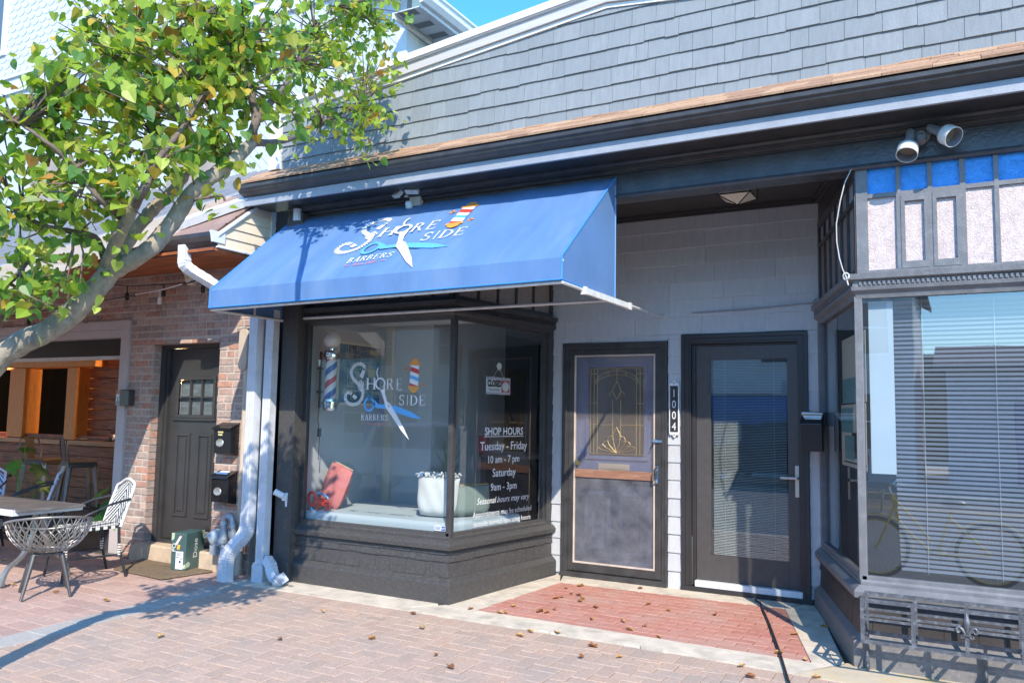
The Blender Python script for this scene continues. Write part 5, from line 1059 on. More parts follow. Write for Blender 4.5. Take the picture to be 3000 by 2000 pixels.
# ------------------------------------------------------------------ downspouts, pipes, boxes between the buildings
M_ds = mat('pale_grey_downspout', (.60, .62, .66), .45, var=.05, vs=6, c2=(.42, .40, .40), c2s=9, c2a=.4)
def rib(w_, d_):
    """downspout section with shallow ribs on the front"""
    p = [(-w_/2, d_/2), (w_/2, d_/2), (w_/2, -d_/2)]
    n = 8
    for i in range(n): x = w_/2-.01-(w_-.02)*i/(n-1); p.append((x, -d_/2-(.004 if i % 2 else 0)))
    p.append((-w_/2, -d_/2)); return p
def dspout(mb, pts, w_=.105, d_=.08, mi=0, crimp=()): 
    out = []
    for i, p in enumerate(pts): out.append(p)
    mb.sweep(out, rib(w_, d_), mi=mi, side=(1, 0, 0))
def sweepx(mb, pts, prof):
    pts = [Vector(p) for p in pts]; k = len(pts); n = len(prof); vs = []
    for i, p in enumerate(pts):
        t = (pts[min(i+1, k-1)]-pts[max(i-1, 0)]).normalized(); sd = Vector((1, 0, 0)); sd = (sd-t*sd.dot(t)).normalized(); u = sd.cross(t)
        vs += [p+sd*a+u*b for a, b in prof]
    fs = [(i*n+j, i*n+(j+1) % n, (i+1)*n+(j+1) % n, (i+1)*n+j) for i in range(k-1) for j in range(n)]+[tuple(range(n-1, -1, -1)), tuple(range((k-1)*n, k*n))]
    mb.add(vs, fs)
def crimp(pts, i0, i1, n=9, amp=.006):
    """subdivide the polyline with catmull-rom between i0 and i1"""
    P_ = [Vector(p) for p in pts]; out = P_[:i0+1]
    for i in range(i0, i1):
        a, b, c, d = P_[max(i-1, 0)], P_[i], P_[i+1], P_[min(i+2, len(P_)-1)]
        for k in range(1, n+1):
            t = k/n; out.append(.5*((2*b)+(c-a)*t+(2*a-5*b+4*c-d)*t*t+(3*b-a-3*c+d)*t**3))
    return out+P_[i1+1:]
def ribs(mb, pts, prof_w, prof_d, amp):
    """crimped elbow: section swells and shrinks along the bend"""
    pts = [Vector(p) for p in pts]; k = len(pts); vs = []; n = None
    for i, p in enumerate(pts):
        t = (pts[min(i+1, k-1)]-pts[max(i-1, 0)]).normalized(); sd = Vector((1, 0, 0)); sd = (sd-t*sd.dot(t)).normalized(); u = sd.cross(t); e = amp if i % 2 else 0
        pr = rib(prof_w-e, prof_d-e); n = len(pr); vs += [p+sd*a+u*b for a, b in pr]
    fs = [(i*n+j, i*n+(j+1) % n, (i+1)*n+(j+1) % n, (i+1)*n+j) for i in range(k-1) for j in range(n)]+[tuple(range(n-1, -1, -1)), tuple(range((k-1)*n, k*n))]
    mb.add(vs, fs)
t = thing('downspout', 'ribbed pale grey downspout with crimped elbow kicking out at its foot', 'downspout')
mb = MB(); sweepx(mb, [(-5.72, 5.47, 2.42), (-5.72, 5.47, .52)], rib(.105, .08)); mb.build('pipe', M_ds, t)
mb = MB(); ribs(mb, crimp([(-5.721, 5.469, .57), (-5.722, 5.468, .47), (-5.735, 5.452, .38), (-5.80, 5.405, .28), (-5.842, 5.365, .19), (-5.85, 5.355, .09), (-5.85, 5.355, -.035)], 1, 5, 8), .112, .088, .005); mb.build('elbow', M_ds, t)
t = thing('downspout', 'straight pale grey downspout with boot standing against the black pilaster', 'downspout')
mb = MB(); sweepx(mb, [(-5.585, 5.535, 2.42), (-5.585, 5.53, .12)], rib(.098, .075)); mb.build('pipe', M_ds, t)
mb = MB(); mb.box(-5.65, 5.468, -.045, -5.52, 5.578, .12); mb.box(-5.646, 5.472, .1205, -5.524, 5.574, .135); mb.build('boot', M_ds, t, bevel=.008)
mb = MB()
ribs(mb, crimp([(-5.50, 5.50, .17), (-5.45, 5.495, .14), (-5.40, 5.48, .06), (-5.33, 5.455, .012), (-5.27, 5.44, .02), (-5.225, 5.43, .05)], 1, 4, 6), .085, .075, .008)
tag(mb.build('downspout_elbow', M_ds), 'loose crimped downspout elbow lying at the foot of the black pilaster', 'downspout elbow')
t = thing('downspout', 'white downspout crossing the porch soffit from the dark gutter towards the wall', 'downspout')
mb = MB(); ribs(mb, crimp([(-6.18, 5.0, 3.0), (-6.18, 5.0, 2.86), (-6.17, 5.03, 2.78), (-6.05, 5.2, 2.66), (-5.90, 5.38, 2.53), (-5.76, 5.465, 2.44), (-5.73, 5.47, 2.38)], 1, 4, 7), .10, .075, .006); mb.build('pipe', M_alum, t)
t = thing('downspout', 'white downspout slanting from the shop cornice down to the porch gutter', 'downspout')
mb = MB(); ribs(mb, crimp([(-5.74, 5.38, 3.47), (-5.80, 5.36, 3.44), (-6.30, 5.12, 3.24), (-6.42, 5.06, 3.18), (-6.45, 5.0, 3.10), (-6.45, 4.99, 3.04)], 1, 4, 6), .10, .075, .005); mb.build('pipe', M_alum, t)
# beige conduit with cover
M_pvc = mat('beige_pvc', (.56, .46, .36), .5, var=.08, vs=5)
t = thing('conduit', 'beige conduit riser with rounded cover beside the downspout', 'conduit', (-5.985, 5.63, 0))
mb = MB(); mb.tube([(0, 0, -.06), (0, 0, 1.92)], .034, 14); mb.build('pipe', M_pvc, t, smooth=50)
mb = MB(); pr = [(.06*math.cos(R(a)), 2.22+.06*math.sin(R(a))) for a in range(0, 181, 20)]+[(.06*math.cos(R(a)), 1.93+.06*math.sin(R(a))) for a in range(180, 361, 20)]; mb.prism([(x-.02, -.05, z) for x, z in pr], (0, .09, 0)); mb.prism([(x*.9-.02, -.056, 2.075+(z-2.075)*.96) for x, z in pr], (0, .006, 0)); mb.lathe([(.006, 0), (.006, .004)], (-.02, -.057, 1.905), (0, -1, 0), 8); mb.build('cover', M_pvc, t, bevel=.004)
# gas regulator
M_gas = mat('blue_grey_pipe_paint', (.36, .42, .47), .45, .2, var=.15, vs=12, c2=(.25, .22, .2), c2s=18, c2a=.4)
t = thing('gas_regulator', 'blue grey painted gas regulator and pipes beside the door step', 'gas meter', (-6.10, 5.52, 0))
mb = MB(); mb.tube(crimp([(.0, .02, -.05), (.0, .02, .40), (.0, .02, .46), (.03, .02, .505), (.08, .02, .505), (.115, .02, .47), (.12, .02, .40), (.12, .03, .33)], 1, 5, 4), .027, 12)
for z, r in ((.0, .036), (.12, .036), (.36, .036), (.44, .034)): mb.lathe([(r, -.02), (r, .02)], (0, .02, z), (0, 0, 1), 12)
mb.lathe([(.0, -.02), (.036, -.02), (.036, .02), (.0, .02)], (.12, .02, .43), (0, 0, 1), 12); mb.lathe([(.0, -.05), (.03, -.04), (.042, -.02), (.042, .03), (.0, .03)], (.12, .02, .35), (0, 0, 1), 12); mb.tube([(.0, .02, .02), (.0, .02, -.07)], .04, 10); mb.build('pipe', M_gas, t, smooth=40)
mb = MB(); mb.lathe([(.0, -.035), (.06, -.03), (.078, -.01), (.078, .01), (.06, .03), (.04, .04), (.0, .042)], (-.07, .0, .31), (.9, -.35, 0), 20); mb.lathe([(.0, 0), (.03, 0), (.03, .12), (.0, .125)], (-.09, .0, .31), (-1, .1, 0), 14); mb.box(-.12, -.03, .15, -.04, .05, .26); mb.build('regulator', M_gas, t, smooth=40)
mb = MB(); mb.lathe([(.04, 0), (.04, .14)], (0, .02, .22), (0, 0, 1), 14); mb.box(-.05, -.02, .26, .05, .01, .30); mb.lathe([(.02, 0), (.012, .03), (.0, .03)], (0, -.02, .25), (0, -1, 0), 8); mb.build('valve_body', M_gas, t, smooth=40)
mb = MB(); mb.lathe([(.0, 0), (.032, 0), (.032, .012), (.0, .012)], (-.215, .012, .31), (-1, .1, 0), 12); mb.build('cap', mat('yellow_cap', (.7, .6, .12), .5), t)
# two black wall mailboxes
M_gbk = mat('gloss_black_mailbox', (.016, .016, .018), .22, var=.1)
def mbox(z, lab, mail):
    t = thing('mailbox', lab, 'mailbox', (-6.235, 5.695, z), group='black mailboxes on the brick pier')
    mb = MB(); mb.prism([(-.115, 0, 0), (-.115, -.105, .02), (-.115, -.115, .26), (-.115, 0, .31)], (.23, 0, 0)); mb.build('box', M_gbk, t, bevel=.006)
    mb = MB(); mb.prism([(-.125, 0, .315), (-.125, -.13, .262), (-.125, -.135, .245), (-.125, -.12, .255), (-.125, 0, .308)], (.25, 0, 0)); mb.build('lid', M_gbk, t, bevel=.003)
    mb = MB(); mb.lathe([(.0, 0), (.048, 0), (.052, .004), (.044, .009), (.032, .005), (.0, .006)], (-.02, -.112, .12), (0, -1, 0.04), 24)
    for i in range(len(mb.v)): x, y, zz = mb.v[i]; mb.v[i] = (x, y, .12+(zz-.12)*.75)
    mb.build('emblem', mat('silver_emblem', (.60, .58, .52), .35, .7), t, smooth=40)
    if mail: mb = MB(); mb.obox((.0, -.09, .292), (.15, .012, .02), rot('X', -22)); mb.obox((.01, -.07, .302), (.12, .05, .003), rot('X', 22), 1); mb.build('letters', [mat('blue_envelope', (.12, .22, .45), .6), M_let[0]], t)
    else: mb = MB(); mb.box(-.05, -.1165, .215, .02, -.1145, .232); mb.box(-.045, -.1165, .19, .01, -.1145, .205); mb.build('name_strip', mat('yellow_label', (.75, .65, .30), .5), t)
mbox(1.06, 'black mailbox with yellow name strips, upper of two on the brick pier', False); mbox(.60, 'black mailbox with blue letter in its lid, lower of two on the brick pier', True)
# siren under the soffit, card reader on the frame, bracket on the pilaster
t = thing('siren', 'white half dome siren under the porch soffit', 'siren', (-6.82, 5.62, 2.895)); mb = MB(); mb.lathe([(.0, 0), (.085, 0), (.088, -.025), (.07, -.06), (.062, -.11), (.04, -.145), (.0, -.15)], n=24); mb.build('housing', mat('cream_plastic', (.74, .66, .58), .4, var=.05), t, smooth=40); mb = MB(); mb.box(.0, -.083, -.10, .03, -.06, -.07); mb.build('yellow_label', MATS['yellow_label'], t)
t = thing('card_reader', 'small black card reader box fixed on the pale frame edge', 'card reader', (-7.86, 5.668, 1.60)); mb = MB(); mb.box(.03, -.05, -.08, .17, .025, .09); mb.build('box', M_blk, t, bevel=.006); mb = MB(); mb.box(-.045, -.045, -.075, .029, .0, .085, 0); mb.box(-.03, -.05, -.03, .015, -.0455, .04, 1); mb.box(-.04, -.05, .05, .025, -.0455, .075, 2); mb.box(-.01, -.054, -.05, .005, -.0505, .02, 0); mb.build('reader', [mat('grey_plastic', (.25, .25, .26), .4), M_alum, mat('red_strip', (.6, .15, .1), .4)], t, bevel=.002)
t = thing('flag_bracket', 'white metal flagpole bracket screwed to the black pilaster', 'bracket', (-5.405, 5.597, .71)); mb = MB(); mb.prism([(.01, 0, -.075), (.03, 0, -.075), (.035, 0, .05), (.0, 0, .05)], (0, -.006, 0)); mb.lathe([(.02, 0), (.028, .0), (.028, .09), (.02, .09), (.02, .0)], (-.0, -.02, .02), (-.75, -.5, .45), 16); mb.box(-.01, -.03, -.02, .03, -.0065, .03); mb.build('bracket', M_alum, t, bevel=.002)
# ------------------------------------------------------------------ string lights
M_cable = mat('black_cable', (.012, .012, .013), .5); M_bulb = glass('clear_bulb', (.9, .88, .84), 1.5)
t = thing('string_lights', 'black string lights with clear bulbs looped along the brick wall', 'string lights')
def sagpts(a, b, s_, n=10): a, b = Vector(a), Vector(b); return [a.lerp(b, i/n)-Vector((0, 0, s_*4*(i/n)*(1-i/n))) for i in range(n+1)]
A1, A2, A3 = (-8.22, 5.60, 2.85), (-7.33, 5.58, 2.775), (-6.60, 5.58, 2.79)
cab = sagpts(A1, A2, .02)+sagpts(A2, A3, .015)[1:]
c2p = sagpts((-10.6, 5.55, 2.52), (-8.42, 5.55, 2.63), .01)+sagpts((-8.42, 5.55, 2.63), (-7.20, 5.55, 2.70), .0)[1:]+sagpts((-7.20, 5.55, 2.70), A3, .0)[1:]
mb = MB(); mb.tube(cab, .005, 6); mb.tube(c2p, .005, 6); mb.build('cable', M_cable, t)
mb = MB(); mb.tube([(-7.58, 5.548, 2.683), (-7.20, 5.548, 2.703), (-6.88, 5.56, 2.752)], .0075, 6); mb.build('white_cable', M_let[0], t)
def bulb(x, y, z, dr, white=False):
    mb = MB(); mb.tube([(x, y, z), (x+.005, y, z-dr)], .006 if not white else .005, 6); mb.lathe([(.008, 0), (.02, -.01), (.021, -.07), (.017, -.08), (.0, -.08)], (x+.005, y, z-dr), (0, 0, 1), 12); b = mb.build('socket', M_let[0] if white else M_cable, t, smooth=40)
    mb = MB(); mb.lathe([(.012, 0), (.014, -.012), (.03, -.045), (.031, -.065), (.02, -.085), (.0, -.092)], (x+.005, y, z-dr-.08), (0, 0, 1), 14); mb.build('bulb', M_bulb, b, smooth=60)
    mb = MB(); mb.tube([(x+.005, y, z-dr-.085), (x+.011, y, z-dr-.13), (x+.005, y, z-dr-.145), (x-.001, y, z-dr-.13)], .0015, 4); mb.build('filament', mat('filament', (.5, .35, .2), .5), b)
bulb(-7.78, 5.59, 2.79, .07); bulb(-7.19, 5.582, 2.775, .05); bulb(-6.605, 5.58, 2.79, .06); bulb(-8.40, 5.55, 2.63, .05); bulb(-7.20, 5.548, 2.70, .06, True); bulb(-9.45, 5.55, 2.565, .05); bulb(-10.1, 5.55, 2.54, .05)
# ------------------------------------------------------------------ patio furniture
M_wire = mat('dark_grey_steel', (.13, .12, .115), .38, .6, var=.15); M_wirel = mat('worn_grey_steel', (.30, .29, .27), .4, .6, var=.2)
M_ww = mat('white_weave', (.76, .76, .72), .7, var=.05, bump=.3, bs=200); M_bw = mat('black_weave', (.025, .025, .03), .6); M_navy = mat('navy_weave', (.05, .08, .22), .6); M_bam = mat('black_bamboo_tube', (.04, .042, .05), .3, .3, var=.3, vs=20); M_lb = mat('pale_blue_weave', (.60, .66, .76), .7, var=.05)
t = thing('chair', 'steel wire basket chair with tapered legs in front of the patio table', 'chair', (-6.72, 4.24, zg(4.24)+.008), R(151))
def rimz(a): return .49+.17*max(0, .5+.5*math.cos(a))**.8
def bas(a, q):     # a = 0 at the back (local -x)
    r = .13+.185*math.sin(q*1.35)/math.sin(1.35); z = .36+(rimz(a)-.36)*q**1.7
    return (-r*math.cos(a)*1.0, r*1.02*math.sin(a), z)
mb = MB(); n = 30
for k in range(n):
    for sg in (-1, 1): mb.tube([bas(2*math.pi*k/n+sg*.62*q/8, q/8) for q in range(9)], .0042, 5)
mb.build('lattice', M_wirel, t, smooth=60)
mb = MB(); mb.tube([bas(2*math.pi*k/48, 1) for k in range(49)], .0105, 8, cap=False); mb.build('rim', M_wirel, t, smooth=60)
mb = MB(); mb.tube([(.13*math.cos(2*math.pi*k/32), .13*math.sin(2*math.pi*k/32), .36) for k in range(33)], .006, 6, cap=False)
for k in range(9):
    c = -.12+.03*k; h = math.sqrt(max(0, .13**2-c*c))
    for a, b in (((c, -h), (c, h)), ((-h, c), (h, c))): mb.tube([((a[0]-a[1])*.707, (a[0]+a[1])*.707, .36), ((b[0]-b[1])*.707, (b[0]+b[1])*.707, .36)], .0035, 5)
mb.build('seat', M_wirel, t); mb = MB(); mb.box(-.11, -.11, .325, .11, .11, .345); mb.build('seat_plate', M_wire, t, bevel=.01)
for sx, sy in ((-1, -1), (-1, 1), (1, -1), (1, 1)):
    mb = MB(); mb.tube([(sx*.10, sy*.10, .335), (sx*.19, sy*.175, 0)], [.021, .012], 12); mb.build('leg', M_wire, t, smooth=60)
def bistro(lab, loc, rz, dk, wh, front=True):
    """black tube bistro chair, chevron woven seat and back; local front = +x"""
    t = thing('chair', lab, 'chair', (loc[0], loc[1], zg(loc[1])+.008), rz, 'woven bistro chairs at the patio table')
    n = 26; mb = MB(); vs = []; fs = []; ms = []; W_ = .21
    def bp(u, v): 
        hw = W_*(1-.10*(1-v))*(1 if v < .75 else math.sqrt(max(0, 1-((v-.75)/.27)**2*.55))); x = -.215-.13*v-.02*math.cos(u*1.5)
        return (x, u*hw, .46+.38*v-(.05*u*u*v))
    for i in range(n+1):
        for j in range(n+1): vs.append(bp(j/n*2-1, i/n))
    for i in range(n):
        for j in range(n):
            fs.append((i*(n+1)+j, i*(n+1)+j+1, (i+1)*(n+1)+j+1, (i+1)*(n+1)+j)); ms.append(1 if (i+abs(j-n//2)) % 4 < 2 else 0)
    mb.v, mb.f, mb.m = vs, fs, ms; bk = mb.build('backrest', [wh, dk], t); so_ = bk.modifiers.new('thick', 'SOLIDIFY'); so_.thickness = .012
    mb = MB(); vs = []; fs = []; ms = []
    for i in range(n+1):
        for j in range(n+1): u, v = j/n*2-1, i/n; vs.append((-.22+.44*v, u*(.20+.02*v), .45+.012*math.cos(u*3)-.01*v))
    for i in range(n):
        for j in range(n): fs.append((i*(n+1)+j, i*(n+1)+j+1, (i+1)*(n+1)+j+1, (i+1)*(n+1)+j)); ms.append(1 if (i+abs(j-n//2)) % 4 < 2 else 0)
    mb.v, mb.f, mb.m = vs, fs, ms; s_ = mb.build('seat', [wh, dk], t); so_ = s_.modifiers.new('thick', 'SOLIDIFY'); so_.thickness = .025
    mb = MB(); mb.tube([(-.23, -.215, .45), (-.28, -.215, .62), (-.335, -.20, .80)]+[(-.36, -.2+.4*k/8, .80+.065*math.sin(math.pi*k/8)) for k in range(1, 8)]+[(-.335, .20, .80), (-.28, .215, .62), (-.23, .215, .45)], .014, 8); mb.build('back_frame', wh, t, smooth=60)
    for sy in (-1, 1):
        mb = MB(); mb.tube([(-.30, sy*.225, .70), (-.12, sy*.25, .66), (.12, sy*.25, .56), (.20, sy*.245, .46)], .011, 8); mb.build('arm', M_bam, t, smooth=60)
        for sx in (-1, 1):
            mb = MB(); mb.tube([(sx*.215, sy*.215, .45), (sx*.225, sy*.225, .25), (sx*.25 if sx > 0 else -.29, sy*.245, 0)], [.013, .013, .012], 10); lg = mb.build('leg', M_bam, t, smooth=60)
            mb = MB(); 
            for k in range(5): mb.lathe([(.0155, 0), (.0165, .006), (.0155, .012)], (sx*.226, sy*.226, .20+k*.022), (0, 0, 1), 10)
            mb.build('wrap', wh, lg)
    mb = MB()
    for sy in (-1, 1): mb.tube([(-.225, sy*.225, .20), (.225, sy*.225, .20)], .009, 8)
    mb.tube([(-.0, -.225, .20), (.0, .225, .20)], .009, 8); mb.tube([(.215, -.2, .425), (.215, .2, .425)], .010, 8); mb.build('stretcher', M_bam, t, smooth=60)
    return t
bistro('black and white chevron woven bistro chair beside the brick wall', (-7.09, 4.82), R(-106), M_bw, M_ww)
bistro('navy and pale blue woven bistro chair behind the patio table at left edge', (-9.32, 4.98), R(-52), M_navy, M_lb)
bistro('white woven bistro chair turned sideways behind the patio table', (-8.98, 5.36), R(-128), M_navy, M_lb)
t = thing('patio_table', 'low slatted dark table with pale metal edge and curved legs', 'table', (-8.0, 4.50, zg(4.5)+.008))
mb = MB(); x = -1.2
while x < .83: mb.box(x, -.30, .635, x+.112, .30, .655); x += .118
mb.build('tabletop', mat('weathered_dark_board', (.13, .12, .115), .5, var=.25, vs=5, st=(6, 1, 1), c2=(.28, .27, .26), c2s=4, c2a=.5), t, bevel=.003)
mb = MB(); 
for y in (-.32, .305): mb.box(-1.2, y, .60, .85, y+.015, .652)
for x in (-1.2, .835): mb.box(x, -.304, .60, x+.015, .304, .652)
mb.build('table_frame', M_alum, t, bevel=.002)
for sx in (-1.0, .72):
    for sy in (-1, 1):
        mb = MB(); mb.sweep(crimp([(sx, sy*.04, .60), (sx, sy*.05, .42), (sx, sy*.13, .24), (sx, sy*.25, .14), (sx, sy*.29, .05), (sx, sy*.30, 0)], 0, 4, 4), [(-.012, -.025), (.012, -.025), (.012, .025), (-.012, .025)], up=(1, 0, 0)); mb.build('leg', M_wirel, t, smooth=40)
# parcel on the mat
t = thing('parcel', 'dark green parcel box lettered Dose with shipping label at the door step', 'box', (-6.555, 5.525, zg(5.5)+.02), R(14))
M_par = mat('dark_green_card', (.055, .11, .105), .5, var=.15, vs=6, c2=(.14, .22, .17), c2s=5, c2a=.5)
mb = MB(); mb.box(-.08, -.14, 0, .08, .14, .345); mb.build('box', M_par, t, bevel=.006)
mb = MB(); mb.box(-.025, -.1418, .012, .055, -.1406, .175); mb.build('shipping_label', mat('white_label', (.74, .74, .76), .5, var=.06, vs=40), t)
mb = MB(); mb.box(-.02, -.1428, .118, .01, -.142, .124); mb.box(.015, -.1428, .106, .05, -.142, .112); mb.lathe([(.012, 0), (.0, .0004)], (.022, -.1422, .08), (0, -1, 0), 12)
for k in range(5): mb.box(-.018, -.1428, .135+k*.006, .045-.01*(k % 3), -.142, .137+k*.006)
mb.build('label_print', M_let[4], t)
mb = MB(); mb.obox((-.005, -.1415, .275), (.02, .0016, .09), rot('Y', 32), 0); mb.obox((.006, -.1413, .285), (.016, .0016, .085), rot('Y', 32), 1); mb.obox((-.0, -.1413, .215), (.03, .0016, .045), rot('Y', 12), 2); mb.build('sticker', [M_let[0], mat('pink_sticker', (.75, .28, .30), .5), mat('orange_sticker', (.80, .42, .08), .5)], t)
mb = MB(); text_poly(mb, 'Dose', (.0813, .03, .10), (0, 0, 1), (0, -1, 0), .085, 0, align='LEFT'); text_poly(mb, 'PO', (-.03, -.1412, .17), (0, 0, 1), (-1, 0, 0), .06, 0, align='LEFT'); mb.build('lettering', M_let[0], t)
mb = MB(); M_pg = mat('pale_green_print', (.45, .55, .38), .5)
mb.poly([(.0812, .14-.0005, .345), (.0812, .09, .345), (.0812, .10, .30), (.0812, .1395, .275)]); mb.poly([(-.0795, -.1411, .344), (-.045, -.1411, .344), (-.05, -.1411, .29), (-.0795, -.1411, .27)]); mb.poly([(.05, -.1411, .02), (.0795, -.1411, .02), (.0795, -.1411, .06), (.06, -.1411, .05)]); mb.poly([(.0811, -.1395, .02), (.0811, -.08, .03), (.0811, -.07, .06), (.0811, -.1, .08), (.0811, -.1395, .06)]); mb.build('corner_print', M_pg, t)
# doormat
mb = MB(); P_ = [(-6.36, 5.09), (-6.30, 5.40), (-6.47, 5.60), (-7.37, 5.59), (-7.08, 5.19)]
mb.prism([(x, y, zg(y)+.008) for x, y in [(-6.36, 5.09), (-6.24, 5.56), (-7.30, 5.60), (-7.12, 5.15)]], (0, 0, .014)); tag(mb.build('doormat', mat('brown_coir', (.20, .145, .09), .95, var=.4, vs=60, bump=1, bs=250, c2=(.10, .075, .05), c2s=5), bevel=.003), 'worn brown coir doormat in front of the black restaurant door', 'doormat')
# ------------------------------------------------------------------ restaurant interior things
def stool(lab, loc, rz):
    t = thing('bar_stool', lab, 'bar stool', (loc[0], loc[1], -.02), rz, 'metal bar stools at the restaurant bar')
    mb = MB(); mb.box(-.17, -.17, .83, .17, .17, .855); mb.build('seat', mat('dark_wood_seat', (.17, .11, .08), .5), t, bevel=.01)
    mb = MB(); mb.box(-.165, -.165, .775, .165, .165, .8295); mb.build('seat_frame', M_wire, t, bevel=.006)
    for sx in (-1, 1):
        for sy in (-1, 1): mb = MB(); mb.tube([(sx*.14, sy*.14, .80), (sx*.22, sy*.22, 0)], [.03, .022], 4); mb.build('leg', M_wirel, t)
    mb = MB(); c = [(-.195, -.195), (.195, -.195), (.195, .195), (-.195, .195)]
    for i in range(4): a, b = c[i], c[(i+1) % 4]; mb.tube([(*a, .28), (*b, .28)], .009, 6)
    mb.build('footrest', M_wire, t)
    mb = MB(); mb.tube([(-.15, -.16, .80), (-.19, -.20, 1.0), (-.20, -.15, 1.10), (-.205, 0, 1.125), (-.20, .15, 1.10), (-.19, .20, 1.0), (-.15, .16, .80)], .010, 8); mb.build('back_hoop', M_wire, t, smooth=60)
    mb = MB(); mb.prism([(-.165, -.055, .83), (-.165, .055, .83), (-.212, .085, 1.12), (-.212, -.085, 1.12)], (.006, 0, 0)); mb.build('back_splat', M_wire, t)
stool('metal bar stool seen from behind, with its splat towards the street', (-9.72, 6.47), R(70)); stool('metal bar stool turned sideways beside the monstera plant', (-10.5, 6.47), R(20))
t = thing('plate', 'white dinner plate on the restaurant bar', 'plate', (-10.55, 6.99+.12, 1.053)); mb = MB(); mb.lathe([(.0, 0), (.08, .0), (.135, .022), (.133, .026), (.08, .006), (.0, .005)], n=28); mb.build('dish', M_let[0], t, smooth=40)
t = thing('plate', 'dark plate at the end of the restaurant bar', 'plate', (-9.95, 7.11, 1.053)); mb = MB(); mb.lathe([(.0, 0), (.08, .0), (.13, .02), (.128, .024), (.08, .006), (.0, .005)], n=28); mb.build('dish', M_wire, t, smooth=40)
def wine(x, y, lab):
    t = thing('wine_glass', lab, 'glass', (x, y, 1.053), group='stemmed glasses on the restaurant bar'); mb = MB(); mb.lathe([(.0, 0), (.035, .0), (.006, .008), (.005, .07), (.03, .10), (.045, .14), (.04, .2), (.039, .2), (.043, .14), (.028, .103), (.0, .09)], n=18); mb.build('bowl', glass('glassware', (.85, .85, .85), 1.5), t, smooth=60)
wine(-10.25, 7.22, 'stemmed glass nearest the white plate'); wine(-10.05, 7.15, 'stemmed glass between the plate and the salt shakers'); wine(-9.72, 7.1, 'stemmed glass at the far right end of the bar')
for x, m, lab in ((-9.90, M_let[0], 'white salt shaker on the restaurant bar'), (-9.98, M_blk, 'dark pepper shaker beside the white salt shaker')):
    t = thing('shaker', lab, 'shaker', (x, 7.05, 1.053)); mb = MB(); mb.lathe([(.0, 0), (.02, 0), (.016, .05), (.018, .08), (.0, .095)], n=14); mb.build('body', m, t, smooth=40)
M_lit = mat('lit_bulb', (1, .62, .22), .3, emit=6)
for x, y, z, lab in ((-9.3, 7.6, 2.02, 'glowing bulb hanging above the end of the bar, upper one'), (-9.05, 7.4, 1.86, 'glowing bulb hanging lower beside the side glazing'), (-12.6, 7.3, 1.72, 'glowing bulb hanging at the left end of the bar')):
    t = thing('pendant_bulb', lab, 'lamp', (x, y, z)); mb = MB(); mb.ball((0, 0, 0), .03, 12); mb.build('bulb', M_lit, t, smooth=60); mb = MB(); mb.tube([(0, 0, .03), (0, 0, 2.6-z)], .004, 5); mb.lathe([(.012, .025), (.014, .07), (.0, .07)], n=10); mb.build('cord', M_cable, t)
    pl_ = bpy.data.lights.new('bulb_light', 'POINT'); pl_.energy = 26; pl_.color = (1, .62, .28); pl_.shadow_soft_size = .05; po = bpy.data.objects.new('bulb_light', pl_); col.objects.link(po); po.parent = t; po.location = (0, -.06, -.02)
# monstera plants
M_mon = [mat('monstera_green', (.04, .13, .035), .35, var=.25, vs=6), mat('monstera_green_light', (.12, .30, .04), .4, var=.2, vs=6)]
def monstera(lab, loc, leaves):
    t = thing('monstera', lab, 'plant', loc)
    mb = MB(); mb.lathe([(.0, 0), (.12, 0), (.16, .26), (.14, .26), (.0, .22)], n=20); mb.build('pot', mat('charcoal_pot', (.05, .05, .052), .5), t, smooth=40)
    for (x, y, z, s_, rz, tilt, mi) in leaves:
        mb = MB(); n = 22; out = []
        for i in range(n+1):
            a = math.pi*2*i/n; r = s_*(.62+.38*math.cos(a/2-.0)**2 if True else 1)*(1 if i % 3 else .62)*(1-.35*max(0, math.cos(a-math.pi))**6); out.append((r*math.cos(a)*1.05, r*math.sin(a)*.85))
        M_ = Matrix.Rotation(rz, 3, 'Z') @ Matrix.Rotation(tilt, 3, 'Y'); c = Vector((x, y, z)); mid = [c+M_ @ Vector((s_*(k/6*1.7-.75), 0, .10*s_*(1-(k/3-1)**2))) for k in range(7)]
        ring_ = [c+M_ @ Vector((a, b, -.18*abs(b)-.1*a*a/s_)) for a, b in out[:-1]]; k0 = len(ring_)
        mb.add(ring_+[c+M_ @ Vector((0, 0, .04*s_))], [(i, (i+1) % k0, k0) for i in range(k0)]); mb.build('leaf', M_mon[mi], t, smooth=60)
        mb = MB(); mb.tube([(0, 0, .2), (x*.5, y*.5, z*.6+.1), c+M_ @ Vector((-s_*.6, 0, 0))], .006, 6); mb.build('stem', M_mon[1], t)
monstera('potted monstera with big split leaves at the left edge of the restaurant opening', (-9.95, 5.95, -.03), [(-.12, .05, 1.02, .16, 2.4, .3, 1), (.02, -.18, .84, .15, -1.0, .9, 1), (.28, -.02, .80, .19, .3, .75, 0), (-.2, -.1, .7, .17, -2.4, .6, 0), (.2, .1, .55, .15, .9, .7, 0), (.42, -.05, .62, .13, .2, .9, 1)])
monstera('potted monstera in the shade behind the chevron woven chair', (-8.12, 5.86, -.03), [(-.1, -.12, .62, .15, -2.0, .6, 1), (.14, -.16, .50, .16, -.7, .8, 0), (.02, -.2, .36, .16, -1.4, .9, 1), (.24, -.12, .34, .13, -.3, .8, 1), (-.2, .0, .45, .14, 2.6, .7, 0), (.1, .05, .72, .13, .5, .6, 1)])
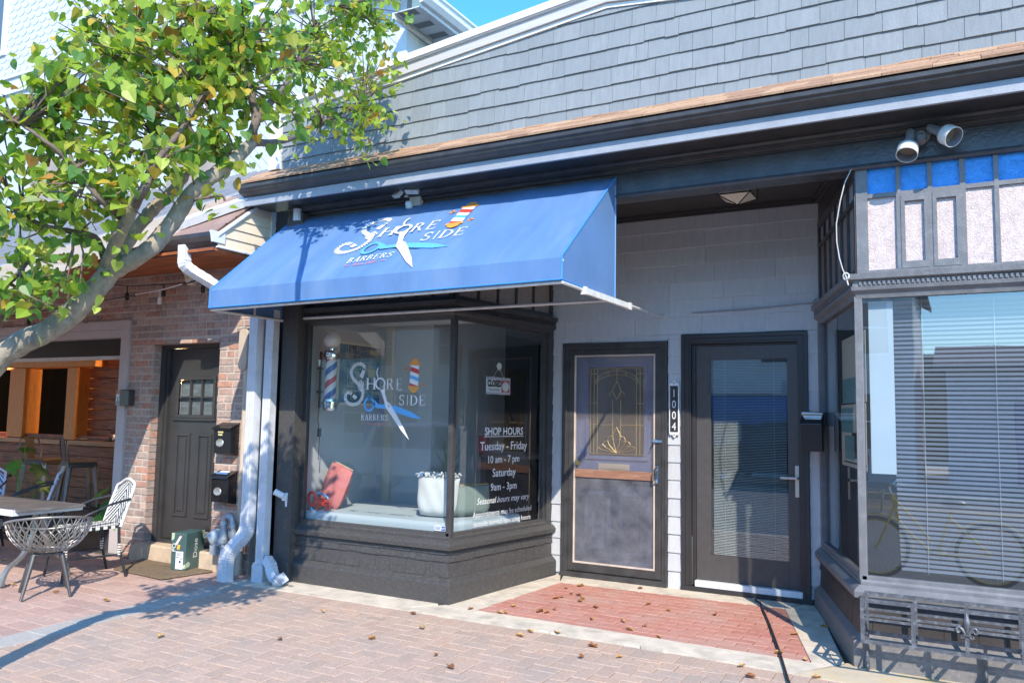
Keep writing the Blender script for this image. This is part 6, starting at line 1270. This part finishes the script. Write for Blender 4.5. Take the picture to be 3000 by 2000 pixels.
# ------------------------------------------------------------------ loose things on the ground
mb = MB(); mb.tube([(-1.56, 7.10, .018), (-1.545, 7.03, .014), (-1.50, 6.98, .010), (-1.46, 6.85, .008), (-1.30, 6.35, .0), (-1.10, 5.68, -.01), (-.95, 5.15, -.024), (-.75, 4.5, -.036), (-.55, 3.8, -.05)], .0085, 8)
tag(mb.build('ground_cable', mat('black_rubber', (.02, .02, .022), .6)), 'thin black cable lying across the red entry bricks to the pavement', 'cable')
M_leafb = [mat('dry_leaf_%d' % i, c, .8, var=.25, vs=60) for i, c in enumerate([(.38, .17, .05), (.46, .24, .07), (.27, .11, .04), (.52, .33, .12)])]
LV = [[-3.42, 5.61], [-3.18, 5.87], [-3.17, 5.63], [-3.13, 5.65], [-2.92, 5.82], [-2.86, 5.82], [-2.85, 5.93], [-3.0, 6.27], [-2.98, 6.34], [-3.44, 4.98], [-3.73, 5.27], [-3.0, 4.51], [-2.79, 4.35], [-2.74, 5.16], [-2.73, 5.29], [-2.55, 5.36], [-3.09, 6.67], [-3.01, 6.79], [-2.96, 6.49], [-2.88, 6.46], [-2.81, 6.38], [-2.79, 6.29], [-2.6, 6.16], [-2.49, 5.83], [-2.26, 5.88], [-2.08, 5.85], [-2.14, 5.69], [-2.27, 6.47], [-2.07, 6.37], [-1.9, 5.63], [-2.18, 4.95], [-2.21, 5.19], [-1.97, 5.07], [-2.52, 6.97], [-1.72, 6.42], [-1.09, 6.18], [-.92, 5.61], [-1.1, 5.67], [-1.16, 5.1], [-1.25, 5.28], [-.94, 6.49], [-.81, 5.29], [-4.12, 4.27], [-3.58, 4.59], [-4.36, 4.97], [-6.69, 4.32], [-7.25, 4.29], [-7.38, 4.27], [-6.08, 4.35], [-8.42, 4.87], [-4.85, 3.9]]
rr = random.Random(12); ENT = [(-3.386, 5.62), (-.886, 5.59), (-1.293, 6.924), (-3.243, 6.853)]
for (x, y) in LV:
    mb = MB(); s_ = rr.uniform(.017, .032); a = rr.uniform(0, 6.28); n = 9; c_, d_ = math.cos(a), math.sin(a); vs = []
    for i in range(n):
        an = 2*math.pi*i/n; r = s_*(1 if i % 2 else .72)*(1.25 if i == 0 else 1); u, v = r*math.cos(an)*1.25, r*math.sin(an)*.8; vs.append((u*c_-v*d_, u*d_+v*c_, .002+abs(v)*rr.uniform(.5, 1.1)+rr.uniform(0, .006)))
    vs.append((0, 0, .003)); mb.add(vs, [(i, (i+1) % n, n) for i in range(n)], 0)
    o = mb.build('fallen_leaf', M_leafb[rr.randrange(4)]); o.location = (x, y, zg(y)+.007)
    if x < -5.8: tag(o, 'dry curled leaf lying on the patio pavers near the wire chair', 'leaf', 'fallen leaves on the patio')
    elif inside((x, y), ENT): tag(o, 'dry curled leaf lying on the red brick entry floor', 'leaf', 'fallen leaves on the entry bricks')
    else: tag(o, 'dry curled leaf lying on the pavement outside the entry', 'leaf', 'fallen leaves on the pavement')
mb = MB(); mb.tube([(-2.675, 5.335, -.024), (-2.61, 5.325, -.024)], .005, 8); tag(mb.build('cigarette_butt', M_let[0]), 'white cigarette butt by the broken edge of the concrete strip', 'cigarette butt')
# ------------------------------------------------------------------ tree leaning in from the left
LIMBS = [[0.062, 0.05, [[-4.35, 2.42, 1.74], [-4.04, 2.5, 1.89], [-3.87, 2.55, 2.03], [-3.75, 2.6, 2.18]]], [0.046, 0.03, [[-3.75, 2.6, 2.18], [-3.54, 2.64, 2.27], [-3.47, 2.72, 2.42], [-3.4, 2.78, 2.59], [-3.32, 2.87, 2.71], [-3.29, 2.97, 2.82], [-3.27, 3.03, 2.9]]], [0.022, 0.01, [[-3.27, 3.03, 2.9], [-3.87, 3.86, 3.26], [-4.59, 4.83, 3.75], [-4.38, 4.87, 3.83], [-4.12, 4.93, 3.94]]], [0.026, 0.008, [[-3.27, 3.03, 2.9], [-3.26, 3.06, 3.06], [-3.89, 3.86, 3.63], [-4.69, 4.82, 4.38], [-4.57, 4.84, 4.59], [-4.41, 4.88, 4.78]]], [0.022, 0.006, [[-3.26, 3.05, 3.0], [-3.29, 3.02, 3.2], [-3.33, 2.95, 3.37], [-3.38, 2.85, 3.49], [-3.43, 2.79, 3.58]]], [0.04, 0.01, [[-3.77, 2.6, 2.17], [-3.75, 2.7, 2.38], [-3.72, 2.8, 2.54], [-3.61, 2.85, 2.66], [-3.57, 2.9, 2.79], [-3.47, 3.0, 3.09], [-3.36, 3.01, 3.23], [-3.32, 3.0, 3.46]]], [0.034, 0.006, [[-3.81, 2.6, 2.17], [-3.56, 2.5, 2.32], [-3.4, 2.45, 2.43], [-3.25, 2.4, 2.51], [-3.52, 2.67, 2.81], [-3.75, 2.8, 3.07], [-3.93, 2.8, 3.33]]], [0.03, 0.01, [[-3.8, 2.6, 2.19], [-3.94, 2.75, 2.46], [-4.06, 2.8, 2.68], [-4.16, 2.85, 2.88], [-4.05, 2.9, 3.15], [-4.1, 3.0, 3.56], [-4.11, 3.0, 3.84]]], [0.02, 0.006, [[-3.77, 2.58, 2.22], [-3.74, 2.5, 2.32], [-3.73, 2.4, 2.33], [-3.79, 2.3, 2.34], [-3.87, 2.25, 2.38], [-3.97, 2.2, 2.48]]], [0.018, 0.006, [[-3.54, 2.5, 2.39], [-3.48, 2.4, 2.42], [-3.45, 2.3, 2.45], [-3.53, 2.2, 2.6], [-3.61, 2.1, 2.7], [-3.86, 2.1, 2.83]]], [0.03, 0.012, [[-4.49, 2.4, 1.68], [-4.3, 2.35, 1.85], [-4.17, 2.3, 1.98], [-4.13, 2.3, 2.08], [-4.01, 2.3, 2.14]]], [0.014, 0.005, [[-3.45, 2.78, 2.53], [-3.4, 2.77, 2.54], [-3.31, 2.87, 2.58], [-3.3, 2.9, 2.56]]], [0.016, 0.005, [[-3.22, 2.43, 2.63], [-3.3, 2.67, 2.95], [-3.38, 2.8, 3.19]]]]
BLOBS = [[-3.92, 2.5, 3.49, 0.25, 90], [-3.76, 2.7, 3.54, 0.27, 120], [-3.46, 2.8, 3.52, 0.29, 140], [-3.31, 3.03, 3.59, 0.29, 150], [-4.64, 4.83, 4.66, 0.4, 130], [-4.21, 4.91, 4.63, 0.33, 100], [-3.96, 4.95, 4.59, 0.21, 45], [-4.31, 4.89, 4.33, 0.39, 110], [-4.75, 4.81, 4.33, 0.43, 120], [-3.32, 2.97, 3.33, 0.28, 120], [-3.44, 2.72, 3.24, 0.26, 110], [-3.54, 2.5, 3.19, 0.23, 95], [-3.56, 2.3, 3.1, 0.19, 60], [-3.62, 2.2, 2.96, 0.17, 45], [-3.61, 2.4, 2.96, 0.21, 70], [-3.37, 2.5, 2.94, 0.22, 75], [-3.36, 2.83, 3.05, 0.23, 65], [-3.24, 3.09, 3.14, 0.22, 60], [-4.51, 4.85, 3.98, 0.32, 60], [-4.12, 4.93, 4.02, 0.26, 60], [-4.01, 4.95, 4.29, 0.2, 40], [-4.14, 4.92, 3.77, 0.26, 50], [-4.22, 4.9, 3.67, 0.17, 26], [-4.4, 4.87, 3.71, 0.2, 25], [-4.72, 4.81, 3.83, 0.21, 18], [-3.77, 2.2, 2.87, 0.19, 50], [-3.81, 2.1, 2.84, 0.15, 30], [-3.92, 2.2, 2.74, 0.17, 45], [-3.76, 2.3, 2.78, 0.19, 60], [-3.54, 2.4, 2.75, 0.2, 60], [-3.22, 2.43, 2.67, 0.18, 55], [-3.36, 2.72, 2.8, 0.17, 48], [-3.34, 2.83, 2.85, 0.13, 30], [-3.33, 2.87, 2.89, 0.12, 26], [-3.58, 2.3, 2.57, 0.18, 50], [-3.76, 2.2, 2.55, 0.19, 50], [-4.01, 2.2, 2.59, 0.14, 25], [-3.51, 2.5, 2.6, 0.15, 40], [-3.88, 2.2, 2.42, 0.15, 36], [-3.61, 2.2, 2.42, 0.14, 40], [-3.51, 2.3, 2.42, 0.13, 30], [-3.47, 2.4, 2.52, 0.13, 26], [-3.78, 2.2, 2.26, 0.13, 10], [-3.76, 2.3, 2.31, 0.11, 10], [-3.95, 2.2, 2.38, 0.12, 14], [-4.01, 2.3, 2.15, 0.16, 30], [-3.87, 2.3, 2.09, 0.13, 28], [-4.06, 2.3, 2.04, 0.14, 22], [-3.78, 2.3, 2.02, 0.11, 20], [-3.73, 2.35, 2.08, 0.09, 14], [-3.7, 2.4, 2.01, 0.08, 10], [-3.81, 2.5, 2.15, 0.08, 8], [-3.31, 2.86, 2.54, 0.07, 12], [-3.32, 2.88, 2.84, 0.1, 18], [-3.34, 2.68, 2.63, 0.09, 10], [-3.45, 2.63, 2.56, 0.08, 8], [-3.39, 2.5, 2.39, 0.07, 5], [-3.54, 2.4, 2.3, 0.09, 8], [-3.73, 2.4, 2.33, 0.08, 6]]
tree = thing('tree', 'heart leaved green and yellow street tree leaning in from the left', 'tree', (0, 0, 0))
M_bark = mat('lichened_bark', (.34, .285, .215), .9, var=.3, vs=22, bump=1.6, bs=45, st=(1, 1, .6), c2=(.20, .20, .17), c2s=14, c2a=.9)
M_twig = mat('twig_bark', (.16, .12, .095), .85, var=.3, vs=22, bump=.6, bs=80)
rt = random.Random(21)
def smooth_path(pts, n=6):
    P_ = [Vector(p) for p in pts]; out = [P_[0]]
    for i in range(len(P_)-1):
        a, b, c, d = P_[max(i-1, 0)], P_[i], P_[i+1], P_[min(i+2, len(P_)-1)]
        for k in range(1, n+1):
            t = k/n; out.append(.5*((2*b)+(c-a)*t+(2*a-5*b+4*c-d)*t*t+(3*b-a-3*c+d)*t**3))
    return out
trunk = MB(); paths = []
base = [(-4.98, 2.62, -.12), (-4.86, 2.50, .3), (-4.66, 2.36, .9), (-4.50, 2.33, 1.4)]
for i, (r0_, r1, P_) in enumerate(LIMBS):
    if i == 0: P_ = base+P_; r0_ = .072
    sp_ = smooth_path(P_, 9); n = len(sp_)
    sp_ = [p+Vector((rt.gauss(0, .0012), rt.gauss(0, .0012), rt.gauss(0, .0012))) if 0 < k < n-1 else p for k, p in enumerate(sp_)]
    rr_ = [(r0_+(r1-r0_)*k/(n-1))*(1+.035*math.sin(k*.55+i)+rt.gauss(0, .008)) for k in range(n)]; ns_ = 18 if r0_ > .03 else 8; f0, v0 = len(trunk.f), len(trunk.v)
    trunk.tube(sp_, rr_, ns_, 0)
    for k in range(n):
        for j in range(ns_): q = Vector(trunk.v[v0+k*ns_+j]); trunk.v[v0+k*ns_+j] = tuple(sp_[k]+(q-sp_[k])*(1+rt.gauss(0, .022)+.05*math.sin(j*2.1+k*.35+i)))
    for k in range(n-1):
        if rr_[k] < .024:
            for j in range(ns_): trunk.m[f0+k*ns_+j] = 1
    if i: paths += sp_[n//4:]
# twigs and leaves
crown = MB(); LM = 8
def leaf(c, d, up, s_, mi):
    """heart shaped folded leaf with its stalk at c, pointing along d"""
    d = d.normalized(); sd = d.cross(up); sd = sd.normalized() if sd.length > 1e-3 else Vector((1, 0, 0)); nn = sd.cross(d); f = rt.uniform(.10, .38); cu = rt.uniform(-.1, .35)
    L_ = [(0, .0), (-.10, .22), (-.02, .42), (.22, .50), (.50, .40), (.78, .20), (1.0, 0)]
    pts = [c+d*(a*s_)+nn*(-cu*a*a*s_*.5) for a in (0, .35, .7, 1.0)]
    for sg in (1, -1):
        o = len(crown.v); e = [c+d*(a*s_)+sd*(sg*b*s_)+nn*((f*b-cu*a*a*.5)*s_) for a, b in L_[1:-1]]
        crown.v += [tuple(p) for p in pts+e]
        fs = [(0, 4, 5, 6), (0, 6, 1), (1, 6, 7), (1, 7, 2), (2, 7, 8), (2, 8, 3)]
        for q in fs: crown.f.append([o+k for k in (q if sg > 0 else q[::-1])]); crown.m.append(mi)
for (x, y, z, r, n) in BLOBS:
    c = Vector((x, y, z)); q = min(paths, key=lambda p: (p-c).length); el_ = (z-H)/math.hypot(x, y); k = int(n*(1.75 if el_ > .36 else 1.35 if el_ > .27 or x/y < -1.45 else .7)); m = max(1, k//9); tips = []
    for t_ in range(m):
        e = c+Vector((rt.gauss(0, .5), rt.gauss(0, .55), rt.gauss(0, .45)))*r
        if (e-q).length > .9: st = c.lerp(q, .45)
        else: st = q
        mid = st.lerp(e, .55)+Vector((rt.gauss(0, .03), rt.gauss(0, .03), rt.uniform(-.02, .06)))
        trunk.tube([st, mid, e], [.0065, .0045, .0022], 5, 1); tips.append((mid, e))
    for j in range(k):
        mid, e = tips[j % m]; p = mid.lerp(e, rt.uniform(.05, 1.1))+Vector((rt.gauss(0, .055), rt.gauss(0, .055), rt.gauss(0, .05)))
        a = rt.uniform(0, 6.283); d = Vector((math.cos(a)*.8, math.sin(a)*.8, rt.uniform(-1.7, .15))); up = Vector((rt.gauss(0, .5), rt.gauss(0, .5), 1))
        leaf(p, d, up, rt.uniform(.03, .078), rt.choices(range(LM), (24, 20, 26, 12, 7, 4, 2, 2))[0])
tb = trunk.build('trunk', [M_bark, M_twig], tree, smooth=60)
def leafmat(name, c, tr):
    m = mat(name, c, .42, var=.16, vs=25, spec=.45); n = m.node_tree; N = n.nodes; b = N['Principled BSDF']; out = N['Material Output']
    t = N.new('ShaderNodeBsdfTranslucent'); t.inputs[0].default_value = (*tr, 1); mx = N.new('ShaderNodeMixShader'); mx.inputs[0].default_value = .4
    n.links.new(b.outputs[0], mx.inputs[1]); n.links.new(t.outputs[0], mx.inputs[2]); n.links.new(mx.outputs[0], out.inputs[0]); return m
LMATS = [leafmat('leaf_%d' % i, c, t) for i, (c, t) in enumerate([((.23, .36, .04), (.58, .74, .05)), ((.30, .44, .06), (.72, .80, .09)), ((.09, .21, .045), (.26, .46, .06)), ((.40, .50, .09), (.82, .82, .14)), ((.40, .42, .07), (.72, .60, .09)), ((.55, .40, .06), (.75, .50, .07)), ((.45, .23, .05), (.6, .3, .06)), ((.32, .38, .17), (.5, .5, .14))])]  # the dark green entry paints shaded leaves in among the bright ones
cr = crown.build('crown', LMATS, tree, smooth=60)
# ------------------------------------------------------------------ the other side of the street (seen only in the glass)
M_wh = mat('white_house_paint', (.74, .76, .77), .6, var=.04); M_roof = mat('grey_roof_tiles', (.16, .16, .17), .8, var=.2, vs=8); M_gls = mat('far_window_glass', (.06, .08, .10), .1); M_bshop = mat('blue_shop_paint', (.05, .16, .40), .5)
def far_house(name, lab, x0, x1, y, zt, gable, rows, m, rx=.3):
    t = thing(name, lab, 'house', ((x0+x1)/2, y, -.13)); w_ = (x1-x0)/2; zt += .13
    mb = MB(); z = 0
    mb.box(-w_, -6, 0, w_, -.012, zt)
    while z < zt: mb.add([(-w_, .014, z), (w_, .014, z), (w_, .002, z+.13), (-w_, .002, z+.13), (-w_, -.012, z), (w_, -.012, z)], [(1, 0, 3, 2), (0, 1, 5, 4)]); z += .13
    if gable: mb.prism([(-w_, .0, zt), (w_, .0, zt), (0, .0, zt+gable)], (0, -6, 0))
    mb.build('wall', m, t)
    mb = MB(); g = gable or .9
    if gable: 
        for sg in (-1, 1): mb.prism([(sg*(w_+rx), .35, zt-rx*gable/w_), (0, .35, zt+gable), (0, .35, zt+gable+.12), (sg*(w_+rx), .35, zt-rx*gable/w_+.12)], (0, -6.7, 0))
    else: mb.prism([(-w_-.3, .4, zt), (-w_-.3, .4, zt+.12), (-w_-.3, -3, zt+g), (-w_-.3, -6.4, zt+.1), (-w_-.3, -6.4, zt)], (2*w_+.6, 0, 0))
    mb.build('roof', M_roof, t)
    for (a, b, ww, hh) in rows:
        mb = MB(); mb.box(a-ww/2-.09, .015, b-.09, a+ww/2+.09, .05, b+hh+.09, 0); mb.box(a-ww/2, .0505, b, a+ww/2, .054, b+hh, 1); mb.box(a-ww/2, .0545, b+hh/2-.025, a+ww/2, .07, b+hh/2+.025, 0); mb.build('window', [M_wh, M_gls], t)
    mb = MB(); mb.box(w_*.45, -2.4, zt+.3, w_*.45+.5, -1.9, zt+g+.75); mb.build('chimney', M_br[1], t)
    mb = MB(); mb.box(-w_*.5-.45, .015, .1, -w_*.5+.45, .06, 2.2); mb.build('door', M_bshop, t)
    return t
far_house('far_house', 'tall white clapboard house across the street, mirrored in the bay glass', -9.5, -1.15, -13, 5.4, 2.6, [(-3, .9, 1.0, 1.5), (-.6, .9, 1.0, 1.5), (2.6, .9, 1.0, 1.5), (-2.6, 3.5, .9, 1.4), (0, 3.5, .9, 1.4), (3.1, 3.5, .9, 1.4)], M_wh)
far_house('far_house', 'low grey roofed house with chimney across the street, mirrored in the right window', -.4, 7.5, -13.2, 2.9, 0, [(-.6, .9, 1.1, 1.3), (1.4, .9, 1.1, 1.3), (3.0, .9, .8, 1.3)], mat('pale_blue_house_paint', (.48, .55, .62), .6))
far_house('far_house', 'cream house far left across the street, mirrored in the barber glass', -22, -11.2, -13, 5.2, 2.4, [(-3.6, .9, 1.0, 1.5), (-1.2, .9, 1.0, 1.5), (1.2, .9, 1.0, 1.5), (3.6, .9, 1.0, 1.5), (-2.4, 3.4, .9, 1.4), (.6, 3.4, .9, 1.4), (3.2, 3.4, .9, 1.4)], mat('cream_house_paint', (.66, .64, .58), .6))
t = thing('shop_canopy', 'blue shop canopy with white sign board across the street', 'canopy', (-6.2, -12.9, 0)); mb = MB(); mb.prism([(-1.9, .05, 2.3), (-1.9, 1.1, 1.75), (-1.9, 1.1, 1.35), (-1.9, .05, 1.35)], (3.8, 0, 0)); mb.build('canvas', M_bshop, t); mb = MB(); mb.box(-1.2, .16, 2.35, 1.1, .22, 2.85); mb.build('sign_board', M_wh, t)
M_tyre = mat('tyre_rubber', (.02, .02, .02), .8); M_rim = mat('alloy_rim', (.5, .5, .52), .3, .8); M_lamp = mat('headlight', (.8, .8, .78), .1); M_tail = mat('tail_light', (.4, .02, .02), .2)
def car(name, lab, loc, rz, prof, cab, width, m, wx, wr, zwin):
    t = thing(name, lab, 'car', loc, rz); hw = width/2
    mb = MB(); mb.prism([(x, -hw, z) for x, z in prof], (0, width, 0)); mb.build('body', m, t, bevel=.07, seg=3)
    for i in range(len(cab)):
        mb = MB()
        for sg in (-1, 1): mb.prism([(x, sg*(hw+.004), z) for x, z in cab[i]], (0, -sg*.03, 0))
        mb.build('side_window', M_gls, t)
    mb = MB(); (a, b), (c, d) = zwin; mb.prism([(a, -hw+.12, b), (a, hw-.12, b), (c, hw-.2, d), (c, -hw+.2, d)], (.02, 0, .012)); mb.build('windscreen', M_gls, t)
    for x in wx:
        for sg in (-1, 1):
            mb = MB(); mb.lathe([(wr*.62, -.11), (wr*.95, -.11), (wr, -.07), (wr, .07), (wr*.95, .11), (wr*.62, .11)], (x, sg*(hw-.08), wr), (0, sg, 0), 28); w_ = mb.build('wheel', M_tyre, t, smooth=40)
            mb = MB(); mb.lathe([(.0, .06), (.05, .07), (wr*.3, .05), (wr*.6, .08), (wr*.63, .10), (wr*.6, -.05), (.0, -.05)], (x, sg*(hw-.08), wr), (0, sg, 0), 20); mb.build('rim', M_rim, w_, smooth=30)
    xs = [p[0] for p in prof]
    for sg in (-1, 1):
        mb = MB(); mb.box(max(xs)-.03, sg*hw*.72-.12, .68, max(xs)+.012, sg*hw*.72+.12, .84); mb.build('headlight', M_lamp, t, bevel=.02)
        mb = MB(); mb.box(min(xs)-.012, sg*hw*.8-.08, .75, min(xs)+.03, sg*hw*.8+.08, 1.0); mb.build('tail_light', M_tail, t, bevel=.02)
    return t
car('parked_car', 'dark SUV parked across the street, mirrored in the modern door glass', (-4.3, -9.0, -.26), R(180), [(-2.3, .35), (2.3, .35), (2.35, .7), (2.25, .98), (1.1, 1.12), (.35, 1.72), (-1.9, 1.75), (-2.28, 1.1)], [[(.25, 1.15), (.85, 1.15), (.25, 1.62), (.12, 1.62)], [(-.85, 1.15), (.12, 1.15), (.02, 1.63), (-.85, 1.64)], [(-1.9, 1.15), (-.95, 1.15), (-.95, 1.64), (-1.75, 1.62)]], 1.88, mat('black_car_paint', (.015, .016, .018), .18), (-1.4, 1.45), .37, [(1.04, 1.16), (.42, 1.68)])
car('parked_car', 'white boxy jeep standing in the near lane, mirrored in the barber window', (-10.7, -3.5, -.26), R(180), [(-2.1, .5), (2.1, .5), (2.12, 1.05), (.85, 1.16), (.55, 1.80), (-2.05, 1.84), (-2.12, .8)], [[(-.35, 1.2), (.6, 1.2), (.42, 1.70), (-.35, 1.72)], [(-1.15, 1.2), (-.45, 1.2), (-.45, 1.72), (-1.15, 1.73)], [(-1.95, 1.2), (-1.25, 1.2), (-1.25, 1.73), (-1.95, 1.74)]], 1.86, mat('white_car_paint', (.80, .82, .84), .2), (-1.3, 1.35), .40, [(.86, 1.2), (.58, 1.74)]).scale = (.9, .9, .86)
# yellow bicycle standing at the kerb
M_yb = mat('yellow_bike_paint', (.95, .66, .05), .3); M_spk = mat('spoke_steel', (.6, .6, .6), .3, .8)
t = thing('bicycle', 'yellow cruiser bicycle at the kerb, mirrored in the right bay window', 'bicycle', (-.35, 1.15, -.26))
for x in (-.56, .56):
    mb = MB(); mb.tube([(x+.325*math.cos(2*math.pi*k/40), 0, .345+.325*math.sin(2*math.pi*k/40)) for k in range(41)], .022, 8, cap=False); w_ = mb.build('wheel', M_tyre, t, smooth=60)
    mb = MB(); mb.tube([(x+.298*math.cos(2*math.pi*k/40), 0, .345+.298*math.sin(2*math.pi*k/40)) for k in range(41)], .012, 6, cap=False); mb.lathe([(.02, -.04), (.02, .04)], (x, 0, .345), (0, 1, 0), 10); mb.build('rim', M_yb, w_)
    mb = MB()
    for k in range(28): a = 2*math.pi*k/28; mb.tube([(x+.02*math.cos(a+1), .02*(-1)**k, .345+.02*math.sin(a+1)), (x+.296*math.cos(a), 0, .345+.296*math.sin(a))], .0014, 4)
    mb.build('spokes', M_spk, w_)
    mb = MB(); mb.sweep([(x+.37*math.cos(R(a)), 0, .345+.37*math.sin(R(a))) for a in range(-5 if x < 0 else 20, 160 if x < 0 else 195, 9)], [(-.035, -.004), (.035, -.004), (.03, .01), (-.03, .01)], up=(0, 0, 1), side=(0, 1, 0)); mb.build('mudguard', M_yb, t)
mb = MB()
for p in ([(-.38, 0, .86), (-.3, 0, .62), (-.05, 0, .36), (.05, 0, .31)], [(-.40, 0, .92), (-.2, 0, .70), (.0, 0, .42)], [(.05, 0, .31), (.20, 0, .80)], [(.05, .02, .31), (.56, .03, .345)], [(.18, 0, .72), (.56, .03, .345)]): mb.tube(smooth_path(p, 4), .018, 8)
mb.tube([(-.36, 0, .80), (-.40, 0, .95)], .02, 8); mb.build('frame', M_yb, t, smooth=60)
mb = MB()
for sg in (-1, 1): mb.tube([(-.37, sg*.03, .82), (-.42, sg*.05, .68), (-.56, sg*.055, .345)], .013, 8)
mb.build('fork', M_yb, t, smooth=60)
mb = MB(); mb.tube([(-.28, -.30, 1.02), (-.36, -.22, 1.08), (-.42, 0, 1.02), (-.36, .22, 1.08), (-.28, .30, 1.02)], .012, 8); mb.tube([(-.40, 0, .93), (-.42, 0, 1.02)], .014, 8); mb.build('handlebar', M_chrome, t, smooth=60)
mb = MB(); mb.ball((.22, 0, .88), .13, 12, sq=(1, .75, .35)); mb.build('saddle', M_blk, t, smooth=60)
mb = MB()
for k in range(9): mb.tube([(-.72+.03*k, -.17, .98), (-.70+.025*k, -.14, .74)], .003, 4); mb.tube([(-.72+.03*k, .17, .98), (-.70+.025*k, .14, .74)], .003, 4)
for k in range(11): mb.tube([(-.72, -.17+.034*k, .98), (-.70, -.14+.028*k, .74)], .003, 4); mb.tube([(-.48, -.17+.034*k, .98), (-.50, -.14+.028*k, .74)], .003, 4)
for z, e in ((.98, .0), (.86, .012), (.74, .025)): mb.tube([(-.72+e, -.17+e, z), (-.48-e, -.17+e, z), (-.48-e, .17-e, z), (-.72+e, .17-e, z), (-.72+e, -.17+e, z)], .004, 5)
mb.build('basket', M_spk, t)
mb = MB(); mb.lathe([(.09, -.006), (.095, .0), (.09, .006), (.05, .006), (.05, -.006)], (.05, -.04, .31), (0, 1, 0), 18); mb.tube([(.05, -.06, .31), (.12, -.06, .17), (.12, -.13, .17)], .008, 6); mb.tube([(.05, .06, .31), (-.02, .06, .45), (-.02, .13, .45)], .008, 6); mb.build('crank', M_spk, t)

M_tr = [mat('far_tree_green_%d' % i, c, .7, var=.3, vs=3) for i, c in enumerate([(.05, .11, .03), (.08, .15, .04), (.035, .085, .03)])]
rr = random.Random(31)
for i, (x, y, h, r) in enumerate([(30, -26, 8.5, 2.6), (-14.5, -19, 9, 3.2), (9.5, -15, 7.5, 2.4), (-26, -17, 9, 3.5), (14.5, -18, 9, 3.0), (6.5, -24, 7.0, 2.6), (-10.5, -22, 8, 2.5)]):
    t = thing('far_tree', ['round green tree far along the street to the right', 'tall green tree between the white and cream houses', 'small green tree right of the low house across the street', 'big green tree at the far left end across the street', 'green tree at the far right end across the street', 'green tree behind the right end of the low grey roofed house', 'green tree behind the blue canopy'][i], 'tree', (x, y, -.13), 0, 'trees across the street')
    mb = MB(); mb.tube([(0, 0, 0), (.1, 0, h*.35), (-.1, .1, h*.7)], [.22, .17, .06], 8); mb.build('trunk', M_twig, t)
    mb = MB()
    for k in range(1400):
        a, b, q = rr.uniform(0, 6.28), rr.gauss(0, 1), rr.random()**.4; d = Vector((math.cos(a), math.sin(a), b*.6)).normalized(); p = Vector((0, 0, h*.66))+Vector((d.x*r, d.y*r, d.z*h*.36))*q*(1+.25*math.sin(a*3+b*2)); s_ = rr.uniform(.12, .28); e1 = Vector((rr.gauss(0, 1), rr.gauss(0, 1), rr.gauss(0, 1))).normalized()*s_; e2 = e1.orthogonal().normalized()*s_
        mb.add([p-e1, p+e2, p+e1, p-e2], [(0, 1, 2, 3)], rr.randrange(3))
    mb.build('crown', M_tr, t)
tag(MB().box(-60, -30, -.13, 50, -29, 4.5).build('horizon_screen_hedge', M_tr[2]), 'long dark green hedge added to screen the horizon behind the houses across the street', 'hedge')  # added to cover the yellowish horizon glow in the window reflections
